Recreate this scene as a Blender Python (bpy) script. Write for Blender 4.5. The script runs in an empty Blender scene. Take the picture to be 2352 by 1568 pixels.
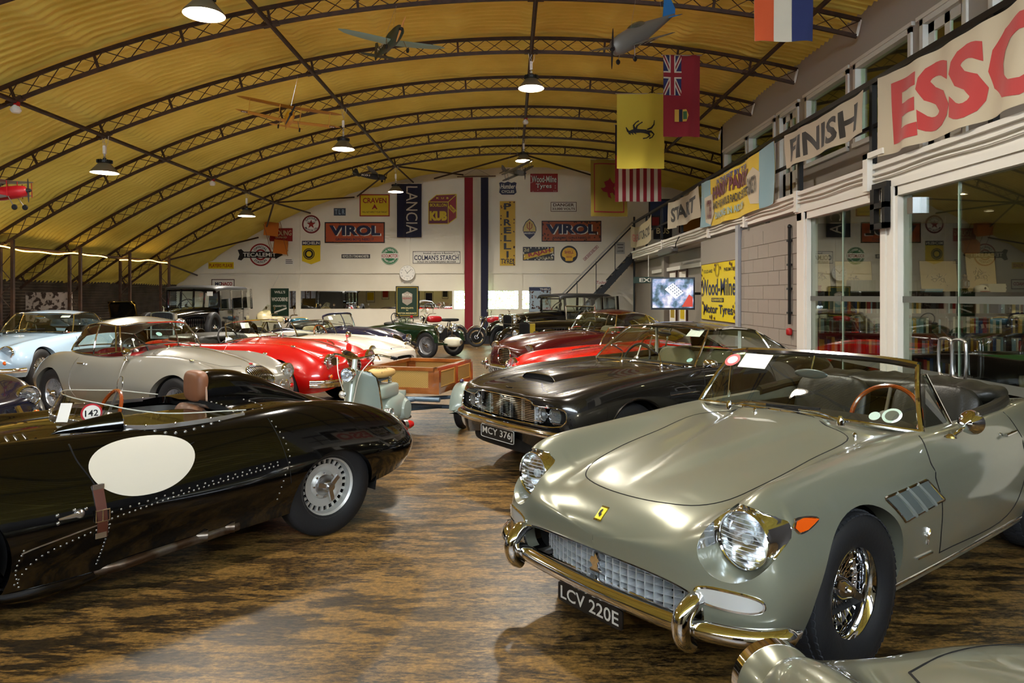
import bpy, bmesh, math, random
import numpy as np
from mathutils import Vector, Matrix
from mathutils.bvhtree import BVHTree
random.seed(11)
RNG = np.random.default_rng(5)
PI = math.pi
sc = bpy.context.scene
C = sc.collection

# ---------------------------------------------------------------- camera
FPX, CAMH, VPX, VPY = 1600.0, 1.62, 1171.0, 678.0      # focal length and vanishing point (2352 x 1568 frame)
cd = bpy.data.cameras.new('camera'); cam = bpy.data.objects.new('camera', cd); C.objects.link(cam)
cam.location = (0, 0, CAMH); cam.rotation_euler = (PI / 2, 0, 0)
cd.sensor_width = 36.0; cd.lens = FPX / 2352 * 36.0
cd.shift_x = (1176 - VPX) / 2352; cd.shift_y = -(784 - VPY) / 2352
cd.clip_start = 0.05; cd.clip_end = 300
sc.camera = cam

# ---------------------------------------------------------------- world, exposure
wd = bpy.data.worlds.new('sky'); sc.world = wd; wd.use_nodes = True
bg = wd.node_tree.nodes['Background']
bg.inputs[0].default_value = (0.82, 0.91, 1.0, 1); bg.inputs[1].default_value = 17.0
vs = sc.view_settings
vs.view_transform = 'Standard'; vs.look = 'None'; vs.gamma = 1.0; vs.use_curve_mapping = False
vs.exposure = 0.3
LAMP_E = 900.                                          # radiance of the pendant lamps

# ---------------------------------------------------------------- helpers
def lin(h):
    h = h.lstrip('#'); v = [int(h[i:i + 2], 16) / 255 for i in (0, 2, 4)]
    return tuple(c / 12.92 if c <= .04045 else ((c + .055) / 1.055) ** 2.4 for c in v)
MATS = {}
def mat(name, col=None, rough=.5, metal=0., coat=0., emit=None, est=0., trans=0., ior=1.45, spec=.5, alpha=1., flake=0., bump=None, tint=None, croh=.03, sheen=0.):
    if name in MATS: return MATS[name]
    m = bpy.data.materials.new(name); m.use_nodes = True
    nt = m.node_tree; b = nt.nodes['Principled BSDF']; I = b.inputs
    c = lin(col) if isinstance(col, str) else col
    I['Base Color'].default_value = (*c, 1); I['Roughness'].default_value = rough; I['Metallic'].default_value = metal
    I['Coat Weight'].default_value = coat; I['Coat Roughness'].default_value = croh
    I['Transmission Weight'].default_value = trans; I['IOR'].default_value = ior; I['Specular IOR Level'].default_value = spec
    I['Sheen Weight'].default_value = sheen
    if emit: I['Emission Color'].default_value = (*(lin(emit) if isinstance(emit, str) else emit), 1); I['Emission Strength'].default_value = est
    if tint or bump:
        tc = nt.nodes.new('ShaderNodeTexCoord')
        if tint:                       # (scale, second colour, amount, stretch)
            s, c2, lo, hi = tint
            n = nt.nodes.new('ShaderNodeTexNoise'); n.inputs['Scale'].default_value = s; n.inputs['Detail'].default_value = 5
            r = nt.nodes.new('ShaderNodeMapRange'); r.inputs[1].default_value = lo; r.inputs[2].default_value = hi
            mx = nt.nodes.new('ShaderNodeMix'); mx.data_type = 'RGBA'
            mx.inputs[6].default_value = (*c, 1); mx.inputs[7].default_value = (*lin(c2), 1)
            nt.links.new(tc.outputs['Object'], n.inputs['Vector']); nt.links.new(n.outputs['Fac'], r.inputs[0])
            nt.links.new(r.outputs[0], mx.inputs[0]); nt.links.new(mx.outputs[2], I['Base Color'])
        if bump:
            s, st = bump
            n = nt.nodes.new('ShaderNodeTexNoise'); n.inputs['Scale'].default_value = s; n.inputs['Detail'].default_value = 4
            bp = nt.nodes.new('ShaderNodeBump'); bp.inputs['Strength'].default_value = st; bp.inputs['Distance'].default_value = .01
            nt.links.new(tc.outputs['Object'], n.inputs['Vector']); nt.links.new(n.outputs['Fac'], bp.inputs['Height']); nt.links.new(bp.outputs[0], I['Normal'])
    MATS[name] = m
    return m
def glassmat(name, tint='#ffffff', refl=.1):
    """thin sheet glass: clear sheet with a mirror-like skin (fresnel)"""
    if name in MATS: return MATS[name]
    m = bpy.data.materials.new(name); m.use_nodes = True; nt = m.node_tree; nt.nodes.clear()
    o = nt.nodes.new('ShaderNodeOutputMaterial'); t = nt.nodes.new('ShaderNodeBsdfTransparent'); g = nt.nodes.new('ShaderNodeBsdfGlossy')
    t.inputs[0].default_value = (*lin(tint), 1); g.inputs['Roughness'].default_value = 0.0; g.inputs[0].default_value = (1, 1, 1, 1)
    lw = nt.nodes.new('ShaderNodeLayerWeight'); lw.inputs[0].default_value = .5            # facing term works from both sides
    pw = nt.nodes.new('ShaderNodeMath'); pw.operation = 'POWER'; pw.inputs[1].default_value = 4.2
    mr = nt.nodes.new('ShaderNodeMapRange'); mr.inputs[1].default_value = 0; mr.inputs[2].default_value = 1; mr.inputs[3].default_value = refl; mr.inputs[4].default_value = 1
    mx = nt.nodes.new('ShaderNodeMixShader')
    nt.links.new(lw.outputs['Facing'], pw.inputs[0]); nt.links.new(pw.outputs[0], mr.inputs[0]); nt.links.new(mr.outputs[0], mx.inputs[0]); nt.links.new(t.outputs[0], mx.inputs[1]); nt.links.new(g.outputs[0], mx.inputs[2]); nt.links.new(mx.outputs[0], o.inputs[0])
    MATS[name] = m
    return m
def paint(name, col, rough=.28, metal=.0, coat=1.0):
    return mat('paint_' + name, col, rough, metal, coat)

CHROME = mat('chrome', (.82, .83, .85), .06, 1.0)
STEEL = mat('brushed_steel', (.55, .55, .56), .28, 1.0)
BLACK = mat('black_rubber', '#0b0b0c', .55)
TYRE = mat('tyre_rubber', '#141518', .6, bump=(60, .15))
DARK = mat('dark_void', '#060606', .9)
UNDER = mat('underbody_black', '#0a0a0a', .8)
GLASS = glassmat('car_glass', '#e8efe8', .06)
WHITE = mat('white_enamel', '#e8e4da', .35)
PRINTW = mat('white_print', '#e6e2d8', .6)
PRINTK = mat('black_print', '#111013', .6)

def setp(o, label=None, cat=None, group=None, kind=None):
    if label: o['label'] = label
    if cat: o['category'] = cat
    if group: o['group'] = group
    if kind: o['kind'] = kind
    return o
def link(name, me, m=None, parent=None):
    o = bpy.data.objects.new(name, me); C.objects.link(o)
    if m is not None and not me.materials: me.materials.append(m)
    if parent is not None: o.parent = parent
    return o
def thing(name, label, cat, loc=(0, 0, 0), rz=0., group=None, scale=1., rot=None):
    o = bpy.data.objects.new(name, None); C.objects.link(o)
    o.location = loc; o.rotation_euler = rot if rot else (0, 0, rz); o.scale = (scale,) * 3
    o.empty_display_size = .2
    return setp(o, label, cat, group)
def copy_tree(o, parent=None):
    c = o.copy(); C.objects.link(c)
    if parent is not None: c.parent = parent
    for ch in o.children: copy_tree(ch, c)
    return c

class MB:
    """collects boxes, tubes, lathes, prisms into one mesh"""
    def __init__(s): s.v = []; s.f = []; s.n = 0
    def add(s, v, f):
        v = np.asarray(v, float).reshape(-1, 3); s.v.append(v); k = s.n
        s.f += [tuple(int(i) + k for i in q) for q in f]; s.n += len(v); return s
    def box(s, c, d, rot=None, at=None):
        x, y, z = (q / 2 for q in d)
        v = np.array([(a * x, b * y, e * z) for a in (-1, 1) for b in (-1, 1) for e in (-1, 1)])
        if rot is not None: v = v @ np.array(rot.to_3x3() if hasattr(rot, 'to_3x3') else rot).T
        v = v + np.array(c)
        return s.add(v, [(0, 1, 3, 2), (4, 6, 7, 5), (0, 4, 5, 1), (2, 3, 7, 6), (0, 2, 6, 4), (1, 5, 7, 3)])
    def b2(s, a, b):
        a = np.array(a, float); b = np.array(b, float); return s.box((a + b) / 2, np.abs(b - a))
    def rbox(s, c, d, r=.02, rot=None, n=3):
        """box with rounded vertical/horizontal edges: superellipsoid-like"""
        return s.sell(c, d, e=max(.08, min(1, 2.2 * r / min(d))), rot=rot)
    def sell(s, c, d, e=.4, e2=None, nu=16, nv=24, rot=None, fn=None):
        e2 = e if e2 is None else e2
        u = np.linspace(-PI / 2, PI / 2, nu); w = np.linspace(0, 2 * PI, nv, endpoint=False)
        sg = lambda a, p: np.sign(a) * np.abs(a) ** p
        U, W = np.meshgrid(u, w, indexing='ij')
        x = sg(np.cos(U), e) * sg(np.cos(W), e2) * d[0] / 2; y = sg(np.cos(U), e) * sg(np.sin(W), e2) * d[1] / 2; z = sg(np.sin(U), e) * d[2] / 2
        v = np.stack([x, y, z], -1)
        if fn is not None: v = fn(v)
        v = v.reshape(-1, 3)
        if rot is not None: v = v @ np.array(rot.to_3x3()).T
        v = v + np.array(c)
        f = [(i * nv + j, i * nv + (j + 1) % nv, (i + 1) * nv + (j + 1) % nv, (i + 1) * nv + j) for i in range(nu - 1) for j in range(nv)]
        return s.add(v, f)
    def tube(s, pts, r, n=8, closed=False, caps=True, flat=None):
        P = np.asarray(pts, float); m = len(P)
        R = np.full(m, r) if np.isscalar(r) else np.asarray(r, float)
        T = np.roll(P, -1, 0) - np.roll(P, 1, 0) if closed else np.gradient(P, axis=0)
        T /= np.linalg.norm(T, axis=1)[:, None] + 1e-12
        up = np.array([0, 0, 1.]) if abs(T[0][2]) < .9 else np.array([1., 0, 0])
        N = []; a = np.cross(T[0], up); a /= np.linalg.norm(a)
        for t in T:
            a = a - t * (a @ t); a /= np.linalg.norm(a) + 1e-12; N.append(a)
        N = np.array(N); Bn = np.cross(T, N)
        w = np.linspace(0, 2 * PI, n, endpoint=False) + PI / n
        k = flat or (1, 1)
        V = P[:, None] + R[:, None, None] * (k[0] * np.cos(w)[None, :, None] * N[:, None] + k[1] * np.sin(w)[None, :, None] * Bn[:, None])
        mm = m if closed else m - 1
        f = [(i * n + j, i * n + (j + 1) % n, ((i + 1) % m) * n + (j + 1) % n, ((i + 1) % m) * n + j) for i in range(mm) for j in range(n)]
        if caps and not closed: f += [tuple(range(n))[::-1], tuple((m - 1) * n + j for j in range(n))]
        return s.add(V, f)
    def rod(s, a, b, r, n=6, r2=None): return s.tube([a, b], [r, r if r2 is None else r2], n)
    def sweep(s, pts, prof, up=(0, 0, 1), closed_prof=True, scale=None, caps=True):
        """profile (out, up) swept along a path"""
        P = np.asarray(pts, float); up = np.array(up, float); m = len(P); q = np.asarray(prof, float); n = len(q)
        T = np.gradient(P, axis=0); T /= np.linalg.norm(T, axis=1)[:, None] + 1e-12
        S_ = np.cross(T, up); S_ /= np.linalg.norm(S_, axis=1)[:, None] + 1e-12; U = np.cross(S_, T)
        k = np.ones(m) if scale is None else np.asarray(scale, float)
        V = P[:, None] + k[:, None, None] * (q[None, :, 0, None] * S_[:, None] + q[None, :, 1, None] * U[:, None])
        nn = n if closed_prof else n - 1
        f = [(i * n + j, i * n + (j + 1) % n, (i + 1) * n + (j + 1) % n, (i + 1) * n + j) for i in range(m - 1) for j in range(nn)]
        if caps and closed_prof: f += [tuple(range(n))[::-1], tuple((m - 1) * n + j for j in range(n))]
        return s.add(V, f)
    def lathe(s, prof, n=24, mtx=None, arc=None):
        """prof = (radius, height) pairs about Z"""
        q = np.asarray(prof, float); m = len(q)
        w = np.linspace(0, 2 * PI, n, endpoint=False) if arc is None else np.linspace(arc[0], arc[1], n)
        V = np.stack([q[:, 0, None] * np.cos(w), q[:, 0, None] * np.sin(w), np.repeat(q[:, 1, None], n, 1)], -1).reshape(-1, 3)
        if mtx is not None: V = V @ np.array(mtx.to_3x3()).T + np.array(mtx.translation)
        nn = n if arc is None else n - 1
        return s.add(V, [(i * n + j, i * n + (j + 1) % n, (i + 1) * n + (j + 1) % n, (i + 1) * n + j) for i in range(m - 1) for j in range(nn)])
    def prism(s, poly, h0, h1, mtx=None):
        """closed 2D polygon extruded along Z"""
        p = np.asarray(poly, float); n = len(p)
        V = np.concatenate([np.c_[p, np.full(n, h0)], np.c_[p, np.full(n, h1)]])
        if mtx is not None: V = V @ np.array(mtx.to_3x3()).T + np.array(mtx.translation)
        return s.add(V, [tuple(range(n))[::-1], tuple(range(n, 2 * n))] + [(i, (i + 1) % n, n + (i + 1) % n, n + i) for i in range(n)])
    def grid(s, G, closed=False):
        G = np.asarray(G, float); a, b = G.shape[:2]; bb = b if closed else b - 1
        return s.add(G, [(i * b + j, i * b + (j + 1) % b, (i + 1) * b + (j + 1) % b, (i + 1) * b + j) for i in range(a - 1) for j in range(bb)])
    def mesh(s, name, smooth=35):
        V = np.concatenate(s.v) if s.v else np.zeros((0, 3))
        me = bpy.data.meshes.new(name); me.from_pydata(V.tolist(), [], s.f)
        if smooth: me.shade_smooth(); me.set_sharp_from_angle(angle=math.radians(smooth))
        me.update(); return me
    def build(s, name, m, parent=None, smooth=35):
        return link(name, s.mesh(name, smooth), m, parent)

def catmull(P, m=6, closed=False):
    """smooth curve through points"""
    P = np.asarray(P, float); n = len(P)
    if n == 2 and not closed: return P[0] + np.linspace(0, 1, m + 1)[:, None] * (P[1] - P[0])
    idx = lambda i: P[i % n] if closed else (P[i] if 0 <= i < n else (2 * P[0] - P[1] if i < 0 else 2 * P[-1] - P[-2]))
    out = []
    for i in range(n if closed else n - 1):
        p0, p1, p2, p3 = idx(i - 1), idx(i), idx(i + 1), idx(i + 2)
        d0, d1, d2 = (max(np.linalg.norm(b - a), 1e-6) ** .5 for a, b in ((p0, p1), (p1, p2), (p2, p3)))
        m1 = (p2 - p1) + d1 * ((p1 - p0) / d0 - (p2 - p0) / (d0 + d1)); m2 = (p2 - p1) + d1 * ((p3 - p2) / d2 - (p3 - p1) / (d1 + d2))
        t = np.linspace(0, 1, m, endpoint=False)[:, None]
        out.append((2 * t ** 3 - 3 * t ** 2 + 1) * p1 + (t ** 3 - 2 * t ** 2 + t) * m1 + (-2 * t ** 3 + 3 * t ** 2) * p2 + (t ** 3 - t ** 2) * m2)
    out = np.concatenate(out)
    return out if closed else np.vstack([out, P[-1]])
def circ(r, n=24, c=(0, 0), ry=None, a0=0, a1=2 * PI, e=1.):
    w = np.linspace(a0, a1, n, endpoint=abs(a1 - a0 - 2 * PI) > 1e-6)
    sg = lambda a: np.sign(a) * np.abs(a) ** e
    return np.stack([c[0] + r * sg(np.cos(w)), c[1] + (ry or r) * sg(np.sin(w))], 1)
AX = {'x': Matrix.Rotation(PI / 2, 4, 'Y'), '-x': Matrix.Rotation(-PI / 2, 4, 'Y'), 'y': Matrix.Rotation(-PI / 2, 4, 'X'), '-y': Matrix.Rotation(PI / 2, 4, 'X'), 'z': Matrix.Identity(4)}
def at(loc, ax='z', rot=None):
    m = Matrix.Translation(loc) @ (AX[ax] if rot is None else rot.to_4x4() if hasattr(rot, 'to_4x4') else rot)
    return m

# lettering ---------------------------------------------------------------
TXT = {}
def text_mesh(s, weight=0., shear=0.):
    k = (s, weight, shear)
    if k not in TXT:
        cu = bpy.data.curves.new('t', 'FONT'); cu.body = s; cu.align_x = 'CENTER'; cu.offset = weight; cu.shear = shear; cu.resolution_u = 3
        o = bpy.data.objects.new('t', cu); me = o.to_mesh()
        V = np.zeros(len(me.vertices) * 3); me.vertices.foreach_get('co', V); V = V.reshape(-1, 3)[:, :2]
        F = [tuple(p.vertices) for p in me.polygons]
        o.to_mesh_clear(); bpy.data.objects.remove(o); bpy.data.curves.remove(cu)
        lo, hi = V.min(0), V.max(0); TXT[k] = ((V - (lo + hi) / 2) / (hi - lo), F, (hi - lo))
    return TXT[k]
def text2d(mb, s, cx, cy, w, h, z=.0, weight=.02, shear=0., rot=0., mtx=None, arc=None):
    """lettering of overall size w x h laid flat in the XY plane of mtx (arc=(radius, up) bends it round a circle)"""
    U, F, sz = text_mesh(s, weight, shear)
    if w is None: w = h * sz[0] / sz[1]
    P = U * np.array([w, h])
    if arc:
        R, sg = arc; a = P[:, 0] / R; r = R + sg * P[:, 1]
        P = np.stack([r * np.sin(a), sg * r * np.cos(a)], 1)
    elif rot:
        c, q = math.cos(rot), math.sin(rot); P = P @ np.array([[c, q], [-q, c]])
    V = np.c_[P[:, 0] + cx, P[:, 1] + cy, np.full(len(P), z)]
    if mtx is not None: V = V @ np.array(mtx.to_3x3()).T + np.array(mtx.translation)
    return mb.add(V, F)
# ================================================================ the hall
YB, YF, XL, XG, XU = 25.5, -5.0, -12.2, 4.1, 5.15
RX, RTOP, RR = 0.38, 6.32, 20.5                      # roof arc: axis x, crown height, radius
RIBY = [-3.16, -.94, 1.28, 3.5, 5.72, 7.95, 10.17, 12.4, 14.6, 16.9, 19.1, 21.3]
ALF = .0645                                          # angle between struts
def arc(a, r): return RX + r * math.sin(a), RTOP - RR + r * math.cos(a)
def roofz(x): return RTOP - RR + math.sqrt(RR ** 2 - (x - RX) ** 2)

def struct(o, label=None): o['kind'] = 'structure'; return o

# floor: worn varnished boards of brown-black paint on concrete
def floor_mat():
    m = mat('worn_floor', '#6b5230', .3); nt = m.node_tree; b = nt.nodes['Principled BSDF']; N = nt.nodes.new; L = nt.links.new
    tc = N('ShaderNodeTexCoord')
    def noise(sx, sy, scale, det=8, ro=.6):
        mp = N('ShaderNodeMapping'); mp.inputs['Scale'].default_value = (sx, sy, 1); n = N('ShaderNodeTexNoise'); n.inputs['Scale'].default_value = scale; n.inputs['Detail'].default_value = det; n.inputs['Roughness'].default_value = ro
        L(tc.outputs['Object'], mp.inputs[0]); L(mp.outputs[0], n.inputs['Vector']); return n.outputs['Fac']
    def ramp(src, lo, hi):
        r = N('ShaderNodeMapRange'); r.inputs[1].default_value = lo; r.inputs[2].default_value = hi; r.clamp = True; L(src, r.inputs[0]); return r.outputs[0]
    def mixc(f, a, c):
        x = N('ShaderNodeMix'); x.data_type = 'RGBA'; L(f, x.inputs[0])
        for i, q in ((6, a), (7, c)):
            if isinstance(q, str): x.inputs[i].default_value = (*lin(q), 1)
            else: L(q, x.inputs[i])
        return x.outputs[2]
    def mul(a, c):
        x = N('ShaderNodeMath'); x.operation = 'MULTIPLY'; L(a, x.inputs[0])
        if isinstance(c, float): x.inputs[1].default_value = c
        else: L(c, x.inputs[1])
        return x.outputs[0]
    streak = noise(.8, 3.4, 2.6, 12, .74); fine = noise(2.0, 6.0, 9, 14, .78); patch = noise(.8, 1.0, .75, 5, .6); speck = noise(1, 1, 42, 4, .7)
    wear = ramp(streak, .465, .53); wear2 = ramp(fine, .47, .55); pat = ramp(patch, .42, .56)
    base = mixc(ramp(speck, .42, .6), '#8a6a36', '#6d5128')
    base = mixc(mul(wear2, .55), base, '#2a2013'); base = mixc(mul(wear, .45), base, '#1c160f')
    base = mixc(mul(mul(wear, wear2), .95), base, '#090908')
    base = mixc(mul(mul(pat, wear), .75), base, '#14110c')
    L(base, b.inputs['Base Color'])
    rr = N('ShaderNodeMapRange'); rr.inputs[1].default_value = .3; rr.inputs[2].default_value = .7; rr.inputs[3].default_value = .24; rr.inputs[4].default_value = .5
    L(fine, rr.inputs[0]); L(rr.outputs[0], b.inputs['Roughness'])
    bp = N('ShaderNodeBump'); bp.inputs['Strength'].default_value = .12; bp.inputs['Distance'].default_value = .004; L(fine, bp.inputs['Height']); L(bp.outputs[0], b.inputs['Normal'])
    b.inputs['Specular IOR Level'].default_value = .55
    return m
FLOOR = floor_mat()
struct(MB().b2((XL - .6, YF - .3, -.12), (10.2, YB + .3, 0)).build('floor', FLOOR, smooth=0))

# ceiling: sprayed yellow foam over 3-inch corrugated sheet, soft rolls over the purlins
FOAM = mat('yellow_foam', '#ead668', .75, tint=(1.3, '#dac354', .35, .7), bump=(22, .25))
def ceiling():
    per = .152; ys = np.arange(YF, YB + .4, per / 6)
    a = np.linspace(-.665, .45, 190); k = a / ALF
    ph = 2 * PI * ys / per
    bumpA = np.exp(-((k - np.round(k)) * ALF * RR / .15) ** 2) * .06 * (1 + .35 * np.sin(ys[:, None] * 5.1 + k[None] * 3.3) * np.cos(ys[:, None] * 1.7 + k[None]))
    yy = np.array(RIBY); d = np.abs(ys[:, None] - yy[None]).min(1); ribb = .035 * np.exp(-(d / .07) ** 2)
    cor = .024 * np.sin(ph) * (1 - .85 * np.exp(-(d / .09) ** 2))
    sag = .012 * np.sin(ys[:, None] * .9 + a[None] * 31) * np.sin(a[None] * 57 + ys[:, None] * 2.3)
    r = RR - cor[:, None] * (1 - .8 * np.exp(-((k - np.round(k)) * ALF * RR / .13) ** 2))[None] - bumpA - ribb[:, None] + sag
    G = np.stack([RX + r * np.sin(a)[None], np.repeat(ys[:, None], len(a), 1), RTOP - RR + r * np.cos(a)[None]], -1)
    mb = MB(); mb.grid(G[:, ::-1])
    G2 = G[::40].copy(); G2[..., 2] += .16; mb.grid(G2)            # outer sheet gives it body
    return mb.build('ceiling', FOAM, smooth=60)
struct(ceiling())

# lattice arches and the tubes that tie them
IRON = mat('brown_iron', '#33231a', .55, metal=.3, tint=(9, '#4a3122', .4, .7))
a_end = .30
def truss(y, i):
    rt, rb = RR - .125, RR - .37
    al = -.655; ar = math.asin(((XU if y < 17 else 9.0) - RX) / RR)
    t = thing('arched_roof_truss', TRLAB[i], 'roof truss', (0, y, 0), group='lattice roof arches')
    A = np.linspace(al, ar, 90)
    def chord(r, w): return [(*np.array((arc(q, r)[0], 0)), arc(q, r)[1]) for q in A]
    for nm, r in (('top_chord', rt), ('bottom_chord', rb)):
        MB().sweep(chord(r, 0), [(-.028, -.018), (.028, -.018), (.028, .018), (-.028, .018)], up=(0, 1, 0)).build(nm, IRON, t, 30)
    mb = MB(); n = int((ar - al) / (ALF / 4.0)); Q = np.linspace(al, ar, n + 1)
    pts = [(arc(q, rt - .01)[0], .008 * (-1) ** j, arc(q, rt - .01)[1]) if j % 2 else (arc(q, rb + .01)[0], .008 * (-1) ** j, arc(q, rb + .01)[1]) for j, q in enumerate(Q)]
    for p, q in zip(pts[:-1], pts[1:]): mb.rod(p, q, .0075, 5)
    pts = [(arc(q, rb + .01)[0], .014, arc(q, rb + .01)[1]) if j % 2 else (arc(q, rt - .01)[0], .014, arc(q, rt - .01)[1]) for j, q in enumerate(Q)]
    if y > 3:
        for p, q in zip(pts[:-1], pts[1:]): mb.rod(p, q, .006, 4)
    mb.build('lacing', IRON, t, 0)
    for k in range(-10, 7):
        q = k * ALF
        if q < al or q > ar: continue
        x0, z0 = arc(q, rb); x1, z1 = arc(q, rt)
        m2 = MB().box(((x0 + x1) / 2, 0, (z0 + z1) / 2), (.035, .03, rt - rb), Matrix.Rotation(q, 3, 'Y'))
        if k % 3 == 0: m2.box((x0, 0, z0), (.24, .1, .055), Matrix.Rotation(q, 3, 'Y'))
        m2.build('strut', IRON, t, 0)
    x0, z0 = arc(ar, rb); x1, z1 = arc(ar, rt)
    MB().rod((x0, 0, z0), (x1, 0, z1), .022, 6).build('end_strut', mat('white_paint', '#d8d4ca', .5), t)
    return t
ORD = ['second', 'third', 'fourth', 'fifth', 'sixth', 'seventh', 'eighth', 'ninth', 'tenth', 'eleventh', 'twelfth', 'thirteenth', 'fourteenth', 'fifteenth', 'sixteenth', 'seventeenth', 'eighteenth', 'nineteenth', 'twentieth']
ORDS = ['first'] + ORD
TRLAB = ['brown lattice roof arch over the entrance behind the viewer, %s row' % ORDS[i] for i in range(5)] + ['brown lattice roof arch nearest the viewer in the picture'] + ['brown lattice roof arch, %s from the white gable wall' % ORDS[11 - i] for i in range(6, 11)] + ['brown lattice roof arch closest to the white gable wall']
for i, y in enumerate(RIBY): truss(y, i)
LINES = [(-3, 'between the lamps'), (0, 'under the crown of the roof'), (-6, 'low on the left slope'), (3, 'in front of the upper windows')]
for k, wh in LINES:
    x, z = arc(k * ALF, RR - .38)
    if x > XU: continue
    o = MB().rod((x, YF, z), (x, RIBY[-1], z), .036, 10).build('roof_tie_tube', IRON); setp(o, 'long brown tie tube running the length of the roof %s' % wh, 'roof tube', 'long roof ties')
# wind braces from the last arch to the gable
n = 0
for k0, k1 in ((0, -2.4), (0, 2.2), (-3, -1.6), (-3, -4.6), (-3, -3.0), (-6, -4.7), (-6, -7.4), (-6, -6.0), (-9, -7.6), (-9, -9.6)):
    x0, z0 = arc(k0 * ALF, RR - .38); x1, z1 = arc(k1 * ALF, RR - .2)
    o = MB().rod((x0, RIBY[-1], z0), (x1, YB - .1, z1), .028, 8).build('wind_brace', IRON)
    setp(o, 'slanting brown wind brace at the gable end, %s counted from the crown' % ORDS[n], 'brace', 'gable wind braces'); n += 1

# lattice columns under the left slope
for i, y in enumerate(RIBY):
    if y < 5: continue
    xa, xb = -10.68, -10.42; zt = arc(-9 * ALF, RR - .36)[1]
    t = thing('lattice_column', 'brown lattice steel column under the left roof slope, %s from the gable wall' % ORDS[11 - i], 'column', (0, y, 0), group='columns under the left slope')
    for x in (xa, xb): MB().b2((x - .03, -.03, 0), (x + .03, .03, zt + (.12 if x == xb else -.05))).build('column_chord', IRON, t, 0)
    mb = MB(); zz = np.arange(.1, zt, .3)
    for j, (p, q) in enumerate(zip(zz[:-1], zz[1:])): mb.rod((xa if j % 2 else xb, 0, p), (xb if j % 2 else xa, 0, q), .008, 5)
    mb.build('lacing', IRON, t, 0)
o = MB().rod((arc(-9 * ALF, RR - .38)[0], YF, arc(-9 * ALF, RR - .38)[1]), (arc(-9 * ALF, RR - .38)[0], RIBY[-1], arc(-9 * ALF, RR - .38)[1]), .04, 8).build('roof_tie_tube', IRON)
setp(o, 'brown tie tube along the tops of the left columns', 'roof tube', 'long roof ties')
# rope lights clipped under that tube
ROPE = mat('rope_light_glow', '#ffd27a', .5, emit='#ffc860', est=7.)
x9, z9 = arc(-9 * ALF, RR - .42)
for (y0, y1, lab) in ((11.5, 18.3, 'warm glowing rope light on the left columns, nearer length'), (18.9, 21.6, 'warm glowing rope light on the left columns, far length by the gable')):
    yy = np.linspace(y0, y1, 50); o = MB().tube([(x9 + .05, y, z9 + .015 * math.sin(y * 5.3) + .03 * math.sin(y * 1.9)) for y in yy], .014, 6).build('rope_light', ROPE); setp(o, lab, 'light', 'rope lights')

# left wall: dark corrugated iron
CORR = mat('dark_corrugated_iron', '#4a4038', .42, metal=.55, tint=(3, '#2a241f', .35, .65))
zz = np.linspace(0, 2.15, 171); G = np.stack([np.stack([XL + .012 * np.sin(2 * PI * zz / .0762), np.full_like(zz, y), zz], -1) for y in (YF, 5, 15, YB)])
struct(MB().grid(G).box((XL - .1, (YF + YB) / 2, 1.0), (.1, YB - YF, 2.2)).build('wall_left', CORR, smooth=60))

# gable wall: white plaster, a ledge, flat piers
PLASTER = mat('white_plaster', '#e3dbc7', .7, tint=(.7, '#d8ceb8', .4, .7), bump=(14, .06))
A = np.linspace(-.70, .48, 70)
top = [(arc(q, RR + .1)[0], arc(q, RR + .1)[1]) for q in A]
k = YB / FPX
def wx(px): return (px - VPX) * k
def wz(py): return CAMH - (py - VPY) * k
zs0, zs1, xs0, xs1, xs2 = wz(709), wz(668), wx(664), wx(1043), wx(1216)
WM = Matrix(((1, 0, 0, 0), (0, 0, -1, YB), (0, 1, 0, 0), (0, 0, 0, 1)))    # (u, v, out) -> world on the gable
mb = MB()
mb.prism([(top[0][0], zs1)] + [p for p in top if p[1] > zs1] + [(top[-1][0], zs1)], -.3, 0, WM)
mb.prism([(XL - .6, 0), (10.2, 0), (10.2, zs0), (XL - .6, zs0)], -.3, 0, WM)
mb.prism([(XL - .6, zs0), (xs0, zs0), (xs0, zs1), (XL - .6, zs1)], -.3, 0, WM); mb.prism([(xs2, zs0), (10.2, zs0), (10.2, zs1), (xs2, zs1)], -.3, 0, WM)
wb = struct(mb.build('wall_back', PLASTER, smooth=0))
zl = wz(625)
for nm, x0, x1 in (('trim_1', -11.9, wx(681)), ('trim_2', wx(690), wx(1066)), ('trim_3', wx(1123), 4.05)): struct(MB().b2((x0, YB - .05, zl - .05), (x1, YB, zl + .05)).build(nm, PLASTER, smooth=0))
for n, px in ((4, 685), (5, 937), (6, 1195)): struct(MB().b2((wx(px - 5), YB - .035, 0), (wx(px + 5), YB, roofz(wx(px)) - .12)).build('trim_%d' % n, PLASTER, smooth=0))
# mirror strip and window strip in the slot
MIRROR = mat('mirror', (.86, .88, .87), .01, 1.0)
o = MB().b2((xs0, YB + .02, zs0), (xs1 - .06, YB + .05, zs1)).build('mirror_panel', MIRROR, smooth=0); setp(o, 'long narrow mirror strip low on the white gable wall', 'mirror')
w1 = struct(MB().b2((xs1 - .07, YB - .0, zs0), (xs1, YB + .3, zs1)).b2((xs1, YB - .01, zs0 - .03), (xs2, YB + .05, zs0)).b2((xs1, YB - .01, zs1), (xs2, YB + .05, zs1 + .03)).build('window_1', mat('white_paint', '#d8d4ca', .5), smooth=0))
MB().b2((xs1, YB + .12, zs0), (xs2, YB + .13, zs1)).build('pane', glassmat('window_glass', '#f2fff2', .06), w1, 0)
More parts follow.
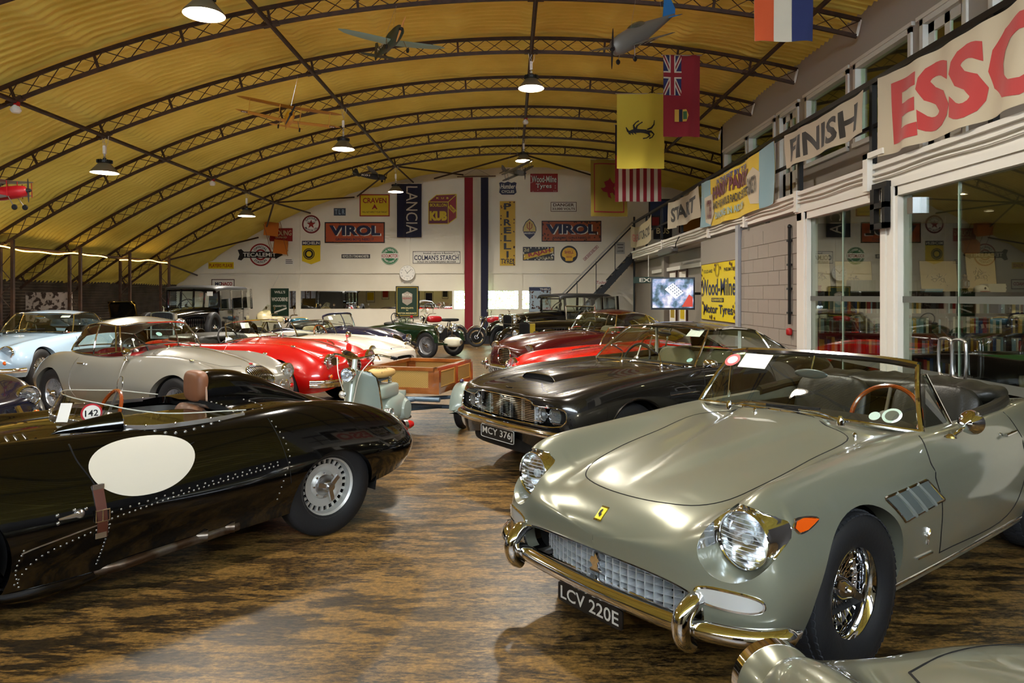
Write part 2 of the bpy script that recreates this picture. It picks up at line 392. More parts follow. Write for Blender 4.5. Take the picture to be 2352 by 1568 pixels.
# sunlit hedge beyond the slot window
LEAF = mat('hedge_leaf', '#a9d07a', .5, tint=(3, '#6fa04a', .35, .65))
mb = MB(); q = RNG.random((5200, 3)); nrm = RNG.normal(size=(5200, 3))
for p, d in zip(q, nrm):
    c = np.array([xs1 - 1.2 + p[0] * 5.6, YB + 1.4 + p[1] * .35, .03 + p[2] * 2.5]); d = d / np.linalg.norm(d); u = np.cross(d, (0, 0, 1)); u /= np.linalg.norm(u); w = np.cross(d, u); s_ = .055
    mb.add([c - u * s_, c + w * s_ * .5, c + u * s_, c - w * s_ * .5], [(0, 1, 2, 3)])
o = mb.build('hedge_leaves', LEAF, smooth=0); setp(o, 'sunlit pale green hedge seen through the slot window', 'hedge', kind='stuff')
o = MB().b2((-1, YB + .9, -.1), (6, YB + 3, .0)).build('ground_outside', mat('outside_ground', '#8a8578', .9), smooth=0); struct(o)

# front wall behind the viewer, its open upper gable added to let daylight in
mb = MB(); FM = Matrix(((1, 0, 0, 0), (0, 0, 1, YF - .2), (0, 1, 0, 0), (0, 0, 0, 1)))
struct(MB().prism([(-4.0, 0), (10.2, 0), (10.2, 4.2), (-4.0, 4.2)], 0, .2, FM).build('wall_front_lower', mat('added_dark_wall', '#3a3330', .6), smooth=0))  # unseen lower front, added dark so the car flanks reflect no bright wall
mb.prism([(XL - .6, 0), (-4.0, 0), (-4.0, 4.2), (XL - .6, 4.2)], 0, .2, FM)
for x in np.arange(-7.5, 9, 3.0): mb.prism([(x - .06, 4.2), (x + .06, 4.2), (x + .06, roofz(min(x, 9)) + .05), (x - .06, roofz(min(x, 9)) + .05)], 0, .15, FM)
struct(mb.build('wall_front', PLASTER, smooth=0))
struct(MB().b2((9.1, YF - .2, 0), (9.3, 3.5, 4.6)).build('wall_right_added', mat('added_dark_wall', '#3a3330', .6), smooth=0))  # unseen wall, added to shut out sky light that banded the paint
struct(MB().b2((-30, YF - 40, -.13), (30, YF - .3, -.02)).build('forecourt', mat('forecourt', '#c8c4ba', .9), smooth=0))  # unseen ground, made pale to bounce light up to the ceiling

# ---------------------------------------------------------------- right side: breeze-block wall, glazed office, gallery
GREY = mat('taupe_paint', '#8d857b', .6, bump=(30, .08)); GREYU = mat('upper_wall_grey', '#a49c92', .65, bump=(8, .05)); WP = mat('white_paint', '#d8d4ca', .5)
ZB0, ZB1 = 2.77, 3.05
wr = struct(MB().b2((XG + .012, 9.9, 0), (XG + .28, 12.36, ZB0)).b2((XG, 12.47, 0), (XG + .28, 14.95, ZB0)).b2((XG + .45, 14.95, 0), (XG + .7, YB, ZB0)).b2((XG + .28, 14.9, 0), (XG + .7, 15.0, ZB0)).build('wall_right', GREY, smooth=0))
bh, bl = .222, .455
blk = {}
for r in range(12):
    z0 = r * bh + .005; y = 9.93 + (0 if r % 2 else -bl / 2)
    while y < 12.34:
        ya, yb_ = max(y, 9.92), min(y + bl - .009, 12.35)
        if yb_ - ya > .05:
            key = round(yb_ - ya, 3)
            if key not in blk: blk[key] = MB().b2((0, 0, 0), (.09, key, bh - .009)).mesh('block', 0); blk[key].materials.append(GREY)
            o = link('block', blk[key], None, wr); o.location = (XG + random.uniform(0, .004), ya, z0)
        y += bl
o = MB().b2((XG - .02, 12.36, 0), (XG + .1, 12.47, ZB0 + .1)).b2((XG - .06, 12.34, 0), (XG - .02, 12.49, ZB0 + .1)).build('trim_7', mat('pale_grey_steel', '#9c9fa2', .45), smooth=0); struct(o)
# far recess: horizontal white rail and shallow piers
struct(MB().b2((XG + .38, 15.0, 2.3), (XG + .46, 22.0, 2.4)).build('trim_8', WP, smooth=0))
struct(MB().b2((XG + .3, 19.9, 0), (XG + .46, 20.2, ZB0)).build('trim_9', GREY, smooth=0))
# edge beam of the gallery, slab
bm_ = struct(MB().b2((XG - .02, 3.5, ZB0 + .06), (XG + .14, 23.2, ZB1)).b2((XG - .06, 3.5, ZB1 - .03), (XG + .2, 23.2, ZB1 + .02)).b2((XG - .05, 3.5, ZB0), (XG + .14, 9.9, ZB0 + .07)).build('trim_10', WP, smooth=0))
mb = MB()
for z, r in ((ZB1 - .09, .016), (ZB0 + .14, .012)): mb.tube([(XG - .05, y, z + .01 * math.sin(y * 4)) for y in np.linspace(3.5, 23, 90)], r, 6)
for y in (7.83, 9.83, 12.0, 14.2, 18.5): mb.box((XG - .05, y, (ZB0 + ZB1) / 2 + .03), (.06, .09, .3))
mb.build('cable_run', WP, bm_)
struct(MB().b2((XG + .14, 3.5, ZB0 + .02), (10.2, 23.2, ZB1 - .02)).build('ceiling_gallery', mat('office_ceiling', '#c9c4b8', .7), smooth=0))
# gallery upper wall with windows and doors
wins = [(15.1, 16.7, 0), (13.5, 15.0, 0), (12.4, 13.3, 1), (10.56, 12.1, 0), (8.9, 10.4, 0), (7.82, 8.71, 1), (6.0, 7.46, 0), (4.4, 5.7, 0)]
zt, zsill = 5.05, 3.85
UM = Matrix(((0, 0, -1, XU), (-1, 0, 0, 0), (0, 1, 0, 0), (0, 0, 0, 1)))      # (u=-y, v=z, out=-x)
mb = MB(); ys_ = [3.0] + sorted([q for w in wins for q in w[:2]]) + [17.0]
zr = roofz(XU) + .1
mb.b2((XU, 3.0, zt), (XU + .15, 17.0, zr))
for i in range(0, len(ys_), 2): mb.b2((XU, ys_[i], ZB1), (XU + .15, ys_[i + 1], zt))
for a_, b_, dr in wins:
    if not dr: mb.b2((XU, a_, ZB1), (XU + .15, b_, zsill))
mb.b2((XU, 16.85, ZB1), (9.5, 17.0, zr)); mb.b2((XU, 2.9, ZB1), (9.5, 3.0, zr))
wu = struct(mb.build('wall_gallery', GREYU, smooth=0))
struct(MB().b2((XU + .15, 3.0, 5.25), (9.5, 17, 5.3)).b2((9.4, 3, ZB1), (9.5, 17, 5.3)).build('ceiling_upper_room', mat('upper_room', '#6b5f45', .7), smooth=0))
wn = 2; dn = 1
WGL = glassmat('window_glass', '#f2fff2', .06)
DGL = glassmat('office_glass', '#dfe8e2', .10)
for a_, b_, dr in wins:
    f = .07; z0 = ZB1 if dr else zsill
    mb = MB().b2((XU - .03, a_, z0), (XU + .12, a_ + f, zt)).b2((XU - .03, b_ - f, z0), (XU + .12, b_, zt)).b2((XU - .03, a_, zt - f), (XU + .12, b_, zt)).b2((XU - .05, a_ - .05, zt), (XU + .0, b_ + .05, zt + .05))
    if not dr: mb.b2((XU - .05, a_, z0 - .04), (XU + .12, b_, z0 + .03))
    name = ('door_%d' % dn) if dr else ('window_%d' % wn)
    w = struct(mb.build(name, WP, smooth=0))
    if dr:
        dn += 1; m_ = (a_ + b_) / 2
        lf = MB().b2((XU + .04, a_ + f, z0), (XU + .08, a_ + f + .12, zt - f)).b2((XU + .04, b_ - f - .12, z0), (XU + .08, b_ - f, zt - f)).b2((XU + .04, m_ - .05, z0), (XU + .08, m_ + .05, zt - f)).b2((XU + .04, a_ + f, z0), (XU + .08, b_ - f, z0 + .85)).b2((XU + .04, a_ + f, zt - f - .12), (XU + .08, b_ - f, zt - f)).build('door_leaf', WP, w, 0)
        MB().b2((XU + .055, a_ + f, z0), (XU + .062, b_ - f, zt - f)).build('pane', WGL, w, 0)
        MB().rod((XU + .02, b_ - f - .06, z0 + 1.0), (XU + .02, b_ - f - .17, z0 + 1.0), .012).build('door_handle', STEEL, w)
    else:
        wn += 1; MB().b2((XU + .055, a_, z0), (XU + .062, b_, zt)).build('pane', WGL, w, 0)
GLOW = mat('downlight_glow', '#fff0d0', .5, emit='#ffd9a0', est=38.)
def downlight(x, y, z, lab, grp, strength=None):
    t = thing('downlight', lab, 'ceiling light', (x, y, z), group=grp)
    MB().lathe([(.028, 0), (.05, 0), (.055, -.012), (.058, 0)], 16).build('rim', STEEL, t)
    MB().lathe([(0, -.003), (.036, -.003), (.036, 0)], 16).build('bulb', GLOW, t)
for i, (x, y) in enumerate([(6.2, 6.6), (6.1, 8.3), (6.2, 9.7), (7.4, 8.0), (7.2, 11.4), (6.3, 13.5)]): downlight(x, y, 5.245, 'small warm downlight in the upper room ceiling, %s from the nearest window' % ORDS[i], 'upper room downlights')
# black gallery rail
RB = mat('black_steel', '#141312', .4, metal=.2)
rl = thing('gallery_railing', 'black steel railing along the front of the upper gallery', 'railing', (XG, 0, 0))
MB().b2((-.035, 3.6, 3.99), (.035, 23.1, 4.05)).build('top_rail', RB, rl, 0); MB().b2((-.02, 3.6, 3.50), (.02, 23.1, 3.54)).build('mid_rail', RB, rl, 0)
for y in (4.0, 5.9, 7.86, 9.83, 11.9, 14.4, 16.6, 18.8, 20.9, 23.0): MB().b2((-.03, y - .03, ZB1), (.03, y + .03, 4.0)).build('post', RB, rl, 0)
struct(MB().b2((8.9, 17.0, 0), (9.05, YB, 5.3)).build('wall_gallery_end', PLASTER, smooth=0)); struct(MB().b2((XG + .14, 23.2, ZB0 + .02), (9.0, YB, ZB1 - .02)).build('floor_gallery', GREY, smooth=0))
# ---------------------------------------------------------------- glazed office front
gf = struct(MB().b2((XG - .03, 9.55, 0), (XG + .12, 9.88, ZB0)).b2((XG - .05, 9.60, 0), (XG - .03, 9.68, ZB0)).b2((XG - .03, 7.31, 0), (XG + .12, 7.66, ZB0)).b2((XG - .05, 7.36, 0), (XG - .03, 7.44, ZB0)).b2((XG - .05, 7.52, 0), (XG - .03, 7.6, ZB0)).b2((XG - .03, 4.2, 0), (XG + .12, 4.5, ZB0)).b2((XG - .03, 4.2, ZB0 - .1), (XG + .12, 9.88, ZB0)).b2((XG - .03, 4.2, 0), (XG + .12, 9.88, .05)).build('window_30', WP, smooth=0))
FROST = mat('frosted_band', '#6e7069', .6, trans=.4)
for y0, y1 in ((8.66, 9.55), (7.66, 8.63), (6.42, 7.31), (4.5, 6.40)):
    p = MB().b2((XG + .03, y0, .05), (XG + .042, y1, ZB0 - .1)).build('pane', DGL, gf, 0)
    MB().b2((XG + .022, y0, 1.545), (XG + .0225, y1, 1.61)).build('frosted_band', FROST, p, 0); MB().b2((XG + .022, y0, .80), (XG + .0225, y1, .88)).build('frosted_band', FROST, p, 0)
EDGE = mat('glass_edge', '#9fb5a6', .2, spec=.8)
for y in (8.645, 6.41): MB().b2((XG + .028, y - .006, .05), (XG + .044, y + .006, ZB0 - .1)).build('glass_edge', EDGE, gf, 0)
for sgn in (-1, 1):
    y = 6.41 + sgn * .1; x = XG - .03
    pts = catmull([(XG + .03, y, 1.2), (x - .03, y, 1.235), (x - .05, y, 1.2), (x - .05, y, .92), (x - .03, y, .885), (XG + .03, y, .92)], 4)
    pts = catmull([(x, y - .09, 1.18), (x, y - .07, 1.21), (x, y + .07, 1.21), (x, y + .09, 1.18), (x, y + .09, .9), (x, y + .07, .87), (x, y - .07, .87), (x, y - .09, .9)], 3, closed=True)
    MB().tube(pts, .014, 10, closed=True).build('pull_handle', STEEL, gf)
MB().b2((XG - .04, 7.02, ZB0 - .32), (XG + .05, 7.12, ZB0 - .16)).build('door_closer', STEEL, gf, 0)
o = MB().b2((XG - .12, 7.62, 2.34), (XG - .06, 7.70, 2.78)).b2((XG - .12, 7.40, 2.34), (XG - .06, 7.46, 2.78)).b2((XG - .12, 7.4, 2.34), (XG - .06, 7.7, 2.40)).b2((XG - .12, 7.4, 2.56), (XG - .06, 7.7, 2.62)).b2((XG - .10, 7.4, 2.78), (XG - .05, 7.7, 2.84)).build('steel_bracket', RB, smooth=0); setp(o, 'black welded steel bracket on the post between the glass panes', 'bracket')
o = MB().b2((XG - .12, 7.76, 2.78), (XG - .06, 7.86, 3.2)).b2((XG - .12, 7.45, 3.14), (XG - .06, 7.86, 3.2)).build('steel_elbow', WP, smooth=0); setp(o, 'white painted steel elbow below the gallery rail post', 'bracket')
# office shell
mb = MB().b2((XG + .12, 11.35, 0), (10.2, 11.5, ZB0 + .05)).b2((10.1, 3.5, 0), (10.2, 11.5, ZB0 + .05)).b2((XG + .12, 3.4, 0), (10.2, 3.5, ZB0 + .05))
struct(mb.build('wall_office', mat('office_wall', '#5f6266', .7), smooth=0))
# ---------------------------------------------------------------- pendant lamps
LAMPGLOW = mat('lamp_glow', '#fff3dc', .4, emit=(1, .92, .80), est=LAMP_E)
SHIN = mat('lamp_white_inside', '#f4efe2', .4); SHOUT = mat('lamp_grey_shade', '#6b6552', .45, metal=.3); HEAT = mat('lamp_black_heatsink', '#15140f', .5)
def pendant(x, y, z, lab, top):
    t = thing('pendant_lamp', lab, 'lamp', (x, y, z), group='industrial pendant lamps')
    sh = MB().lathe([(.075, .17), (.10, .165), (.155, .10), (.225, .02), (.232, 0), (.228, -.004), (.222, .005), (.15, .092), (.095, .155), (0, .158)], 40).build('shade', SHOUT, t)
    MB().lathe([(.229, -.002), (.222, .003), (.15, .090), (.095, .152)], 40).build('reflector', SHIN, sh)
    MB().lathe([(0, .075), (.165, .073), (.0, .077)], 32).build('led_panel', LAMPGLOW, t)
    mb = MB().lathe([(.0, .17), (.11, .17), (.115, .19), (.115, .215), (.09, .225), (.0, .23)], 24)
    for a in np.linspace(0, 2 * PI, 20, endpoint=False): mb.box((.105 * math.cos(a), .105 * math.sin(a), .20), (.05, .008, .05), Matrix.Rotation(a, 3, 'Z'))
    mb.lathe([(.03, .22), (.03, .26), (.012, .27), (0, .27)], 12)
    mb.build('heat_sink', HEAT, t)
    h = top - z
    mb = MB()
    for j in range(7): mb.lathe([(.008 * math.cos(w) + .016, .008 * math.sin(w)) for w in np.linspace(0, 2 * PI, 7)], 10, at((0, 0, .29 + j * .03), 'x' if j % 2 else 'y'))
    mb.build('chain', STEEL, t)
    MB().tube([(.012 * math.sin(j * 1.9), .012 * math.cos(j * 2.3), .26 + (h - .26) * j / 12) for j in range(13)], .006, 5).tube([(-.05, 0, h), (-.02, 0, h - .18), (0, 0, h - .25), (.05, .02, h - .12), (.07, 0, h)], .004, 5).build('cable', mat('pale_cable', '#c9c3b4', .5), t)
    MB().b2((-.025, -.02, h * .52), (.025, .02, h * .52 + .14)).build('junction_box', WP, t, 0)
xr, zr_ = arc(0, RR - .38); xb, zb_ = arc(-3 * ALF, RR - .38); xc, zc_ = arc(-6 * ALF, RR - .38)
for x, y, z, lab, tp in [(xb, 7.95, 4.82, 'large pendant lamp at the top left, nearest in view', zb_), (xc, 12.4, 3.80, 'pendant lamp low on the left slope above the pale blue car', zc_), (xb, 14.6, 4.68, 'pendant lamp beside the yellow biplane', zb_), (xr, 12.4, 5.30, 'pendant lamp in the middle of the roof crown', zr_),
        (xc, 19.1, 3.79, 'small far pendant lamp above the arrow shaped sign', zc_), (xb, 21.3, 4.78, 'small far pendant lamp in front of the dark vertical banner', zb_), (xr, 19.1, 5.30, 'small far pendant lamp behind the grey model biplane', zr_),
        (xr, 5.72, 5.30, 'pendant lamp over the silver-green open car, above the frame', zr_), (xc, 5.72, 3.8, 'pendant lamp over the black racing car, outside the frame', zc_)]:
    pendant(x, y, z, lab, tp)
# little white sensors on the tie tubes
for i, (x, y, z) in enumerate([(xc, 10.17, zc_ - .06), (xc, 16.9, zc_ - .06), (xr, 16.9, zr_ - .06)]):
    t = thing('ceiling_sensor', ['white round sensor on the left roof tie, near the viewer', 'white round sensor on the left roof tie, far one', 'white round sensor under the roof crown'][i], 'sensor', (x, y, z), group='roof sensors')
    MB().lathe([(0, -.12), (.05, -.11), (.075, -.07), (.06, -.03), (.03, 0), (0, .02)], 16).build('dome', WP, t); MB().b2((-.02, -.02, -.01), (.05, .02, .05)).build('base', mat('red_plastic', '#a01616', .4), t, 0)
# ================================================================ car building kit
# local axes: x = rearward from the front axle, y = car's right, z = up
def pose(name, label, cat, X, Y, deg, scale=1., group=None): return thing(name, label, cat, (X, Y, 0), math.radians(deg), group, scale)

def loft(st, per=7, mseg=7, sig=4.0):
    """half-body grid from station rows [s, sill z, wide y, wide z, fender y, fender z, valley y, valley z, centre z]"""
    st = np.array(st, float); st[0, [2, 4, 6]] *= .03; st[-1, [2, 4, 6]] *= .03; n = len(st); t = np.linspace(0, n - 1, (n - 1) * per + 1)
    R = np.stack([np.interp(t, np.arange(n), st[:, j]) for j in range(st.shape[1])], 1)
    r = int(3 * sig); ker = np.exp(-.5 * (np.arange(-r, r + 1) / sig) ** 2); ker /= ker.sum()
    pad = np.vstack([2 * R[0] - R[r:0:-1], R, 2 * R[-1] - R[-2:-r - 2:-1]])
    R = np.stack([np.convolve(pad[:, j], ker, 'valid') for j in range(R.shape[1])], 1)
    s, zs, yw, zw, yf, zf, yv, zv, zc = R.T
    tuck = np.minimum(.07, yw * .25)
    P = np.stack([np.stack(q, 1) for q in ((yw - tuck, zs), (yw - .22 * tuck, zs + (zw - zs) * .45), (yw, zw), (yf, zf), (yv, zv), (yv * .5, zv + (zc - zv) * .75), (yv * 0, zc))], 1)
    nr, K = P.shape[:2]
    ext = np.concatenate([2 * P[:, :1] - P[:, 1:2], P, P[:, -2:-1] * np.array([-1, 1])], 1)
    d = np.maximum(np.linalg.norm(np.diff(ext, axis=1), axis=2), 1e-5) ** .5
    out = []
    for i in range(K - 1):
        p0, p1, p2, p3 = (ext[:, i + j] for j in range(4)); d0, d1, d2 = (d[:, i + j, None] for j in range(3))
        m1 = (p2 - p1) + d1 * ((p1 - p0) / d0 - (p2 - p0) / (d0 + d1)); m2 = (p2 - p1) + d1 * ((p3 - p2) / d2 - (p3 - p1) / (d1 + d2))
        for q in np.linspace(0, 1, mseg, endpoint=False):
            out.append((2 * q ** 3 - 3 * q ** 2 + 1) * p1 + (q ** 3 - 2 * q ** 2 + q) * m1 + (-2 * q ** 3 + 3 * q ** 2) * p2 + (q ** 3 - q ** 2) * m2)
    out.append(P[:, -1]); G = np.stack(out, 1)
    return np.concatenate([np.repeat(s[:, None, None], G.shape[1], 1), G], 2)

def polysd(p, poly):
    """signed distance of points to a closed polygon (negative inside)"""
    a = np.asarray(poly, float); b = np.roll(a, -1, 0); best = np.full(len(p), 1e9); ins = np.zeros(len(p), bool)
    for (x0, y0), (x1, y1) in zip(a, b):
        e = np.array([x1 - x0, y1 - y0]); w = p - (x0, y0); t = np.clip((w @ e) / max(e @ e, 1e-12), 0, 1)
        best = np.minimum(best, np.linalg.norm(w - t[:, None] * e, axis=1))
        c = (y0 > p[:, 1]) != (y1 > p[:, 1])
        if y0 != y1: ins ^= c & (p[:, 0] < (x1 - x0) * (p[:, 1] - y0) / (y1 - y0) + x0)
    return np.where(ins, -best, best)

class Body:
    def __init__(s, st, per=7, mseg=7, sig=4.0):
        H = loft(st, per, mseg, sig); m = H[:, -2::-1].copy(); m[..., 1] *= -1
        G = np.concatenate([H, m], 1); s.G = G; nr, nc = G.shape[:2]
        s.V = G.reshape(-1, 3).copy()
        i, j = np.meshgrid(np.arange(nr - 1), np.arange(nc - 1), indexing='ij')
        a = (i * nc + j).ravel(); s.F = np.stack([a, a + 1, a + nc + 1, a + nc], 1)
        s.extra_v = []; s.extra_f = []; s.bvh = BVHTree.FromPolygons(s.V.tolist(), s.F.tolist())
        s.sill = np.stack([G[:, 0], G[:, -1]], 1)
    def bump(s, fn):
        s.V = fn(s.V); s.bvh = BVHTree.FromPolygons(s.V.tolist(), s.F.tolist())
    def cut(s, ax, poly, mask, flange=None):
        """cut a hole whose outline is `poly` in the projection on axes ax"""
        d = polysd(s.V[:, list(ax)], poly); d = np.where(mask(s.V), d, 1.)
        ins = d < 0; fi = ins[s.F]; cnt = fi.sum(1)
        mixed = s.F[(cnt > 0) & (cnt < 4)]; best = {}
        for q in mixed:
            for a in q:
                if not ins[a]: continue
                for b in q:
                    if ins[b]: continue
                    t = d[a] / (d[a] - d[b]); L = np.linalg.norm(s.V[b] - s.V[a]) * t
                    if a not in best or L < best[a][0]: best[a] = (L, s.V[a] + t * (s.V[b] - s.V[a]))
        s.F = s.F[cnt < 4]
        for a, (_, p) in best.items(): s.V[a] = p
        if flange is not None:
            fl = np.array(flange, float); snap = set(best); ec = {}
            for q in s.F:
                for u, v in zip(q, np.roll(q, -1)):
                    if u in snap and v in snap: k = (min(u, v), max(u, v)); ec.setdefault(k, []).append((u, v))
            for k, l in ec.items():
                if len(l) == 1:
                    u, v = l[0]; n = len(s.V) + sum(len(x) for x in s.extra_v)
                    off = fl if np.ndim(flange) == 1 and len(fl) == 3 else fl
                    fu, fv = (off * np.array([1, np.sign(s.V[w][1]), 1]) if off[1] else off for w in (u, v))
                    s.extra_v.append(np.stack([s.V[v], s.V[u], s.V[u] + fu, s.V[v] + fv])); s.extra_f.append((n, n + 1, n + 2, n + 3))
    def arch(s, x, z, r, ymin=.4, fl=-.09):
        s.cut((0, 2), np.vstack([circ(r, 48, (x, z), a0=-.3, a1=PI + .3), [(x - r * .9, -.5), (x + r * .9, -.5)]][::1]) if False else circ(r, 56, (x, z)), lambda V: np.abs(V[:, 1]) > ymin, (0, fl, 0))
    def build(s, m, parent, name='body'):
        V = np.concatenate([s.V] + s.extra_v); F = s.F.tolist() + s.extra_f
        me = bpy.data.meshes.new(name); me.from_pydata(V.tolist(), [], F)
        bm = bmesh.new(); bm.from_mesh(me); bmesh.ops.delete(bm, geom=[v for v in bm.verts if not v.link_faces], context='VERTS')
        bmesh.ops.remove_doubles(bm, verts=bm.verts, dist=2e-4); bmesh.ops.recalc_face_normals(bm, faces=bm.faces); bm.to_mesh(me); bm.free()
        me.shade_smooth(); me.set_sharp_from_angle(angle=math.radians(50))
        o = link(name, me, m, parent)
        u = MB(); S_ = s.sill[(s.sill[:, 0, 2] < s.sill[:, 0, 2].min() + .045)].copy(); S_[:, :, 1] *= .97; S_[:, :, 2] += .015; u.grid(S_); u.build('underbody', UNDER, parent)
        return o
    def ray(s, o, d):
        h = s.bvh.ray_cast(Vector(o), Vector(d)); return h
    def on(s, pts, dr='side', off=.0, right=None):
        """drop points on the body: 'side' pts=(x,z) with right=True/False, 'top' pts=(x,y), 'front' pts=(y,z), 'rear'"""
        out = []; nrm = []
        for a, b in pts:
            if dr == 'side': sg = 1 if right else -1; o, d = (a, sg * 2., b), (0, -sg, 0)
            elif dr == 'top': o, d = (a, b, 3.), (0, 0, -1)
            elif dr == 'front': o, d = (-3., a, b), (1, 0, 0)
            else: o, d = (8., a, b), (-1, 0, 0)
            h = s.ray(o, d)
            if h[0] is None: continue
            n = h[1]; n = n if n.dot(Vector(d)) < 0 else -n
            out.append(np.array(h[0] + n * off)); nrm.append(np.array(n))
        return np.array(out), np.array(nrm)
    def seam(s, pts, dr, parent, r=.004, m=None, right=None, name='shut_line', sub=6, closed=False, off=-.001):
        P, _ = s.on(catmull(pts, sub, closed), dr, off, right)
        if len(P) < 2: return
        return MB().tube(P, r, 6, closed=closed).build(name, m or DARK, parent)
    def patch(s, outline, dr, parent, m, name, off=.003, right=None, rings=6):
        """thin skin laid on the body inside an outline"""
        o = np.asarray(outline, float); c = o.mean(0); L = []; ok = True
        for k in np.linspace(0, 1, rings + 1)[1:]: L.append(s.on(c + (o - c) * k, dr, off, right)[0])
        cc = s.on([c], dr, off, right)[0]
        if any(len(q) != len(o) for q in L): return None
        G = np.stack([np.repeat(cc, len(o), 0)] + L)
        return MB().grid(G, closed=True).build(name, m, parent, 80)

# ---------------------------------------------------------------- wheels (axis = +y outward)
WH = {}
def tyre_prof(R, W, rim, n=10):
    h = R - rim
    P = [(rim - .012, -W * .36), (rim + h * .15, -W * .46), (rim + h * .5, -W * .5), (R - h * .14, -W * .44), (R - .006, -W * .36), (R, -W * .2), (R, W * .2), (R - .006, W * .36), (R - h * .14, W * .44), (rim + h * .5, W * .5), (rim + h * .15, W * .46), (rim - .012, W * .36)]
    return P
def wheel_kit(key, R, W, rim, style, spokem=CHROME, wall=None, dish=.5, nsp=48, tread=False, rimm=None, deep=0.):
    if key in WH: return WH[key]
    Y = AX['y']; kit = []
    mb = MB().lathe(tyre_prof(R, W, rim), 48, Y)
    me = mb.mesh('tyre', 40); me.materials.append(TYRE); kit.append(('wheel', me))
    if tread:
        mb = MB(); nb = 64
        for row, yo in enumerate((-.34, -.17, 0, .17, .34)):
            for j in range(nb):
                a = 2 * PI * (j + .5 * (row % 2)) / nb; da = 2 * PI / nb * .42; y0 = yo * W; hw = W * .075
                rr = R + .004 - (.010 if abs(yo) > .3 else 0); sk = .35 * da * (1 if row % 2 else -1)
                q = []
                for (aa, yy) in ((a - da - sk, y0 - hw), (a - da * .2, y0 - hw * 1.25), (a + da - sk, y0 - hw), (a + da + sk, y0 + hw), (a + da * .2, y0 + hw * 1.25), (a - da + sk, y0 + hw)):
                    q.append((rr * math.cos(aa), yy, rr * math.sin(aa)))
                b_ = [(x * (R - .012) / rr, y, z * (R - .012) / rr) for x, y, z in q]
                mb.add(q + b_, [(0, 1, 2, 3, 4, 5)] + [(i, i + 6, (i + 1) % 6 + 6, (i + 1) % 6) for i in range(6)])
        me = mb.mesh('tread_blocks', 0); me.materials.append(mat('tread_rubber', '#23262b', .7)); kit.append(('tread_blocks', me))
    if wall:
        me = MB().lathe([(rim + .005, W * .40), (rim + .02, W * .487), (rim + (R - rim) * .55, W * .505), (rim + (R - rim) * .6, W * .49)], 48, Y).mesh('white_band', 40); me.materials.append(wall); kit.append(('whitewall', me))
    f = W * .42; rm = rimm or spokem
    if style == 'wire':
        me = MB().lathe([(rim + .004, f), (rim + .008, f - .006), (rim - .004, f - .012), (rim - .02, f - .035), (rim - .024, f - .06 - deep), (rim - .05, -.02), (rim - .05, -W * .2), (rim - .02, -W * .3), (rim + .003, -f)], 48, Y).mesh('rim', 40); me.materials.append(rm); kit.append(('rim', me))
        mb = MB(); hy = f * dish
        for j in range(nsp):
            a = 2 * PI * j / nsp; s_ = (-1) ** j
            mb.rod((.05 * math.cos(a + s_ * .5), hy - .02, .05 * math.sin(a + s_ * .5)), ((rim - .026) * math.cos(a + s_ * .16), f - .045 - deep, (rim - .026) * math.sin(a + s_ * .16)), .0026, 4)
            mb.rod((.045 * math.cos(a - s_ * .6), -.03, .045 * math.sin(a - s_ * .6)), ((rim - .05) * math.cos(a - s_ * .2), -.01, (rim - .05) * math.sin(a - s_ * .2)), .0026, 4)
        me = mb.mesh('spokes', 0); me.materials.append(spokem); kit.append(('spokes', me))
        mb = MB().lathe([(0, hy + .055), (.022, hy + .052), (.03, hy + .035), (.042, hy + .02), (.052, hy - .005), (.055, hy - .05), (.06, -.06)], 24, Y)
        for a in (.5, .5 + PI): mb.box((.06 * math.cos(a), hy + .03, .06 * math.sin(a)), (.09, .018, .03), Matrix.Rotation(-a, 3, 'Y'))
        me = mb.mesh('hub_spinner', 35); me.materials.append(CHROME); kit.append(('hub_spinner', me))
        me = MB().lathe([(0, -W * .28), (rim - .055, -W * .28)], 24, Y).mesh('brake_drum', 35); me.materials.append(DARK); kit.append(('brake_drum', me))
    elif style == 'disc':
        al = mat('dull_alloy', '#bdbdb8', .42, metal=.55)
        me = MB().lathe([(rim + .006, f), (rim + .012, f - .008), (rim - .004, f - .014), (rim - .022, f - .03), (rim - .026, f - .075), (rim - .03, f - .085)], 56, Y).mesh('rim', 40); me.materials.append(al); kit.append(('rim', me))
        nh = 24; mb = MB(); r0, r1 = rim - .028, rim - .062
        mb.lathe([(r1, f - .072), (r1 - .02, f - .07), (.10, f - .085), (.085, f - .07), (.05, f - .06), (0, f - .06)], 56, Y)
        for j in range(nh):
            a0 = 2 * PI * j / nh; a1 = a0 + 2 * PI / nh * .45; y_ = f - .08
            q = [(r * math.cos(a), y_, r * math.sin(a)) for r, a in ((r1, a0), (r0, a0), (r0, a1), (r1, a1))]; mb.add(q + [(x, y - .02, z) for x, y, z in q], [(3, 2, 1, 0), (0, 1, 5, 4), (1, 2, 6, 5), (2, 3, 7, 6), (3, 0, 4, 7)])
        me = mb.mesh('wheel_disc', 35); me.materials.append(al); kit.append(('wheel_disc', me))
        mb = MB().lathe([(0, f + .03), (.025, f + .028), (.032, f), (.05, f - .015), (.06, f - .05), (.075, f - .065)], 24, Y)
        for j in range(3):
            a = 2 * PI * j / 3 + .3; mb.box((.055 * math.cos(a), f + .0, .055 * math.sin(a)), (.085, .02, .03), Matrix.Rotation(-a, 3, 'Y'))
        for j in range(8): a = 2 * PI * j / 8; mb.lathe([(0, .008), (.008, .008), (.008, 0)], 6, at((.085 * math.cos(a), f - .07, .085 * math.sin(a)), 'y'))
        me = mb.mesh('hub_spinner', 35); me.materials.append(STEEL); kit.append(('hub_spinner', me))
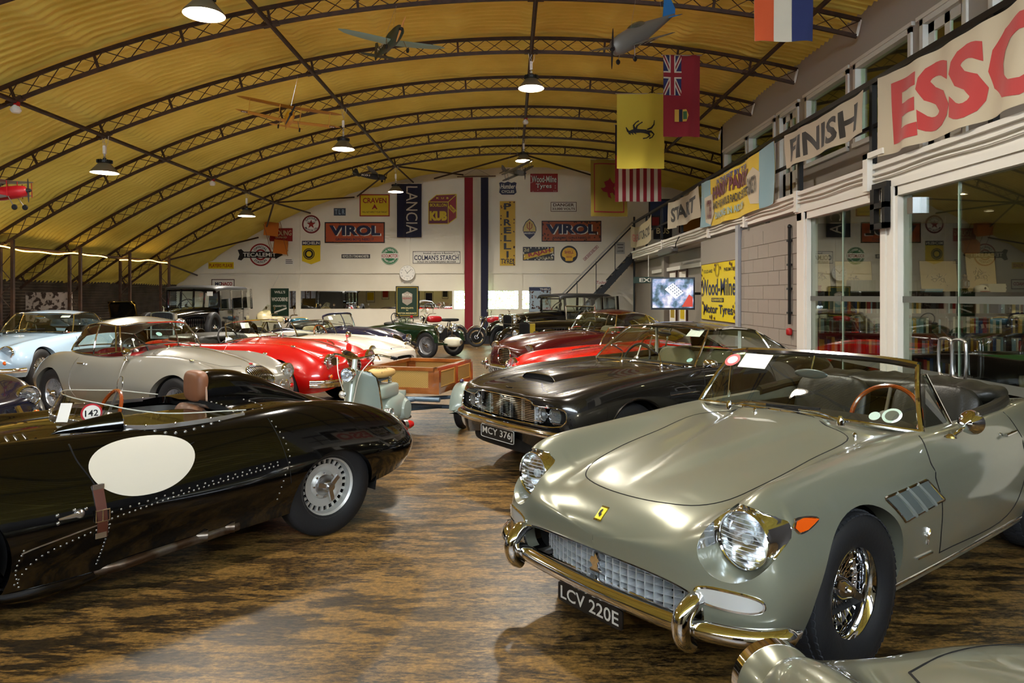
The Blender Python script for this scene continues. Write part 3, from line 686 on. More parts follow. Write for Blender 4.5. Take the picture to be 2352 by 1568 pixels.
        me = MB().lathe([(0, -W * .2), (rim - .03, -W * .2)], 24, Y).mesh('brake_drum', 35); me.materials.append(DARK); kit.append(('brake_drum', me))
    WH[key] = kit; return kit
def put_wheel(car, kit, x, y, z, steer=0., tilt=0.):
    root = None
    for i, (n, me) in enumerate(kit):
        o = link(n, me, None, car if root is None else root)
        if root is None:
            root = o; o.location = (x, y, z); o.rotation_euler = (0, 0, (0 if y > 0 else PI) + steer)
    return root
def four(car, kit, wb, tr, z, steer=0., trr=None):
    for x, y, st in ((0, tr, steer), (0, -tr, steer), (wb, trr or tr, 0), (wb, -(trr or tr), 0)): put_wheel(car, kit, x, y, z, st)
def wells(car, xs, y, z, r, depth=.42):
    for x in xs:
        for s in (-1, 1):
            mb = MB(); w = np.linspace(-.25, PI + .25, 20); P = np.stack([x + r * np.cos(w), np.full(20, s * y), z + r * np.sin(w)], 1); Q = P.copy(); Q[:, 1] -= s * depth
            mb.grid(np.stack([P, Q])); mb.add(np.vstack([Q, [(x, s * (y - depth), z)]]), [(i, i + 1, 20) for i in range(19)])
            mb.build('wheel_well', UNDER, car)

def scoop(car, B, y, z, r, lamp, rl, m_up, m_lo, split=-.35):
    """bezel between a round cut in the wing (centre y,z radius r) and a lamp ring at `lamp` of radius rl"""
    for nm, m, a0, a1 in (('lamp_brow', m_up, split, PI - split), ('lamp_scoop', m_lo, PI - split, 2 * PI + split)):
        w = np.linspace(a0, a1, 30); P = []
        for t in w:
            h = B.on([(y + r * math.cos(t), z + r * math.sin(t))], 'front')[0]
            q = np.array([lamp[0], lamp[1] + rl * math.cos(t), lamp[2] + rl * math.sin(t)])
            if len(h): P.append([h[0] + (.001, 0, 0), h[0] * .6 + q * .4 + np.array([.012, 0, 0]), h[0] * .25 + q * .75 + np.array([.012, 0, 0]), q])
        MB().grid(np.array(P)).build(nm, m, car, 60)

# ---------------------------------------------------------------- fittings
LENS = glassmat('lamp_lens', '#f2f6f8', .14)
REFL = mat('lamp_reflector', (.9, .91, .93), .12, 1.0)
AMBER = mat('amber_lens', '#d8560c', .15, coat=.6); REDL = mat('red_lens', '#b00f12', .12, coat=.8); CLEAR = mat('clear_lens', '#cfd2d0', .12, coat=1., metal=.4)
def headlamp(car, x, y, z, r, tilt=0., yaw=0., depth=.05, ring=.012, podm=None, podlen=0., dome=.35, bars=True):
    """round headlamp facing -x"""
    m = Matrix.Translation((x, y, z)) @ Matrix.Rotation(yaw, 4, 'Z') @ Matrix.Rotation(tilt, 4, 'Y') @ AX['-x']
    rim = MB().lathe([(r * 1.0, .006), (r + ring * .5, .012), (r + ring, .004), (r + ring * 1.05, -.03), (r * .98, -.03)], 40, m).build('headlamp', CHROME, car)
    MB().lathe([(r * 1.0, 0), (r * .85, -depth * .6), (r * .45, -depth), (0, -depth * 1.1)], 32, m).build('reflector', REFL, rim)
    d = r * dome
    mb = MB().lathe([(r * q, d * (1 - q ** 2) * .6 + .004) for q in np.linspace(1, 0, 9)], 36, m)
    mb.build('lens', LENS, rim)
    if bars:
        mb = MB()
        for q in np.linspace(-.8, .8, 11):
            h = r * math.sqrt(1 - q * q) * .9
            zz = d * .6 * (1 - q * q) + .002
            P = np.array([(q * r * .98, w * h, d * (1 - (q * q + (w * h / r) ** 2)) * .6 + .006) for w in np.linspace(-1, 1, 9)]); P = P[:, [1, 0, 2]] if False else P
            P = np.stack([P[:, 0], P[:, 1], P[:, 2]], 1) @ np.array(m.to_3x3()).T + np.array(m.translation); mb.tube(P, .0016, 4)
        mb.lathe([(0, -.01), (r * .2, -.014), (r * .22, -.03), (0, -.03)], 16, m)
        mb.build('lens_flutes', mat('lens_ribs', '#dfe6ea', .1, coat=1., metal=.3), rim)
    if podm is not None:
        MB().lathe([(r + ring, -.02), (r + ring, -.05), (r * .92, -podlen * .5), (r * .6, -podlen * .85), (r * .15, -podlen), (0, -podlen)], 32, m).build('lamp_shell', podm, rim)
    return rim
def lamp_small(car, x, y, z, r, m, name='indicator', yaw=0., base=CHROME):
    q = Matrix.Translation((x, y, z)) @ Matrix.Rotation(yaw, 4, 'Z') @ AX['-x']
    b = MB().lathe([(r * 1.15, -.02), (r * 1.2, .003), (r, .007)], 20, q).build(name, base, car); MB().lathe([(r * w, r * .7 * (1 - w * w) + .004) for w in np.linspace(1, 0, 6)], 20, q).build('lens', m, b)
def plate(car, s, x, y, z, w=.52, h=.11, yaw=0., tilt=0., two=None, bgm=None, fg=None, frame=True):
    """number plate facing -x"""
    m = Matrix.Translation((x, y, z)) @ Matrix.Rotation(yaw, 4, 'Z') @ Matrix.Rotation(tilt, 4, 'Y') @ Matrix(((0, 0, -1, 0), (-1, 0, 0, 0), (0, 1, 0, 0), (0, 0, 0, 1)))
    b = MB().prism(circ(w / 2, 32, ry=h / 2, e=.18), -.008, 0, m).build('number_plate', mat('plate_black', '#0e0e0f', .4), car, 0)
    mb = MB(); text2d(mb, s, 0, 0, w * .9, h * .66, .002, .012, mtx=m); mb.build('lettering', fg or mat('plate_silver', '#c9cac6', .4, metal=.4), b, 0)
    if frame: MB().tube((np.c_[circ(w / 2 - .004, 48, ry=h / 2 - .004, e=.15), np.full(48, .002)] @ np.array(m.to_3x3()).T + np.array(m.translation)), .003, 5, closed=True).build('frame', mat('plate_silver', '#c9cac6', .4, metal=.4), b)
    return b
def steering(car, x, y, z, r=.19, tilt=-1.05, rimm=None, col=None):
    m = Matrix.Translation((x, y, z)) @ Matrix.Rotation(tilt, 4, 'Y')
    P = np.c_[circ(r, 40), np.zeros(40)] @ np.array(m.to_3x3()).T + np.array(m.translation)
    w = MB().tube(P, .013, 8, closed=True).build('steering_wheel', rimm or BLACK, car)
    mb = MB().lathe([(0, .02), (.035, .015), (.04, -.01), (.02, -.06), (.018, -.3)], 16, m)
    for a in (0, 2.1, 4.2):
        p = np.array([(.03 * math.cos(a), .03 * math.sin(a), 0), (r * math.cos(a), r * math.sin(a), 0)]) @ np.array(m.to_3x3()).T + np.array(m.translation); mb.tube(p, .01, 4)
    mb.build('spokes', col or STEEL, w)
def seat(car, x, y, z, m, w=.46, back=.52, rake=.28, pleat=9):
    def fn(v):
        v = v.copy(); k = v[..., 1] / (w / 2); msk = np.abs(k) < .62
        v[..., 0] += np.where(msk, -.006 * np.abs(np.sin(k * PI * pleat / 1.24)), 0) * np.sign(-v[..., 0] + 1e-9); return v
    b = MB().sell((x + .30, y, z + back * .5 + .04), (.13, w, back), .45, .5, 24, 72, Matrix.Rotation(rake, 3, 'Y'), fn).build('seat_back', m, car, 60)
    def f2(v):
        v = v.copy(); k = v[..., 1] / (w / 2); v[..., 2] += np.where(np.abs(k) < .62, -.006 * np.abs(np.sin(k * PI * pleat / 1.24)), 0); return v
    MB().sell((x, y, z), (.5, w, .17), .4, .4, 16, 72, None, f2).build('seat_cushion', m, car, 60)
def mirror(car, x, y, z, r=.055, arm=(.0, 0, -.1), m=CHROME):
    q = at((x, y, z), '-x')
    o = MB().lathe([(0, -.0), (r * .95, 0), (r, -.006), (r * .85, -.04), (r * .45, -.075), (0, -.085)], 24, Matrix.Translation((x, y, z)) @ AX['x']).build('wing_mirror', m, car)
    MB().rod((x, y, z), (x + arm[0], y + arm[1], z + arm[2]), .009, 8).lathe([(.03, 0), (.026, .01), (.01, .02)], 14, at((x + arm[0], y + arm[1], z + arm[2]))).build('stalk', m, o)
def wiper(car, p0, p1, p2, m=CHROME):
    o = MB().tube(catmull([p0, ((p0[0] + p1[0]) / 2, (p0[1] + p1[1]) / 2, (p0[2] + p1[2]) / 2 + .015), p1], 6), .006, 6).lathe([(.02, -.02), (.018, .01), (.008, .03), (0, .03)], 12, at(p0)).build('wiper_arm', m, car)
    MB().tube([p1, p2], .005, 4).tube([tuple(np.array(p1) - (0, 0, .008)), tuple(np.array(p2) - (0, 0, .008))], .004, 4).build('wiper_blade', BLACK, o)
def sticker(car, c, u, v, w, h, m, name='windscreen_sticker', shape='rect'):
    c, u, v = (np.array(q, float) for q in (c, u, v)); u = u / np.linalg.norm(u); v = v / np.linalg.norm(v); n = np.cross(u, v)
    p = [(-w / 2, -h / 2), (w / 2, -h / 2), (w / 2, h / 2), (-w / 2, h / 2)] if shape == 'rect' else circ(w / 2, 28, ry=h / 2)
    M_ = Matrix(((u[0], v[0], n[0], c[0]), (u[1], v[1], n[1], c[1]), (u[2], v[2], n[2], c[2]), (0, 0, 0, 1)))
    return MB().prism(p, 0, .0012, M_).build(name, m, car, 0), M_

def greenhouse(car, belt, roof, panels, paintm, trim=CHROME, crown=.07, bulge=.02, glass=None, sub=8, trims=True, roofm=None, inner=None):
    """belt, roof: matching half outlines (front centre -> rear centre); panels: (i0, i1, part name, material or None for glass)"""
    glass = glass or GLASS
    Bc, Rc = catmull(belt, sub), catmull(roof, sub); Bc[0, 1] = Bc[-1, 1] = Rc[0, 1] = Rc[-1, 1] = 0
    def surf(i, v, sg):
        p = Bc[i] * (1 - v) + Rc[i] * v; d = np.array([p[0] - (Bc[0, 0] + Bc[-1, 0]) / 2, p[1] * 1.6 + 1e-6, .3]); d /= np.linalg.norm(d)
        p = p + d * bulge * 4 * v * (1 - v); return p * np.array([1, sg, 1])
    vv = np.linspace(0, 1, 7)
    for i0, i1, nm, m in panels:
        a, b = i0 * sub, i1 * sub; cen = (a == 0) or (b == len(Bc) - 1)
        runs = []
        if a == 0: runs = [[(i, -1) for i in range(b, 0, -1)] + [(i, 1) for i in range(0, b + 1)]]
        elif b == len(Bc) - 1: runs = [[(i, 1) for i in range(a, b)] + [(i, -1) for i in range(b, a - 1, -1)]]
        else: runs = [[(i, 1) for i in range(a, b + 1)], [(i, -1) for i in range(a, b + 1)]]
        for r in runs:
            G = np.stack([[surf(i, v, sg) for v in vv] for i, sg in r])
            p = MB().grid(G).build(nm, m or glass, car, 60)
            if trims and m is None:
                loop = np.vstack([G[:, 0], G[-1, 1:], G[-2::-1, -1], G[0, -2:0:-1]])
                MB().tube(loop, .011, 6, closed=True).build('window_trim', trim, p)
    ym = np.abs(Rc[:, 1]).max(); T = np.linspace(-1, 1, 25); rows = []
    for p in Rc: rows.append([(p[0], p[1] * t, p[2] + crown * (p[1] / ym) ** 2 * (1 - t * t)) for t in T])
    G = np.array(rows); mb = MB().grid(G); G2 = G.copy(); G2[..., 2] -= .02; G2[..., 1] *= .985; mb.grid(G2[:, ::-1])
    mb.build('roof', roofm or paintm, car, 60)
    return surf, Bc, Rc
def screen(car, base, topp, trim=CHROME, glass=None, post=None, sub=8, rad=.012, bulge=.02, toprad=None):
    """open-car windscreen: base and top half outlines centre -> corner"""
    Bc, Tc = catmull(base, sub), catmull(topp, sub)
    full = lambda A: np.vstack([A[:0:-1] * np.array([1, -1, 1]), A])
    b, t = full(Bc), full(Tc); vv = np.linspace(0, 1, 6)
    G = np.stack([b * (1 - v) + t * v + np.array([-bulge * 4 * v * (1 - v), 0, 0]) for v in vv])
    p = MB().grid(G).build('windscreen', glass or GLASS, car, 60)
    MB().tube(t, toprad or rad, 8).build('top_rail', trim, p); MB().tube(b, rad, 8).build('base_rail', trim, p)
    for e in (0, -1): MB().tube(G[:, e], rad * 1.1, 8).build('pillar', trim, p)
    return p, G
def tub(car, poly, z0, z1, m, name='cockpit_tub'):
    n = len(poly); V = [(x, y, z1) for x, y in poly] + [(x, y, z0) for x, y in poly]
    MB().add(V, [(i, (i + 1) % n, n + (i + 1) % n, n + i) for i in range(n)] + [tuple(range(n, 2 * n))]).build(name, m, car, 40)
# ================================================================ silver-green open two-seater (right foreground)
SAGE = mat('paint_sage_silver', '#808272', .28, metal=.4, coat=1.)
BLEATHER = mat('black_leather', '#17160f', .42, bump=(90, .12))
def car_sage():
    car = pose('open_sports_car', 'silver-green open two-seat sports car with wide chrome bumper, plate LCV 220E', 'car', .999, 3.615, 37.7, 1.022)
    B = Body([
        [-.775, .43, .02, .49, .015, .525, .01, .53, .535],
        [-.766, .385, .30, .48, .24, .55, .14, .56, .565],
        [-.742, .34, .50, .465, .42, .568, .26, .585, .60],
        [-.70, .295, .655, .455, .555, .575, .36, .605, .635],
        [-.645, .265, .765, .47, .645, .71, .42, .64, .668],
        [-.56, .25, .80, .50, .66, .80, .445, .672, .70],
        [-.42, .24, .805, .54, .65, .835, .455, .705, .728],
        [-.20, .235, .815, .60, .65, .845, .46, .748, .768],
        [.10, .23, .82, .64, .655, .862, .475, .792, .812],
        [.40, .23, .825, .655, .67, .875, .50, .838, .862],
        [.72, .23, .83, .66, .695, .886, .54, .88, .91],
        [1.05, .23, .835, .66, .72, .886, .58, .884, .905],
        [1.5, .23, .838, .66, .735, .886, .60, .886, .90],
        [1.95, .23, .838, .67, .735, .905, .60, .905, .925],
        [2.4, .235, .83, .68, .71, .92, .55, .91, .935],
        [2.8, .26, .79, .66, .66, .875, .48, .875, .90],
        [3.15, .30, .72, .62, .60, .80, .42, .81, .83],
        [3.4, .36, .60, .57, .50, .71, .36, .72, .735],
        [3.5, .42, .40, .55, .34, .62, .24, .63, .64],
        [3.52, .47, .02, .53, .015, .56, .01, .56, .565]], per=9, mseg=9)
    def bul(V):
        V = V.copy(); s, y = V[:, 0], np.abs(V[:, 1]); w = np.clip((s + .55) / 1.3, 0, 1) * .27; top = V[:, 2] > .6
        k = 1 / (1 + np.exp((y - w) / .012)) * np.clip((s + .55) / .5, 0, 1) * (s < .76)
        V[:, 2] += np.where(top, .030 * k, 0)
        # side crease
        z = V[:, 2]; c = .735 + .02 * s; V[:, 1] += np.sign(V[:, 1]) * np.where((s > -.45) & (s < 3.2), .010 * np.exp(-((z - c) / .018) ** 2) * (z < c) + .006 * np.exp(-((z - c) / .05) ** 2), 0)
        return V
    B.bump(bul)
    fr = lambda V: V[:, 0] < -.35
    for sy in (-1, 1):
        B.cut((1, 2), circ(.134, 44, (sy * .63, .642)), lambda V: (V[:, 0] < -.3) & (V[:, 1] * sy > .2), (.14, 0, 0))
    gpoly = circ(.545, 72, (0, .372), ry=.098, e=.62)
    B.cut((1, 2), gpoly, lambda V: V[:, 0] < -.55, (.07, 0, 0))
    B.arch(0, .335, .372, .5); B.arch(2.4, .335, .372, .5)
    cock = np.vstack([catmull([(.80, 0), (.86, .35), (.93, .60), (1.3, .655), (1.9, .655), (2.25, .60), (2.38, .35), (2.4, 0)], 6)])
    cock = np.vstack([cock, cock[-2:0:-1] * np.array([1, -1])])
    B.cut((0, 1), cock, lambda V: V[:, 2] > .7, (0, 0, -.10))
    B.build(SAGE, car)
    wells(car, (0, 2.4), .74, .335, .385)
    tub(car, cock * np.array([1, .985]), .32, .83, BLEATHER)
    kit = wheel_kit('sage', .338, .205, .2, 'wire', CHROME, dish=.18, nsp=54, tread=True, deep=.035); four(car, kit, 2.4, .70, .336, steer=-.03)
    # bonnet, doors
    B.seam([(.70, .0), (.67, .30), (.58, .455), (.2, .46), (-.15, .45), (-.40, .40), (-.545, .27), (-.60, 0), (-.545, -.27), (-.40, -.40), (-.15, -.45), (.2, -.46), (.58, -.455), (.67, -.30)], 'top', car, .0035, closed=True, name='bonnet_line')
    for rt in (False, True):
        B.seam([(.80, .885), (.745, .82), (.70, .74), (.715, .6), (.76, .42), (.80, .33)], 'side', car, .004, right=rt)
        B.seam([(1.86, .90), (1.88, .7), (1.84, .45), (1.70, .34), (.80, .33)], 'side', car, .004, right=rt)
        B.seam([(.36, .265), (1.0, .262), (2.02, .265)], 'side', car, .009, CHROME, rt, 'sill_strip')
        v = [(.20, .705), (.60, .722), (.735, .612), (.33, .585)]
        vv = np.vstack([np.linspace(v[i], v[(i + 1) % 4], 10)[:-1] for i in range(4)])
        vp = B.patch(vv, 'side', car, mat('vent_grey', '#5d6562', .5, metal=.3), 'side_vent', .002, rt)
        B.seam(vv, 'side', vp, .006, CHROME, rt, 'vent_frame', 2, True, .003)
        for q in (.25, .5, .75):
            a0 = np.array(v[0]) * (1 - q) + np.array(v[1]) * q; a1 = np.array(v[3]) * (1 - q) + np.array(v[2]) * q
            B.seam([a0, a1], 'side', vp, .011, mat('vent_fin', '#8b938f', .4, metal=.4), rt, 'vent_fin', 4, off=.004)
        B.patch(np.array([(-.43, .675), (-.445, .695), (-.43, .715), (-.38, .718), (-.30, .705), (-.38, .677)]), 'side', car, AMBER, 'side_indicator', .012, rt, 3)
        B.seam([(-.43, .673), (-.448, .695), (-.43, .717), (-.38, .721), (-.295, .705), (-.38, .674)], 'side', car, .005, CHROME, rt, 'indicator_rim', 4, True, .002)
        sy = 1 if rt else -1
        # emblem on the wing, door handle
        P, N = B.on([(.58, .43), (.58, .47), (.595, .50)], 'side', .004, rt); MB().tube(P, [.016, .014, .006], 6, flat=(1, .35)).build('wing_emblem', CHROME, car)
        P, N = B.on([(.53, .365), (.69, .362)], 'side', .004, rt); MB().tube(P, .006, 4).build('wing_emblem_bar', CHROME, car)
        P, N = B.on([(1.62, .795), (1.78, .80)], 'side', .022, rt); MB().tube(catmull(P, 6), .009, 8).lathe([(.012, 0), (.012, .025)], 10, at(P[0] - (0, sy * .02, 0), 'y')).build('door_handle', CHROME, car)
        # headlamps
        scoop(car, B, sy * .63, .642, .134, (-.575, sy * .632, .645), .114, CHROME, SAGE)
        headlamp(car, -.585, sy * .632, .645, .105, tilt=.04, depth=.06, ring=.009)
        o = circ(.118, 40, (sy * .635, .445), ry=.034, e=.75); o[:, 1] += np.where(True, 0, 0)
        tl = B.patch(o, 'front', car, CLEAR, 'turn_lamp', .008, None, 5)
        B.seam(o, 'front', car, .0065, CHROME, None, 'turn_lamp_rim', 1, True, .004)
    # badge
    bp = B.patch(np.array([(-.748, -.022), (-.748, .022), (-.69, .022), (-.69, -.022)]), 'top', car, CHROME, 'nose_badge', .003, None, 2)
    B.patch(np.array([(-.743, -.019), (-.743, .019), (-.698, .019), (-.698, -.019)]), 'top', car, mat('badge_yellow', '#e2d23a', .3), 'nose_badge_enamel', .0045, None, 2)
    B.patch(np.array([(-.737, -.006), (-.727, .009), (-.713, .010), (-.704, .002), (-.71, -.004), (-.72, -.002), (-.727, -.011)]), 'top', car, PRINTK, 'nose_badge_horse', .006, None, 2)
    # grille: egg crate
    GR = mat('grille_alloy', '#c6cacd', .38, metal=.45)
    MB().prism(circ(.56, 64, (0, .372), ry=.11, e=.62), 0, .01, Matrix(((0, 0, 1, -.60), (1, 0, 0, 0), (0, 1, 0, 0), (0, 0, 0, 1)))).build('grille_back', DARK, car)
    xf = lambda y: -.735 + .42 * (abs(y) / .56) ** 2.2 * .42
    mb = MB(); n = 24
    for j in range(-13, 14):
        y = j * .04; h = .096 * max(0, 1 - (abs(y) / .54) ** 3.2) ** (1 / 3.2)
        if h > .02: mb.add([(xf(y), y - .0025, .372 - h), (xf(y), y + .0025, .372 - h), (xf(y), y + .0025, .372 + h), (xf(y), y - .0025, .372 + h), (xf(y) + .05, y - .0025, .372 - h), (xf(y) + .05, y + .0025, .372 - h), (xf(y) + .05, y + .0025, .372 + h), (xf(y) + .05, y - .0025, .372 + h)], [(0, 1, 2, 3), (0, 3, 7, 4), (1, 5, 6, 2), (3, 2, 6, 7), (0, 4, 5, 1)])
    for z in np.arange(-.08, .081, .032):
        w = .54 * max(0, 1 - (abs(z) / .1) ** 3) ** (1 / 3); yy = np.linspace(-w, w, 30)
        G = np.stack([np.stack([[xf(y) + d, y, .372 + z + e] for y in yy]) for d, e in ((0, .0012), (.05, .0012), (.05, -.0012), (0, -.0012), (0, .0012))]); mb.grid(G)
    mb.build('grille', GR, car, 0)
    B.seam(gpoly, 'front', car, .006, CHROME, None, 'grille_surround', 1, True, .001)
    # prancing emblem in the grille
    h = np.array([(-.035, -.05), (-.022, -.02), (-.03, .0), (-.012, .012), (-.028, .03), (-.02, .048), (-.004, .05), (.002, .065), (.012, .05), (.022, .04), (.012, .03), (.016, .01), (.03, -.002), (.014, -.01), (.012, -.03), (.026, -.05), (.008, -.046), (.0, -.02), (-.012, -.03), (-.018, -.055)])
    MB().prism(h * 1.15, 0, .012, Matrix(((0, 0, -1, -.75), (-1, 0, 0, 0), (0, 1, 0, .375), (0, 0, 0, 1)))).build('grille_horse', CHROME, car, 0)
    # bumper
    prof = [(.0, -.036), (.028, -.03), (.042, -.008), (.042, .008), (.028, .03), (.0, .036), (-.006, 0)]
    half = [(-.79, 0), (-.786, .2), (-.775, .42), (-.748, .58), (-.69, .71), (-.60, .79), (-.50, .815)]
    pth = catmull([(x, -y, .315 + .02 * (y / .8) ** 2) for x, y in half[::-1]] + [(x, y, .315 + .02 * (y / .8) ** 2) for x, y in half[1:]], 6)
    k = np.ones(len(pth)); k[:5] = np.linspace(.25, 1, 5); k[-5:] = np.linspace(1, .25, 5)
    bmp = MB().sweep(pth[::-1], prof, scale=k).build('front_bumper', CHROME, car, 60)
    for sy in (-1, 1):
        q = catmull([(-.70, sy * .53, .425), (-.76, sy * .528, .415), (-.815, sy * .52, .37), (-.815, sy * .52, .29), (-.765, sy * .52, .25)], 5)
        MB().tube(q, np.interp(np.linspace(0, 1, len(q)), [0, .25, .6, 1], [.026, .036, .038, .028]), 14).build('overrider', CHROME, bmp)
        MB().rod((-.55, sy * .45, .30), (-.77, sy * .45, .31), .02).build('bumper_iron', STEEL, bmp)
    plate(car, 'LCV 220E', -.80, .0, .232, .40, .088, frame=False)
    # windscreen
    p, G = screen(car, [(.70, 0, .925), (.735, .28, .92), (.80, .52, .905), (.885, .68, .888)], [(1.10, 0, 1.232), (1.10, .25, 1.23), (1.10, .45, 1.222), (1.105, .572, 1.205)], rad=.013, toprad=.022)
    for sy in (-1, 1):
        MB().add([(.93, sy * .68, .90), (1.12, sy * .585, 1.19), (1.13, sy * .60, 1.12), (1.20, sy * .69, .90)], [(0, 1, 2, 3)]).build('quarter_light', GLASS, car, 0)
        MB().tube([(1.125, sy * .60, 1.16), (1.215, sy * .69, .895)], .011, 8).build('quarter_post', CHROME, car)
        mirror(car, 1.06, sy * .845, .945, .062, (-.10, -sy * .06, -.075)) if sy < 0 else None
    # rear-view mirror, stickers
    mm = MB().rod((1.09, 0, 1.225), (1.05, 0, 1.135), .006).build('mirror_stem', CHROME, car); MB().rbox((1.045, 0, 1.115), (.02, .21, .055), .02).build('rear_view_mirror', mat('mirror_back', '#6d7274', .3, metal=.6), car)
    up = np.array((.38, 0, .31)); uu = np.array((0, -1., 0))
    sticker(car, (.985, .335, 1.17), (.02, -1, .0), (.40, 0, .33), .19, .125, PRINTW, 'paper_label'); st, M_ = sticker(car, (.985, .50, 1.165), (.03, -1, 0), (.40, 0, .33), .10, .11, mat('print_red', '#b3202a', .5), 'round_badge_red', 'c')
    MB().prism(circ(.034, 24), .0012, .002, M_).build('badge_centre', PRINTW, st, 0)
    for y, r, r2 in ((-.54, .052, .036), (-.46, .03, 0)):
        c = (.855 + .02, y, .955) if r2 else (.835 + .02, y, .945)
        st, M_ = sticker(car, c, (-.12 * 1.0, -1, 0), (.38, 0, .31), r * 2, r * 2, mat('print_pale', '#cfe0de', .5), 'round_decal', 'c')
        if r2: MB().prism(circ(r2, 24), .0012, .002, M_).build('decal_centre', mat('decal_dark', '#2a2c22', .5), st, 0)
    wiper(car, (.66, .30, .925), (.70, .08, .955), (.745, -.22, .965)); wiper(car, (.69, -.36, .92), (.70, -.12, .95), (.745, .20, .955))
    for y in (.10, -.47): MB().lathe([(.012, 0), (.012, .012), (.006, .02), (0, .022)], 12, at((.62, y, B.on([(.62, y)], 'top')[0][0][2]))).build('washer_jet', CHROME, car)
    # interior
    for sy in (-1, 1): seat(car, 1.62, sy * .34, .48, BLEATHER, .52, .50, .3, 10)
    MB().sell((.97, 0, .80), (.34, 1.20, .22), .35).build('dashboard', BLEATHER, car); steering(car, 1.22, -.35, .885, .19, -1.15, mat('varnished_wood', '#8a3c10', .2, coat=1.))
    # padded rear rim and folded hood in its bag
    P = catmull([(1.55, -.675, .90), (1.95, -.675, .925), (2.25, -.60, .945), (2.38, -.35, .95), (2.40, 0, .952), (2.38, .35, .95), (2.25, .60, .945), (1.95, .675, .925), (1.55, .675, .90)], 8)
    MB().tube(P, .034, 10).build('cockpit_roll', BLEATHER, car)
    def wr(v): v = v.copy(); v[..., 2] += .012 * np.sin(v[..., 1] * 17) * np.cos(v[..., 0] * 13) + .008 * np.sin(v[..., 1] * 41); return v
    MB().sell((2.22, 0, .955), (.40, 1.24, .16), .7, .6, 22, 60, None, wr).build('folded_hood', BLEATHER, car, 70)
    MB().sell((2.12, -.52, .965), (.34, .30, .13), .8, .8, 16, 28, None, wr).build('hood_bag', BLEATHER, car, 70)
    MB().lathe([(.018, 0), (.018, .02), (.008, .035), (.012, .045), (0, .05)], 12, at((2.62, -.50, .90))).build('aerial_base', CHROME, car)
    return car
SAGECAR = car_sage()
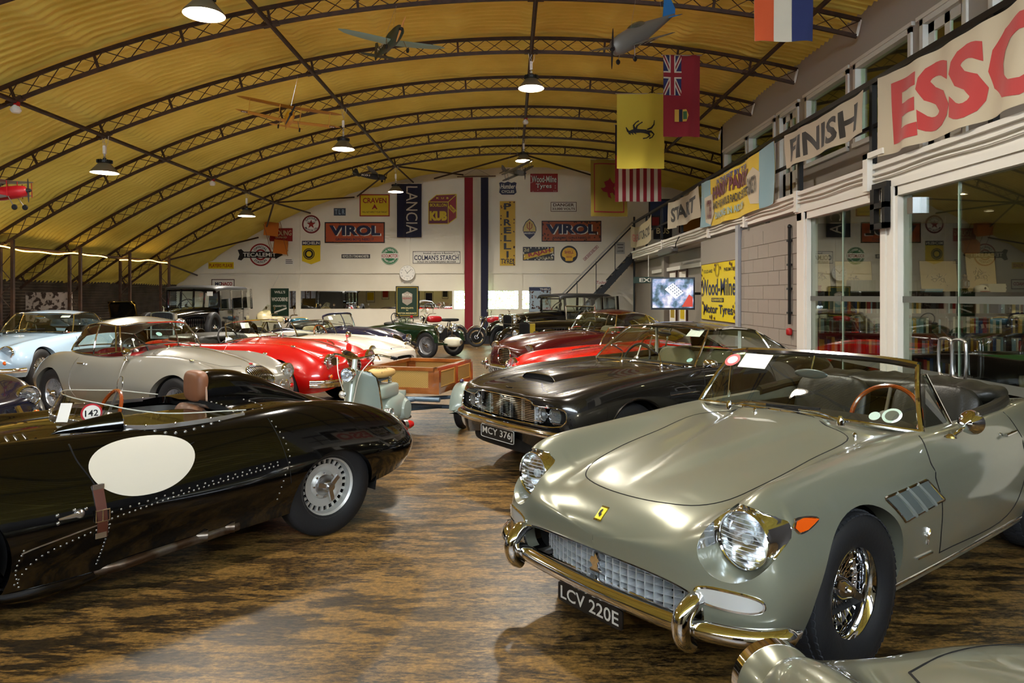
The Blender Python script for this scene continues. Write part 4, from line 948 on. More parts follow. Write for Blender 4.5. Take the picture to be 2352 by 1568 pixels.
# ================================================================ black racing car with head-rest fin (left foreground)
def car_racer():
    PB = mat('paint_racing_black', '#040405', .10, coat=.6, spec=.4)
    car = pose('racing_car', 'black riveted racing sports car with head-rest fin and blank white roundel', 'car', -3.217, 3.596, 47.2, .948)
    B = Body([
        [-0.98, 0.36, 0.02, 0.42, 0.015, 0.46, 0.01, 0.47, 0.475],
        [-0.95, 0.3, 0.3, 0.4, 0.24, 0.5, 0.14, 0.52, 0.53],
        [-0.85, 0.25, 0.52, 0.4, 0.42, 0.56, 0.26, 0.58, 0.6],
        [-0.65, 0.22, 0.7, 0.42, 0.56, 0.68, 0.34, 0.66, 0.68],
        [-0.35, 0.2, 0.79, 0.461, 0.62, 0.833, 0.38, 0.742, 0.772],
        [0.0, 0.19, 0.82, 0.51, 0.62, 0.92, 0.4, 0.82, 0.85],
        [0.35, 0.18, 0.82, 0.52, 0.6, 0.925, 0.4, 0.86, 0.9],
        [0.7, 0.175, 0.815, 0.53, 0.58, 0.91, 0.42, 0.89, 0.935],
        [1.0, 0.18, 0.81, 0.534, 0.6, 0.903, 0.44, 0.898, 0.928],
        [1.3, 0.19, 0.81, 0.521, 0.62, 0.892, 0.46, 0.892, 0.912],
        [1.6, 0.2, 0.815, 0.527, 0.63, 0.905, 0.46, 0.905, 0.925],
        [1.9, 0.22, 0.825, 0.552, 0.63, 0.935, 0.44, 0.915, 0.935],
        [2.2, 0.25, 0.83, 0.587, 0.61, 0.95, 0.4, 0.905, 0.92],
        [2.5, 0.28, 0.82, 0.587, 0.58, 0.92, 0.36, 0.855, 0.865],
        [2.8, 0.31, 0.78, 0.56, 0.53, 0.845, 0.32, 0.78, 0.79],
        [3.05, 0.34, 0.69, 0.53, 0.46, 0.75, 0.28, 0.71, 0.72],
        [3.25, 0.38, 0.54, 0.51, 0.36, 0.65, 0.22, 0.63, 0.64],
        [3.36, 0.43, 0.3, 0.5, 0.2, 0.58, 0.12, 0.57, 0.575],
        [3.39, 0.47, 0.02, 0.5, 0.015, 0.53, 0.01, 0.53, 0.53]], per=9, mseg=9)
    B.arch(0, .34, .40, .45); B.arch(2.32, .27, .345, .45)
    ck = catmull([(.98, -.46), (1.08, -.60), (1.4, -.62), (1.66, -.58), (1.74, -.42), (1.74, .42), (1.66, .58), (1.4, .62), (1.08, .60), (.98, .46)], 5, closed=True)
    B.cut((0, 1), ck, lambda V: V[:, 2] > .6, (0, 0, -.05))
    B.build(PB, car); wells(car, (0, 2.3), .74, .34, .41)
    tub(car, ck * np.array([1, .98]), .22, .86, mat('bare_alloy', '#5a5a58', .45, metal=.7))
    kit = wheel_kit('racer', .35, .18, .215, 'disc'); four(car, kit, 2.3, .665, .342)
    # tonneau cover over passenger side
    MB().sell((1.32, -.26, .89), (.62, .62, .03), .3, .35).build('passenger_cover', PB, car)
    seat(car, 1.42, .30, .40, mat('tan_leather', '#6d4a33', .5), .42, .45, .2, 6)
    # head-rest and fin (driver on the right)
    S = [(1.81, .15, .205, .0), (1.86, .155, .215, 0), (2.02, .15, .21, 0), (2.22, .125, .165, 0), (2.44, .085, .10, 0), (2.62, .05, .045, 0), (2.78, .015, .0, 0)]
    G = []
    tt = np.linspace(0, PI, 23)
    for s_, w, h, _ in catmull(S, 5):
        zb = B.on([(min(s_, 3.2), .29 - .29 * max(0, (s_ - 1.9)) / 1.1)], 'top')[0]; zb = zb[0][2] if len(zb) else .7
        yc = .29 - .12 * max(0, (s_ - 1.9)) / 1.1
        sg = lambda a, p: np.sign(a) * np.abs(a) ** p
        G.append(np.stack([np.full(23, s_), yc + w * sg(np.cos(tt), .75), zb - .03 + (h + .03) * sg(np.sin(tt), .75)], 1))
    MB().grid(np.array(G)).build('headrest_fairing', PB, car, 60)
    zb = G[0][:, 2].min() + .03
    MB().sell((1.79, .29, zb + .10), (.12, .29, .235), .55, .7, 20, 32).build('headrest_pad', mat('tan_headrest', '#74492f', .5, bump=(14, .25)), car, 70)
    MB().tube(np.array(G[0]) + (-.004, 0, 0), .008, 6).build('pad_piping', mat('pale_piping', '#a98a76', .5), car)
    # tail door outline on the fin
    # roundel
    w = np.linspace(0, 2 * PI, 60, endpoint=False); rr = np.stack([1.06 + .285 * np.sign(np.cos(w)) * np.abs(np.cos(w)) ** .86, .715 + .155 * np.sin(w)], 1)
    rr[:, 0] = 1.06 + (rr[:, 0] - 1.06) * (1 + .16 * np.sin(w)); P, N = B.on(rr, 'side', .002, False)
    for rt in (False, True): B.patch(rr, 'side', car, mat('roundel_white', '#c4bfb0', .4, coat=.4), 'white_roundel', .0025, rt, 10)
    # panel seams with rivets
    RIV = mat('rivet_alloy', '#8a8a88', .3, metal=.9); dome = [(.0065, 0), (.005, .003), (0, .0045)]
    def rivets(pts, dr, n, rt=None, r=1., parent=None):
        L = catmull(pts, 8); d = np.r_[0, np.cumsum(np.linalg.norm(np.diff(L, axis=0), axis=1))]; u = np.linspace(0, d[-1], n)
        P, N = B.on(np.stack([np.interp(u, d, L[:, j]) for j in (0, 1)], 1), dr, .0, rt); mb = MB()
        for p, q in zip(P, N): mb.lathe([(a * r, b * r) for a, b in dome], 7, Matrix.Translation(p) @ Vector(q).to_track_quat('Z', 'Y').to_matrix().to_4x4())
        mb.build('rivets', RIV, car, 60)
    for rt in (False, True):
        B.seam([(.70, .88), (.72, .80), (.79, .66), (.84, .50), (.84, .40), (.80, .22)], 'side', car, .0045, right=rt)
        B.seam([(1.36, .80), (1.22, .76), (1.08, .77), (1.0, .80), (.96, .84)], 'side', car, .003, right=rt)
        B.seam([(.44, .385), (.5, .40), (.84, .46)], 'side', car, .005, STEEL, rt, 'bonnet_edge')
        rivets([(.86, .47), (1.3, .53), (1.86, .585)], 'side', 34, rt); rivets([(.86, .485 + .02), (1.3, .55), (1.86, .605)], 'side', 22, rt); rivets([(.42, .22), (.50, .33), (.84, .44)], 'side', 18, rt)
        rivets([(1.86, .36), (1.90, .50), (1.95, .62), (1.93, .75), (1.88, .86)], 'side', 14, rt); rivets([(.80, .22), (.83, .35), (.85, .44)], 'side', 12, rt); rivets([(.44, .20), (.42, .30), (.45, .40)], 'side', 9, rt)
        B.seam([(1.95, .45), (1.93, .60), (1.90, .75), (1.86, .88)], 'side', car, .003, right=rt)
        # leather strap with buckle
        P, N = B.on(catmull([(.80, .66), (.805, .57), (.81, .47), (.812, .38)], 8), 'side', .006, rt)
        st = MB().sweep(P, [(-.026, -.004), (.026, -.004), (.026, .004), (-.026, .004)], up=(0, 1, 0)).build('bonnet_strap', mat('brown_strap', '#4a2214', .45), car, 40)
        for zz in (.645, .395):
            Q, _ = B.on([(.803, zz)], 'side', .012, rt); MB().box(Q[0], (.055, .006, .03)).build('strap_plate', STEEL, st, 0)
        Q, _ = B.on([(.809, .50)], 'side', .016, rt); MB().tube([tuple(Q[0] + d) for d in ((-.034, 0, -.03), (.034, 0, -.03), (.034, 0, .03), (-.034, 0, .03))], .005, 6, closed=True).rod(Q[0] + np.array((0, 0, -.03)), Q[0] + np.array((0, 0, .03)), .004).build('buckle', CHROME, st)
        Q, _ = B.on([(.70, .53), (.60, .525)], 'side', .02, rt); MB().tube(Q, [.014, .006], 8).lathe([(.024, -.02), (.022, 0), (.012, .01), (0, .012)], 14, Matrix.Translation(Q[0]) @ AX['-y' if not rt else 'y']).build('bonnet_latch', STEEL, car)
        rivets([(.68, .555), (.72, .515), (.735, .55)], 'side', 3, rt, 1.6); rivets([(.60, .505), (.60, .545)], 'side', 2, rt, 1.6)
    rivets([(.98, -.48), (1.2, -.64), (1.5, -.64), (1.72, -.60)], 'top', 15, None, 1.7); rivets([(1.78, .0), (1.80, -.45), (1.86, -.60)], 'top', 9); rivets([(2.0, -.05), (2.0, -.5)], 'top', 6)
    # bonnet louvres
    mb = MB()
    for row, y in enumerate((-.30, -.46)):
        for j in range(11):
            P, N = B.on([(.15 + j * .042, y - .06), (.15 + j * .042, y + .06)], 'top', .003)
            mb.tube(P, .007, 6)
    mb.build('louvres', PB, car)
    # wrap-round perspex screen, in three flat-curved panels, with alloy strip
    base = catmull([(1.62, .62, .91), (1.25, .60, .915), (.92, .46, .935), (.80, .15, .94), (.80, -.10, .94), (.92, -.46, .93), (1.15, -.615, .91), (1.72, -.63, .915)], 8)
    hh = np.interp(np.linspace(0, 1, len(base)), [0, .12, .3, .5, .68, .84, 1], [.03, .09, .125, .135, .12, .085, .03]); lean = np.array([.42, 0, 1.]); top_ = base.copy()
    for i, h in enumerate(hh): top_[i] = base[i] + np.array([.45 * h, -.28 * h * np.sign(base[i][1]), h])
    ps = MB().grid(np.stack([base, base * .5 + top_ * .5, top_])).build('perspex_screen', glassmat('perspex', '#e9ebe4', .08), car, 60); MB().tube(top_, .004, 6).build('screen_edge', mat('perspex_edge', '#b9bdb4', .2, coat=1.), ps); MB().sweep(base, [(-.003, -.012), (.003, -.012), (.003, .014), (-.003, .014)]).build('screen_strip', STEEL, ps, 40)
    mb = MB()
    for i in range(2, len(base) - 1, 3): mb.sell(base[i] + (0, 0, .012), (.016,) * 3, 1., 1., 6, 8)
    mb.build('screen_screws', CHROME, ps)
    # mirror fairing on the scuttle
    G = []
    for q in np.linspace(0, 1, 12):
        r = .085 * math.sqrt(q) if q > 0 else .001; a = np.linspace(0, PI, 13); G.append(np.stack([np.full(13, .66 + .34 * q), -.44 - .07 * q + r * .75 * np.cos(a), .905 + .01 + r * 1.15 * np.sin(a)], 1))
    fm = MB().grid(np.array(G)).add(G[-1], [tuple(range(13))]).build('mirror_fairing', PB, car, 60)
    MB().prism(circ(.055, 20, (-.51, .96), ry=.045), 0, .006, Matrix(((0, 0, 1, 1.0), (1, 0, 0, 0), (0, 1, 0, 0), (0, 0, 0, 1)))).build('mirror_glass', MIRROR, fm, 0)
    # race number disc and card inside the screen
    st, M_ = sticker(car, (.88, -.40, 1.005), (1, -.1, 0), (0, 0, 1), .115, .115, mat('print_red', '#b3202a', .5), 'number_disc', 'c')
    MB().prism(circ(.047, 28), .0012, .002, M_).build('disc_white', PRINTW, st, 0); mb = MB(); text2d(mb, '142', 0, 0, .07, .038, .0025, .02, mtx=M_); mb.build('lettering', PRINTK, st, 0)
    st, M_ = sticker(car, (.80, -.16, .99), (.7, -.7, 0), (.35, .35, 1), .07, .12, PRINTW, 'paper_label')
    steering(car, 1.18, .30, .86, .19, -1.2, mat('varnished_wood', '#8a3c10', .2, coat=1.))
    # side exhaust
    EX = mat('exhaust_steel', '#6d655c', .35, metal=.9, tint=(7, '#4c3b2e', .4, .6))
    p0, p1 = (.86, -.72, .17), (1.62, -.74, .235)
    MB().tube(catmull([(.55, -.55, .2), p0, (1.2, -.735, .20), p1], 6), .036, 14).build('side_exhaust', EX, car)
    for d in (0, .17): MB().tube([(1.30 + d, -.70, .225 + d * .07), (1.42 + d, -.765, .222 + d * .07)], .036, 14, caps=False).lathe([(0, 0), (.034, 0)], 14, Matrix.Translation((1.41 + d, -.757, .222 + d * .07)) @ Vector((.85, -.5, 0)).to_track_quat('Z', 'Y').to_matrix().to_4x4()).build('tail_pipe', EX, car)
    MB().sell((.62, -.60, .155), (.62, .3, .16), .8).build('exhaust_fairing', PB, car, 60)
    for x, z in ((.97, .255), (1.42, .28)): MB().rod((x, -.70, z), (x, -.73, z - .06), .012).lathe([(.02, 0), (.02, .012), (0, .014)], 10, at((x, -.72, z))).build('exhaust_hanger', STEEL, car)
    MB().box((1.80, -.66, .25), (.12, .08, .05)).box((1.86, -.70, .275), (.07, .07, .07)).build('jacking_bracket', mat('dark_steel', '#2a2a2c', .5, metal=.6), car, 0)
    # tail lamp
    P, N = B.on([(-.36, .60)], 'rear', .0); q = Matrix.Translation(P[0]) @ AX['x']; MB().lathe([(.045, -.02), (.045, .01), (.04, .02)], 20, q).build('tail_lamp', STEEL, car); MB().lathe([(.04, .015), (.038, .05), (.025, .085), (0, .1)], 20, q).build('tail_lens', REDL, car)
    B.seam([(2.0, -.30), (2.05, -.05), (2.75, .0), (2.8, -.2), (2.6, -.34)], 'top', car, .003, name='tail_panel_line')
    return car
car_racer()
# ================================================================ dark grey four-lamp coupe
TAN = mat('cream_leather', '#8a7f5e', .5, bump=(70, .1)); PAPER = mat('paper_white', '#dcdcd4', .6); TAXD = mat('tax_disc', '#9cc3c4', .5)
def car_grey():
    PG = mat('paint_dark_grey', '#1c1b1b', .24, metal=.5, coat=1.)
    car = pose('grand_tourer_coupe', 'dark grey four-headlamp coupe with plate MCY 376J', 'car', .597, 6.758, 36.1, .978)
    B = Body([[-.845, .42, .02, .58, .015, .72, .01, .748, .752], [-.838, .36, .40, .58, .36, .738, .22, .768, .778], [-.82, .32, .64, .58, .57, .748, .34, .778, .79],
        [-.78, .29, .79, .58, .73, .758, .42, .787, .803], [-.70, .27, .865, .58, .79, .777, .46, .80, .825], [-.5, .24, .895, .58, .82, .832, .5, .825, .855],
        [-.2, .23, .91, .58, .832, .878, .52, .855, .888], [.2, .22, .915, .58, .832, .908, .54, .885, .92], [.6, .22, .915, .58, .822, .927, .56, .908, .94],
        [.98, .22, .915, .6, .80, .94, .58, .935, .95], [1.5, .22, .915, .62, .79, .95, .6, .95, .96], [2.1, .22, .915, .66, .80, .985, .6, .97, .98], [2.6, .23, .91, .68, .79, 1.0, .6, .985, .99],
        [3.1, .27, .88, .68, .74, .96, .56, .955, .965], [3.5, .32, .82, .66, .66, .90, .5, .905, .92], [3.68, .36, .75, .64, .60, .86, .45, .87, .88], [3.72, .5, .02, .64, .015, .8, .01, .8, .8]], per=8, mseg=8, sig=3.2)
    gp = np.vstack([catmull([(-.80, .60), (-.78, .685), (-.46, .70), (-.40, .735), (0, .745), (.40, .735), (.46, .70), (.78, .685), (.80, .60), (.76, .555), (.4, .535), (0, .53), (-.4, .535), (-.76, .555)], 4, closed=True)])
    B.cut((1, 2), gp, lambda V: V[:, 0] < -.5, (.09, 0, 0)); B.arch(0, .345, .385, .5); B.arch(2.61, .345, .385, .5)
    belt = [(.88, 0, .955), (.92, .4, .952), (1.0, .71, .945), (1.75, .765, .965), (2.25, .765, .985), (2.68, .69, 1.0), (3.05, .5, .985), (3.2, 0, .985)]
    roof = [(1.37, 0, 1.315), (1.37, .35, 1.312), (1.41, .56, 1.297), (1.78, .60, 1.305), (2.18, .59, 1.262), (2.5, .56, 1.15), (2.42, .42, 1.21), (2.42, 0, 1.25)]
    hole = np.array(catmull(belt, 5))[:, :2]; hole = np.vstack([hole, hole[-2:0:-1] * np.array([1, -1])]); hole = hole.mean(0) * np.array([1, 0]) + (hole - hole.mean(0) * np.array([1, 0])) * .95
    B.cut((0, 1), hole, lambda V: V[:, 2] > .7, (0, 0, -.06)); B.build(PG, car); wells(car, (0, 2.61), .80, .345, .40)
    tub(car, hole * np.array([1, .99]), .35, .90, TAN)
    S, Bc, Rc = greenhouse(car, belt, roof, [(0, 2, 'windscreen', None), (2, 4, 'door_window', None), (4, 5, 'quarter_window', None), (5, 6, 'rear_pillar', PG), (6, 7, 'rear_window', None)], PG, crown=.055)
    four(car, wheel_kit('grey', .345, .195, .205, 'wire', CHROME, dish=.35, nsp=48), 2.61, .75, .345)
    # grille: fine horizontal bars, five uprights, four lamps
    MB().prism(gp, 0, .01, Matrix(((0, 0, 1, -.735), (1, 0, 0, 0), (0, 1, 0, 0), (0, 0, 0, 1)))).build('grille_back', DARK, car)
    xg = lambda y: -.815 + .09 * (abs(y) / .8) ** 2.4
    mb = MB()
    for z in np.arange(.55, .735, .0155): mb.sweep([(xg(y), y, z) for y in np.linspace(-.42, .42, 24)], [(-.003, -.003), (.004, -.003), (.004, .003), (-.003, .003)])
    mb.build('grille_bars', CHROME, car, 0)
    for y in (-.42, -.25, -.08, .08, .25, .42): MB().box((xg(y) + .02, y, .64), (.03, .012, .2)).build('grille_upright', mat('grille_alloy', '#c6cacd', .38, metal=.45), car, 0)
    for y in (-.03, .03):
        for z in (.728, .556): MB().box((xg(0) - .012, y, z), (.008, .028, .016)).build('grille_badge', CHROME, car, 0)
    for sy in (-1, 1):
        for y, x in ((.485, -.765), (.645, -.735)): headlamp(car, x, sy * y, .62, .073, yaw=-sy * .12, depth=.05, ring=.006)
        MB().rbox((-.70, sy * .775, .625), (.06, .075, .075), .02).build('corner_indicator', AMBER, car)
        MB().sweep([(xg(y), sy * y, .56 + .004) for y in np.linspace(.42, .78, 10)], [(-.004, -.004), (.006, -.004), (.006, .004), (-.004, .004)]).build('lamp_sill', CHROME, car)
    B.seam(gp, 'front', car, .006, CHROME, None, 'grille_surround', 1, True, .002)
    hf = [(-.875, 0), (-.87, .3), (-.845, .6), (-.79, .80), (-.70, .905), (-.58, .94)]
    pth = catmull([(x, -y, .478) for x, y in hf[::-1]] + [(x, y, .478) for x, y in hf[1:]], 6)
    MB().sweep(pth[::-1], [(0, -.035), (.02, -.03), (.034, -.008), (.034, .01), (.02, .028), (0, .032), (-.01, 0)]).build('front_bumper', CHROME, car, 60)
    plate(car, 'MCY 376J', -.885, .02, .385, .53, .125)
    MB().sell((-.55, 0, .33), (.5, 1.3, .22), .4).build('lower_valance', UNDER, car)
    # bonnet scoop
    G = []
    for s_, h, w in ((-.42, .045, .25), (-.40, .05, .255), (-.1, .045, .27), (.3, .022, .28), (.6, .0, .28)):
        yy = np.linspace(-w, w, 15); P = B.on([(s_, y) for y in yy], 'top')[0]; P[:, 2] += h * np.clip((1 - np.abs(yy / w) ** 8), 0, 1); G.append(P)
    sc_ = MB().grid(np.array(G)).build('bonnet_scoop', PG, car, 60); g0 = G[0]; lo = B.on([(-.42, y) for y in np.linspace(-.25, .25, 15)], 'top')[0]
    MB().grid(np.stack([g0 + (.015, 0, -.004), lo + (.015, 0, .002)])).build('scoop_mouth', DARK, sc_); MB().tube(g0, .004, 6).build('scoop_lip', CHROME, sc_)
    B.seam([(-.70, -.60), (-.3, -.64), (.4, -.67), (.85, -.66)], 'top', car, .003); B.seam([(-.70, .60), (-.3, .64), (.4, .67), (.85, .66)], 'top', car, .003)
    P, N = B.on([(-.76, -.05), (-.765, 0), (-.76, .05)], 'top', .004); MB().tube(P, [.006, .012, .006], 6, flat=(1, .4)).build('bonnet_wings', CHROME, car)
    for rt in (False, True):
        B.seam([(1.0, .93), (.95, .8), (.92, .6), (.95, .35)], 'side', car, .004, right=rt); B.seam([(2.05, .96), (2.1, .7), (2.05, .4)], 'side', car, .004, right=rt)
        v = np.array([(.42, .70), (.80, .72), (.80, .765), (.42, .76)]); vp = B.patch(np.vstack([np.linspace(v[i], v[(i + 1) % 4], 6)[:-1] for i in range(4)]), 'side', car, DARK, 'wing_vent', .002, rt, 3); B.seam([(.42, .73), (.84, .735)], 'side', car, .006, CHROME, rt, 'vent_blade', off=.006)
        P, _ = B.on(circ(.39, 30, (0, .345), a0=.1, a1=PI - .1), 'side', .004, rt); 
        if len(P) > 2: MB().tube(P, .010, 6).build('arch_lip', PG, car)
    m_ = MB().rbox((1.0, -.90, .99), (.10, .15, .085), .03).build('door_mirror', CHROME, car); MB().rod((1.0, -.82, .95), (1.0, -.88, .97), .014).build('stalk', CHROME, m_)
    wiper(car, (.84, -.42, .95), (.98, -.26, 1.045), (1.12, .14, 1.13)); wiper(car, (.82, .12, .955), (.98, .26, 1.045), (1.12, .58, 1.10))
    for sy in (-1, 1):
        seat(car, 1.65, sy * .36, .50, TAN, .52, .50, .25, 10); MB().b2((1.88, sy * .58, .95), (1.91, sy * .60, 1.27)).build('pillar_trim', PAPER, car, 0)
    MB().sell((2.35, 0, .72), (.3, 1.2, .5), .4).build('rear_seat', TAN, car); MB().sell((1.05, 0, .86), (.3, 1.35, .2), .4).build('dashboard', BLEATHER, car); steering(car, 1.3, .36, .93, .19, -1.1)
    MB().rbox((1.36, 0, 1.23), (.02, .2, .06), .02).build('rear_view_mirror', BLACK, car)
    sticker(car, (1.345, -.44, 1.258), (.08, -1, 0), (.42, 0, .33), .17, .11, PAPER, 'paper_label'); sticker(car, (1.06, -.60, 1.0), (.2, -1, 0), (.42, 0, .33), .06, .06, TAXD, 'tax_disc', 'c')
    return car
car_grey()

# ================================================================ 1950s British sports car bodies (silver coupe, red roadster, blue drophead)
XKROWS = [[-.80, .40, .02, .50, .015, .56, .01, .585, .59], [-.79, .36, .36, .50, .30, .60, .16, .655, .67], [-.75, .31, .60, .50, .53, .635, .23, .69, .735], [-.66, .28, .72, .50, .60, .70, .29, .715, .795],
    [-.5, .26, .78, .52, .62, .81, .34, .755, .86], [-.2, .25, .81, .54, .62, .91, .37, .835, .93], [.1, .24, .82, .55, .62, .945, .40, .89, .98], [.5, .24, .82, .56, .64, .93, .45, .935, 1.02],
    [.95, .24, .815, .57, .68, .905, .52, .955, 1.045], [1.4, .24, .81, .58, .72, .88, .56, .90, .94], [1.9, .24, .81, .58, .73, .885, .56, .92, .96], [2.3, .25, .82, .58, .70, .945, .54, .95, .99],
    [2.7, .27, .82, .58, .66, .92, .5, .93, .98], [3.1, .32, .74, .55, .58, .80, .42, .82, .86], [3.35, .38, .60, .52, .46, .66, .32, .68, .72], [3.45, .45, .02, .5, .015, .58, .01, .58, .58]]
SEATRED = mat('red_leather', '#6e1013', .45, bump=(70, .1))
def roadster(car, PM, kind, kit, seatm, grille=11, lean=0., detail=True):
    rows = [r[:] for r in XKROWS]
    if kind != 'coupe':
        for r in rows:
            if .3 < r[0] < 1.2: r[8] -= .035; r[7] -= .01
    B = Body(rows, per=8, mseg=8)
    gp = circ(.145, 40, (0, .66), ry=.155, e=.8)
    if kind == 'coupe': gp = circ(.20, 40, (0, .665), ry=.145, e=.75)
    B.cut((1, 2), gp, lambda V: V[:, 0] < -.4, (.10, 0, 0)); B.arch(0, .345, .39, .45); B.arch(2.59, .345, .375, .45)
    if kind == 'coupe':
        belt = [(1.0, 0, 1.075), (1.05, .4, 1.055), (1.18, .645, .985), (1.72, .69, .93), (2.15, .665, .94), (2.44, .55, .955), (2.75, .3, .98), (2.85, 0, .985)]
        roof = [(1.29, 0, 1.365), (1.30, .3, 1.36), (1.38, .53, 1.33), (1.75, .57, 1.355), (2.12, .535, 1.30), (2.42, .40, 1.16), (2.42, .2, 1.26), (2.42, 0, 1.28)]
        hole = np.array(catmull(belt, 5))[:, :2]; hole = np.vstack([hole, hole[-2:0:-1] * np.array([1, -1])])
    else:
        hole = catmull([(1.0, 0), (1.04, .4), (1.15, .60), (1.6, .645), (1.95, .60), (2.05, .3), (2.06, 0), (2.05, -.3), (1.95, -.60), (1.6, -.645), (1.15, -.60), (1.04, -.4)], 5, closed=True)
    c = np.array([hole[:, 0].mean(), 0]); hole = c + (hole - c) * .96
    B.cut((0, 1), hole, lambda V: V[:, 2] > .7, (0, 0, -.06)); B.build(PM, car); wells(car, (0, 2.59), .72, .345, .40); tub(car, hole * np.array([1, .985]), .36, .88, seatm)
    four(car, kit, 2.59, .67, .345)
    xg = -.70 if kind == 'coupe' else -.715
    MB().prism(gp, 0, .01, Matrix(((0, 0, 1, xg + .05), (1, 0, 0, 0), (0, 1, 0, 0), (0, 0, 0, 1)))).build('grille_back', DARK, car)
    mb = MB(); W_, H_ = np.ptp(gp[:, 0]) / 2, np.ptp(gp[:, 1]) / 2; zc = gp[:, 1].mean()
    for y in np.linspace(-W_ * .93, W_ * .93, grille):
        h = H_ * max(.05, 1 - (abs(y) / W_) ** 2.4) ** (1 / 2.4); P, _ = B.on([(y, zc + h * q) for q in np.linspace(-.97, .97, 7)], 'front', .006)
        if len(P) > 2: mb.tube(P, .006 if kind == 'coupe' else .0052, 6)
    mb.build('grille_bars', CHROME, car); B.seam(gp, 'front', car, .010, CHROME, None, 'grille_surround', 1, True, .003)
    for sy in (-1, 1):
        headlamp(car, -.735, sy * (.51 if kind == 'coupe' else .48), .70, .098, depth=.06, ring=.016, podm=PM, podlen=.3, yaw=-sy * .05)
        if kind != 'blue': lamp_small(car, -.775, sy * .53, .50, .033, REDL if kind == 'coupe' else AMBER)
        P, _ = B.on([(-.18, sy * .62)], 'top', .012); MB().sell(P[0], (.09, .035, .035), .9, .9, 10, 14).build('side_lamp', CHROME, car)
        B.seam([(1.0, .93), (1.01, .75), (1.03, .32)], 'side', car, .0045, STEEL, sy > 0); B.seam([(1.95, .92), (2.05, .75), (2.06, .45), (1.98, .33)], 'side', car, .0045, STEEL, sy > 0)
    B.seam([(-.62, 0), (-.2, 0), (.4, 0), (.97, 0)], 'top', car, .007, CHROME, None, 'bonnet_strip', off=.004)
    B.seam([(.90, .30), (.80, .44), (.5, .42), (0, .35), (-.4, .26), (-.55, .15)], 'top', car, .003); B.seam([(.90, -.30), (.80, -.44), (.5, -.42), (0, -.35), (-.4, -.26), (-.55, -.15)], 'top', car, .003)
    MB().lathe([(.028, 0), (.024, .012), (0, .02)], 16, at((-.56, 0, B.on([(-.56, 0)], 'top')[0][0][2]))).build('bonnet_badge', mat('badge_red', '#8e1414', .3), car)
    # bumpers
    if kind != 'coupe':
        hf = [(-.95, .2), (-.94, .4), (-.90, .60), (-.80, .76), (-.66, .84)]
        for sy in (-1, 1):
            b = MB().sweep(catmull([(x, sy * y, .42) for x, y in hf], 5)[::(1 if sy > 0 else -1)][::-1], [(0, -.055), (.022, -.045), (.03, -.01), (.022, .0), (.03, .012), (.022, .045), (0, .055), (-.012, 0)]).build('bumper_quarter', CHROME, car, 50)
            MB().sell((-.96, sy * .19, .49), (.07, .06, .26), .8, .8).build('overrider', CHROME, b)
    else:
        for sy in (-1, 1): lamp_small(car, -.84, sy * .33, .53, .07, LENS, 'fog_lamp'); MB().sell((-.84, sy * .24, .45), (.08, .08, .17), .8, .8).build('overrider', CHROME, car)
        MB().tube([(-.80, y, .42) for y in np.linspace(-.3, .3, 9)], .03, 8).build('badge_bar', CHROME, car)
    # scuttle, screen, interior
    for sy in (-1, 1): seat(car, 1.50, sy * .33, .50, seatm, .48, .46, .22, 9)
    MB().sell((1.12, 0, .88), (.24, 1.15, .18), .4).build('dashboard', BLEATHER if kind != 'coupe' else seatm, car); steering(car, 1.33, .33, .96, .20, -1.15)
    if kind == 'coupe':
        greenhouse(car, belt, roof, [(0, 2, 'windscreen', None), (2, 3, 'door_window', None), (3, 5, 'quarter_window', None), (5, 6, 'rear_pillar', PM), (6, 7, 'rear_window', None)], PM, crown=.09)
        MB().tube([(1.28, .655, .97), (1.42, .565, 1.33)], .012, 8).build('quarter_light_post', CHROME, car)
        sticker(car, (1.14, .10, 1.20), (0, -1, 0), (.3, 0, .3), .09, .075, TAXD, 'tax_disc', 'c')
        for rt in (False, True):
            q = np.array([(.93, .42), (1.0, .42), (1.0, .66), (.93, .66)]); B.seam(q, 'side', car, .005, CHROME, rt, 'wing_vent', 3, True, .002)
        mirror(car, .95, .74, .985, .06, (0, 0, -.10)); P, _ = B.on([(1.78, .80), (1.92, .80)], 'side', .02, True); MB().tube(P, .01, 8).build('door_handle', CHROME, car)
    elif kind == 'red':
        MB().sell((2.12, 0, .96), (.7, 1.2, .14), .6, .5).build('folded_hood', BLEATHER, car)
        screen(car, [(.94, 0, 1.0), (.97, .3, .99), (1.02, .5, .965), (1.10, .62, .93)], [(1.06, 0, 1.255), (1.07, .3, 1.25), (1.10, .48, 1.235), (1.16, .575, 1.20)], rad=.011)
        sticker(car, (1.03, .30, 1.18), (0, -1, 0), (.12, 0, .26), .17, .09, PAPER, 'paper_label')
        P = B.on([(.55, -.0)], 'top')[0][0]; MB().tube(catmull([(-.42, 0, .90), (-.36, 0, .945), (-.30, 0, .955)], 4), [.012] * 8 + [.02], 8).build('bonnet_mascot', CHROME, car)
        m_ = MB().lathe([(0, 0), (.05, 0), (.052, -.01), (.04, -.05), (0, -.07)], 20, Matrix.Translation((-.20, -.62, 1.02)) @ AX['x']).build('wing_mirror', CHROME, car); MB().rod((-.19, -.62, 1.0), (-.19, -.62, .91), .008).build('stalk', CHROME, m_)
    else:
        p, G = screen(car, [(.93, 0, 1.0), (.97, .3, .99), (1.03, .5, .965), (1.12, .62, .93)], [(1.10, 0, 1.33), (1.11, .3, 1.325), (1.14, .48, 1.30), (1.20, .56, 1.26)], trim=PM, rad=.016, toprad=.028)
        MB().tube(G[:, G.shape[1] // 2], .013, 8).build('centre_pillar', PM, p); sticker(car, (1.06, .42, 1.22), (0, -1, 0), (.2, 0, .33), .14, .10, PAPER, 'paper_label')
        MB().sell((2.15, 0, .98), (.55, 1.15, .22), .7, .6).build('folded_hood', BLEATHER, car)
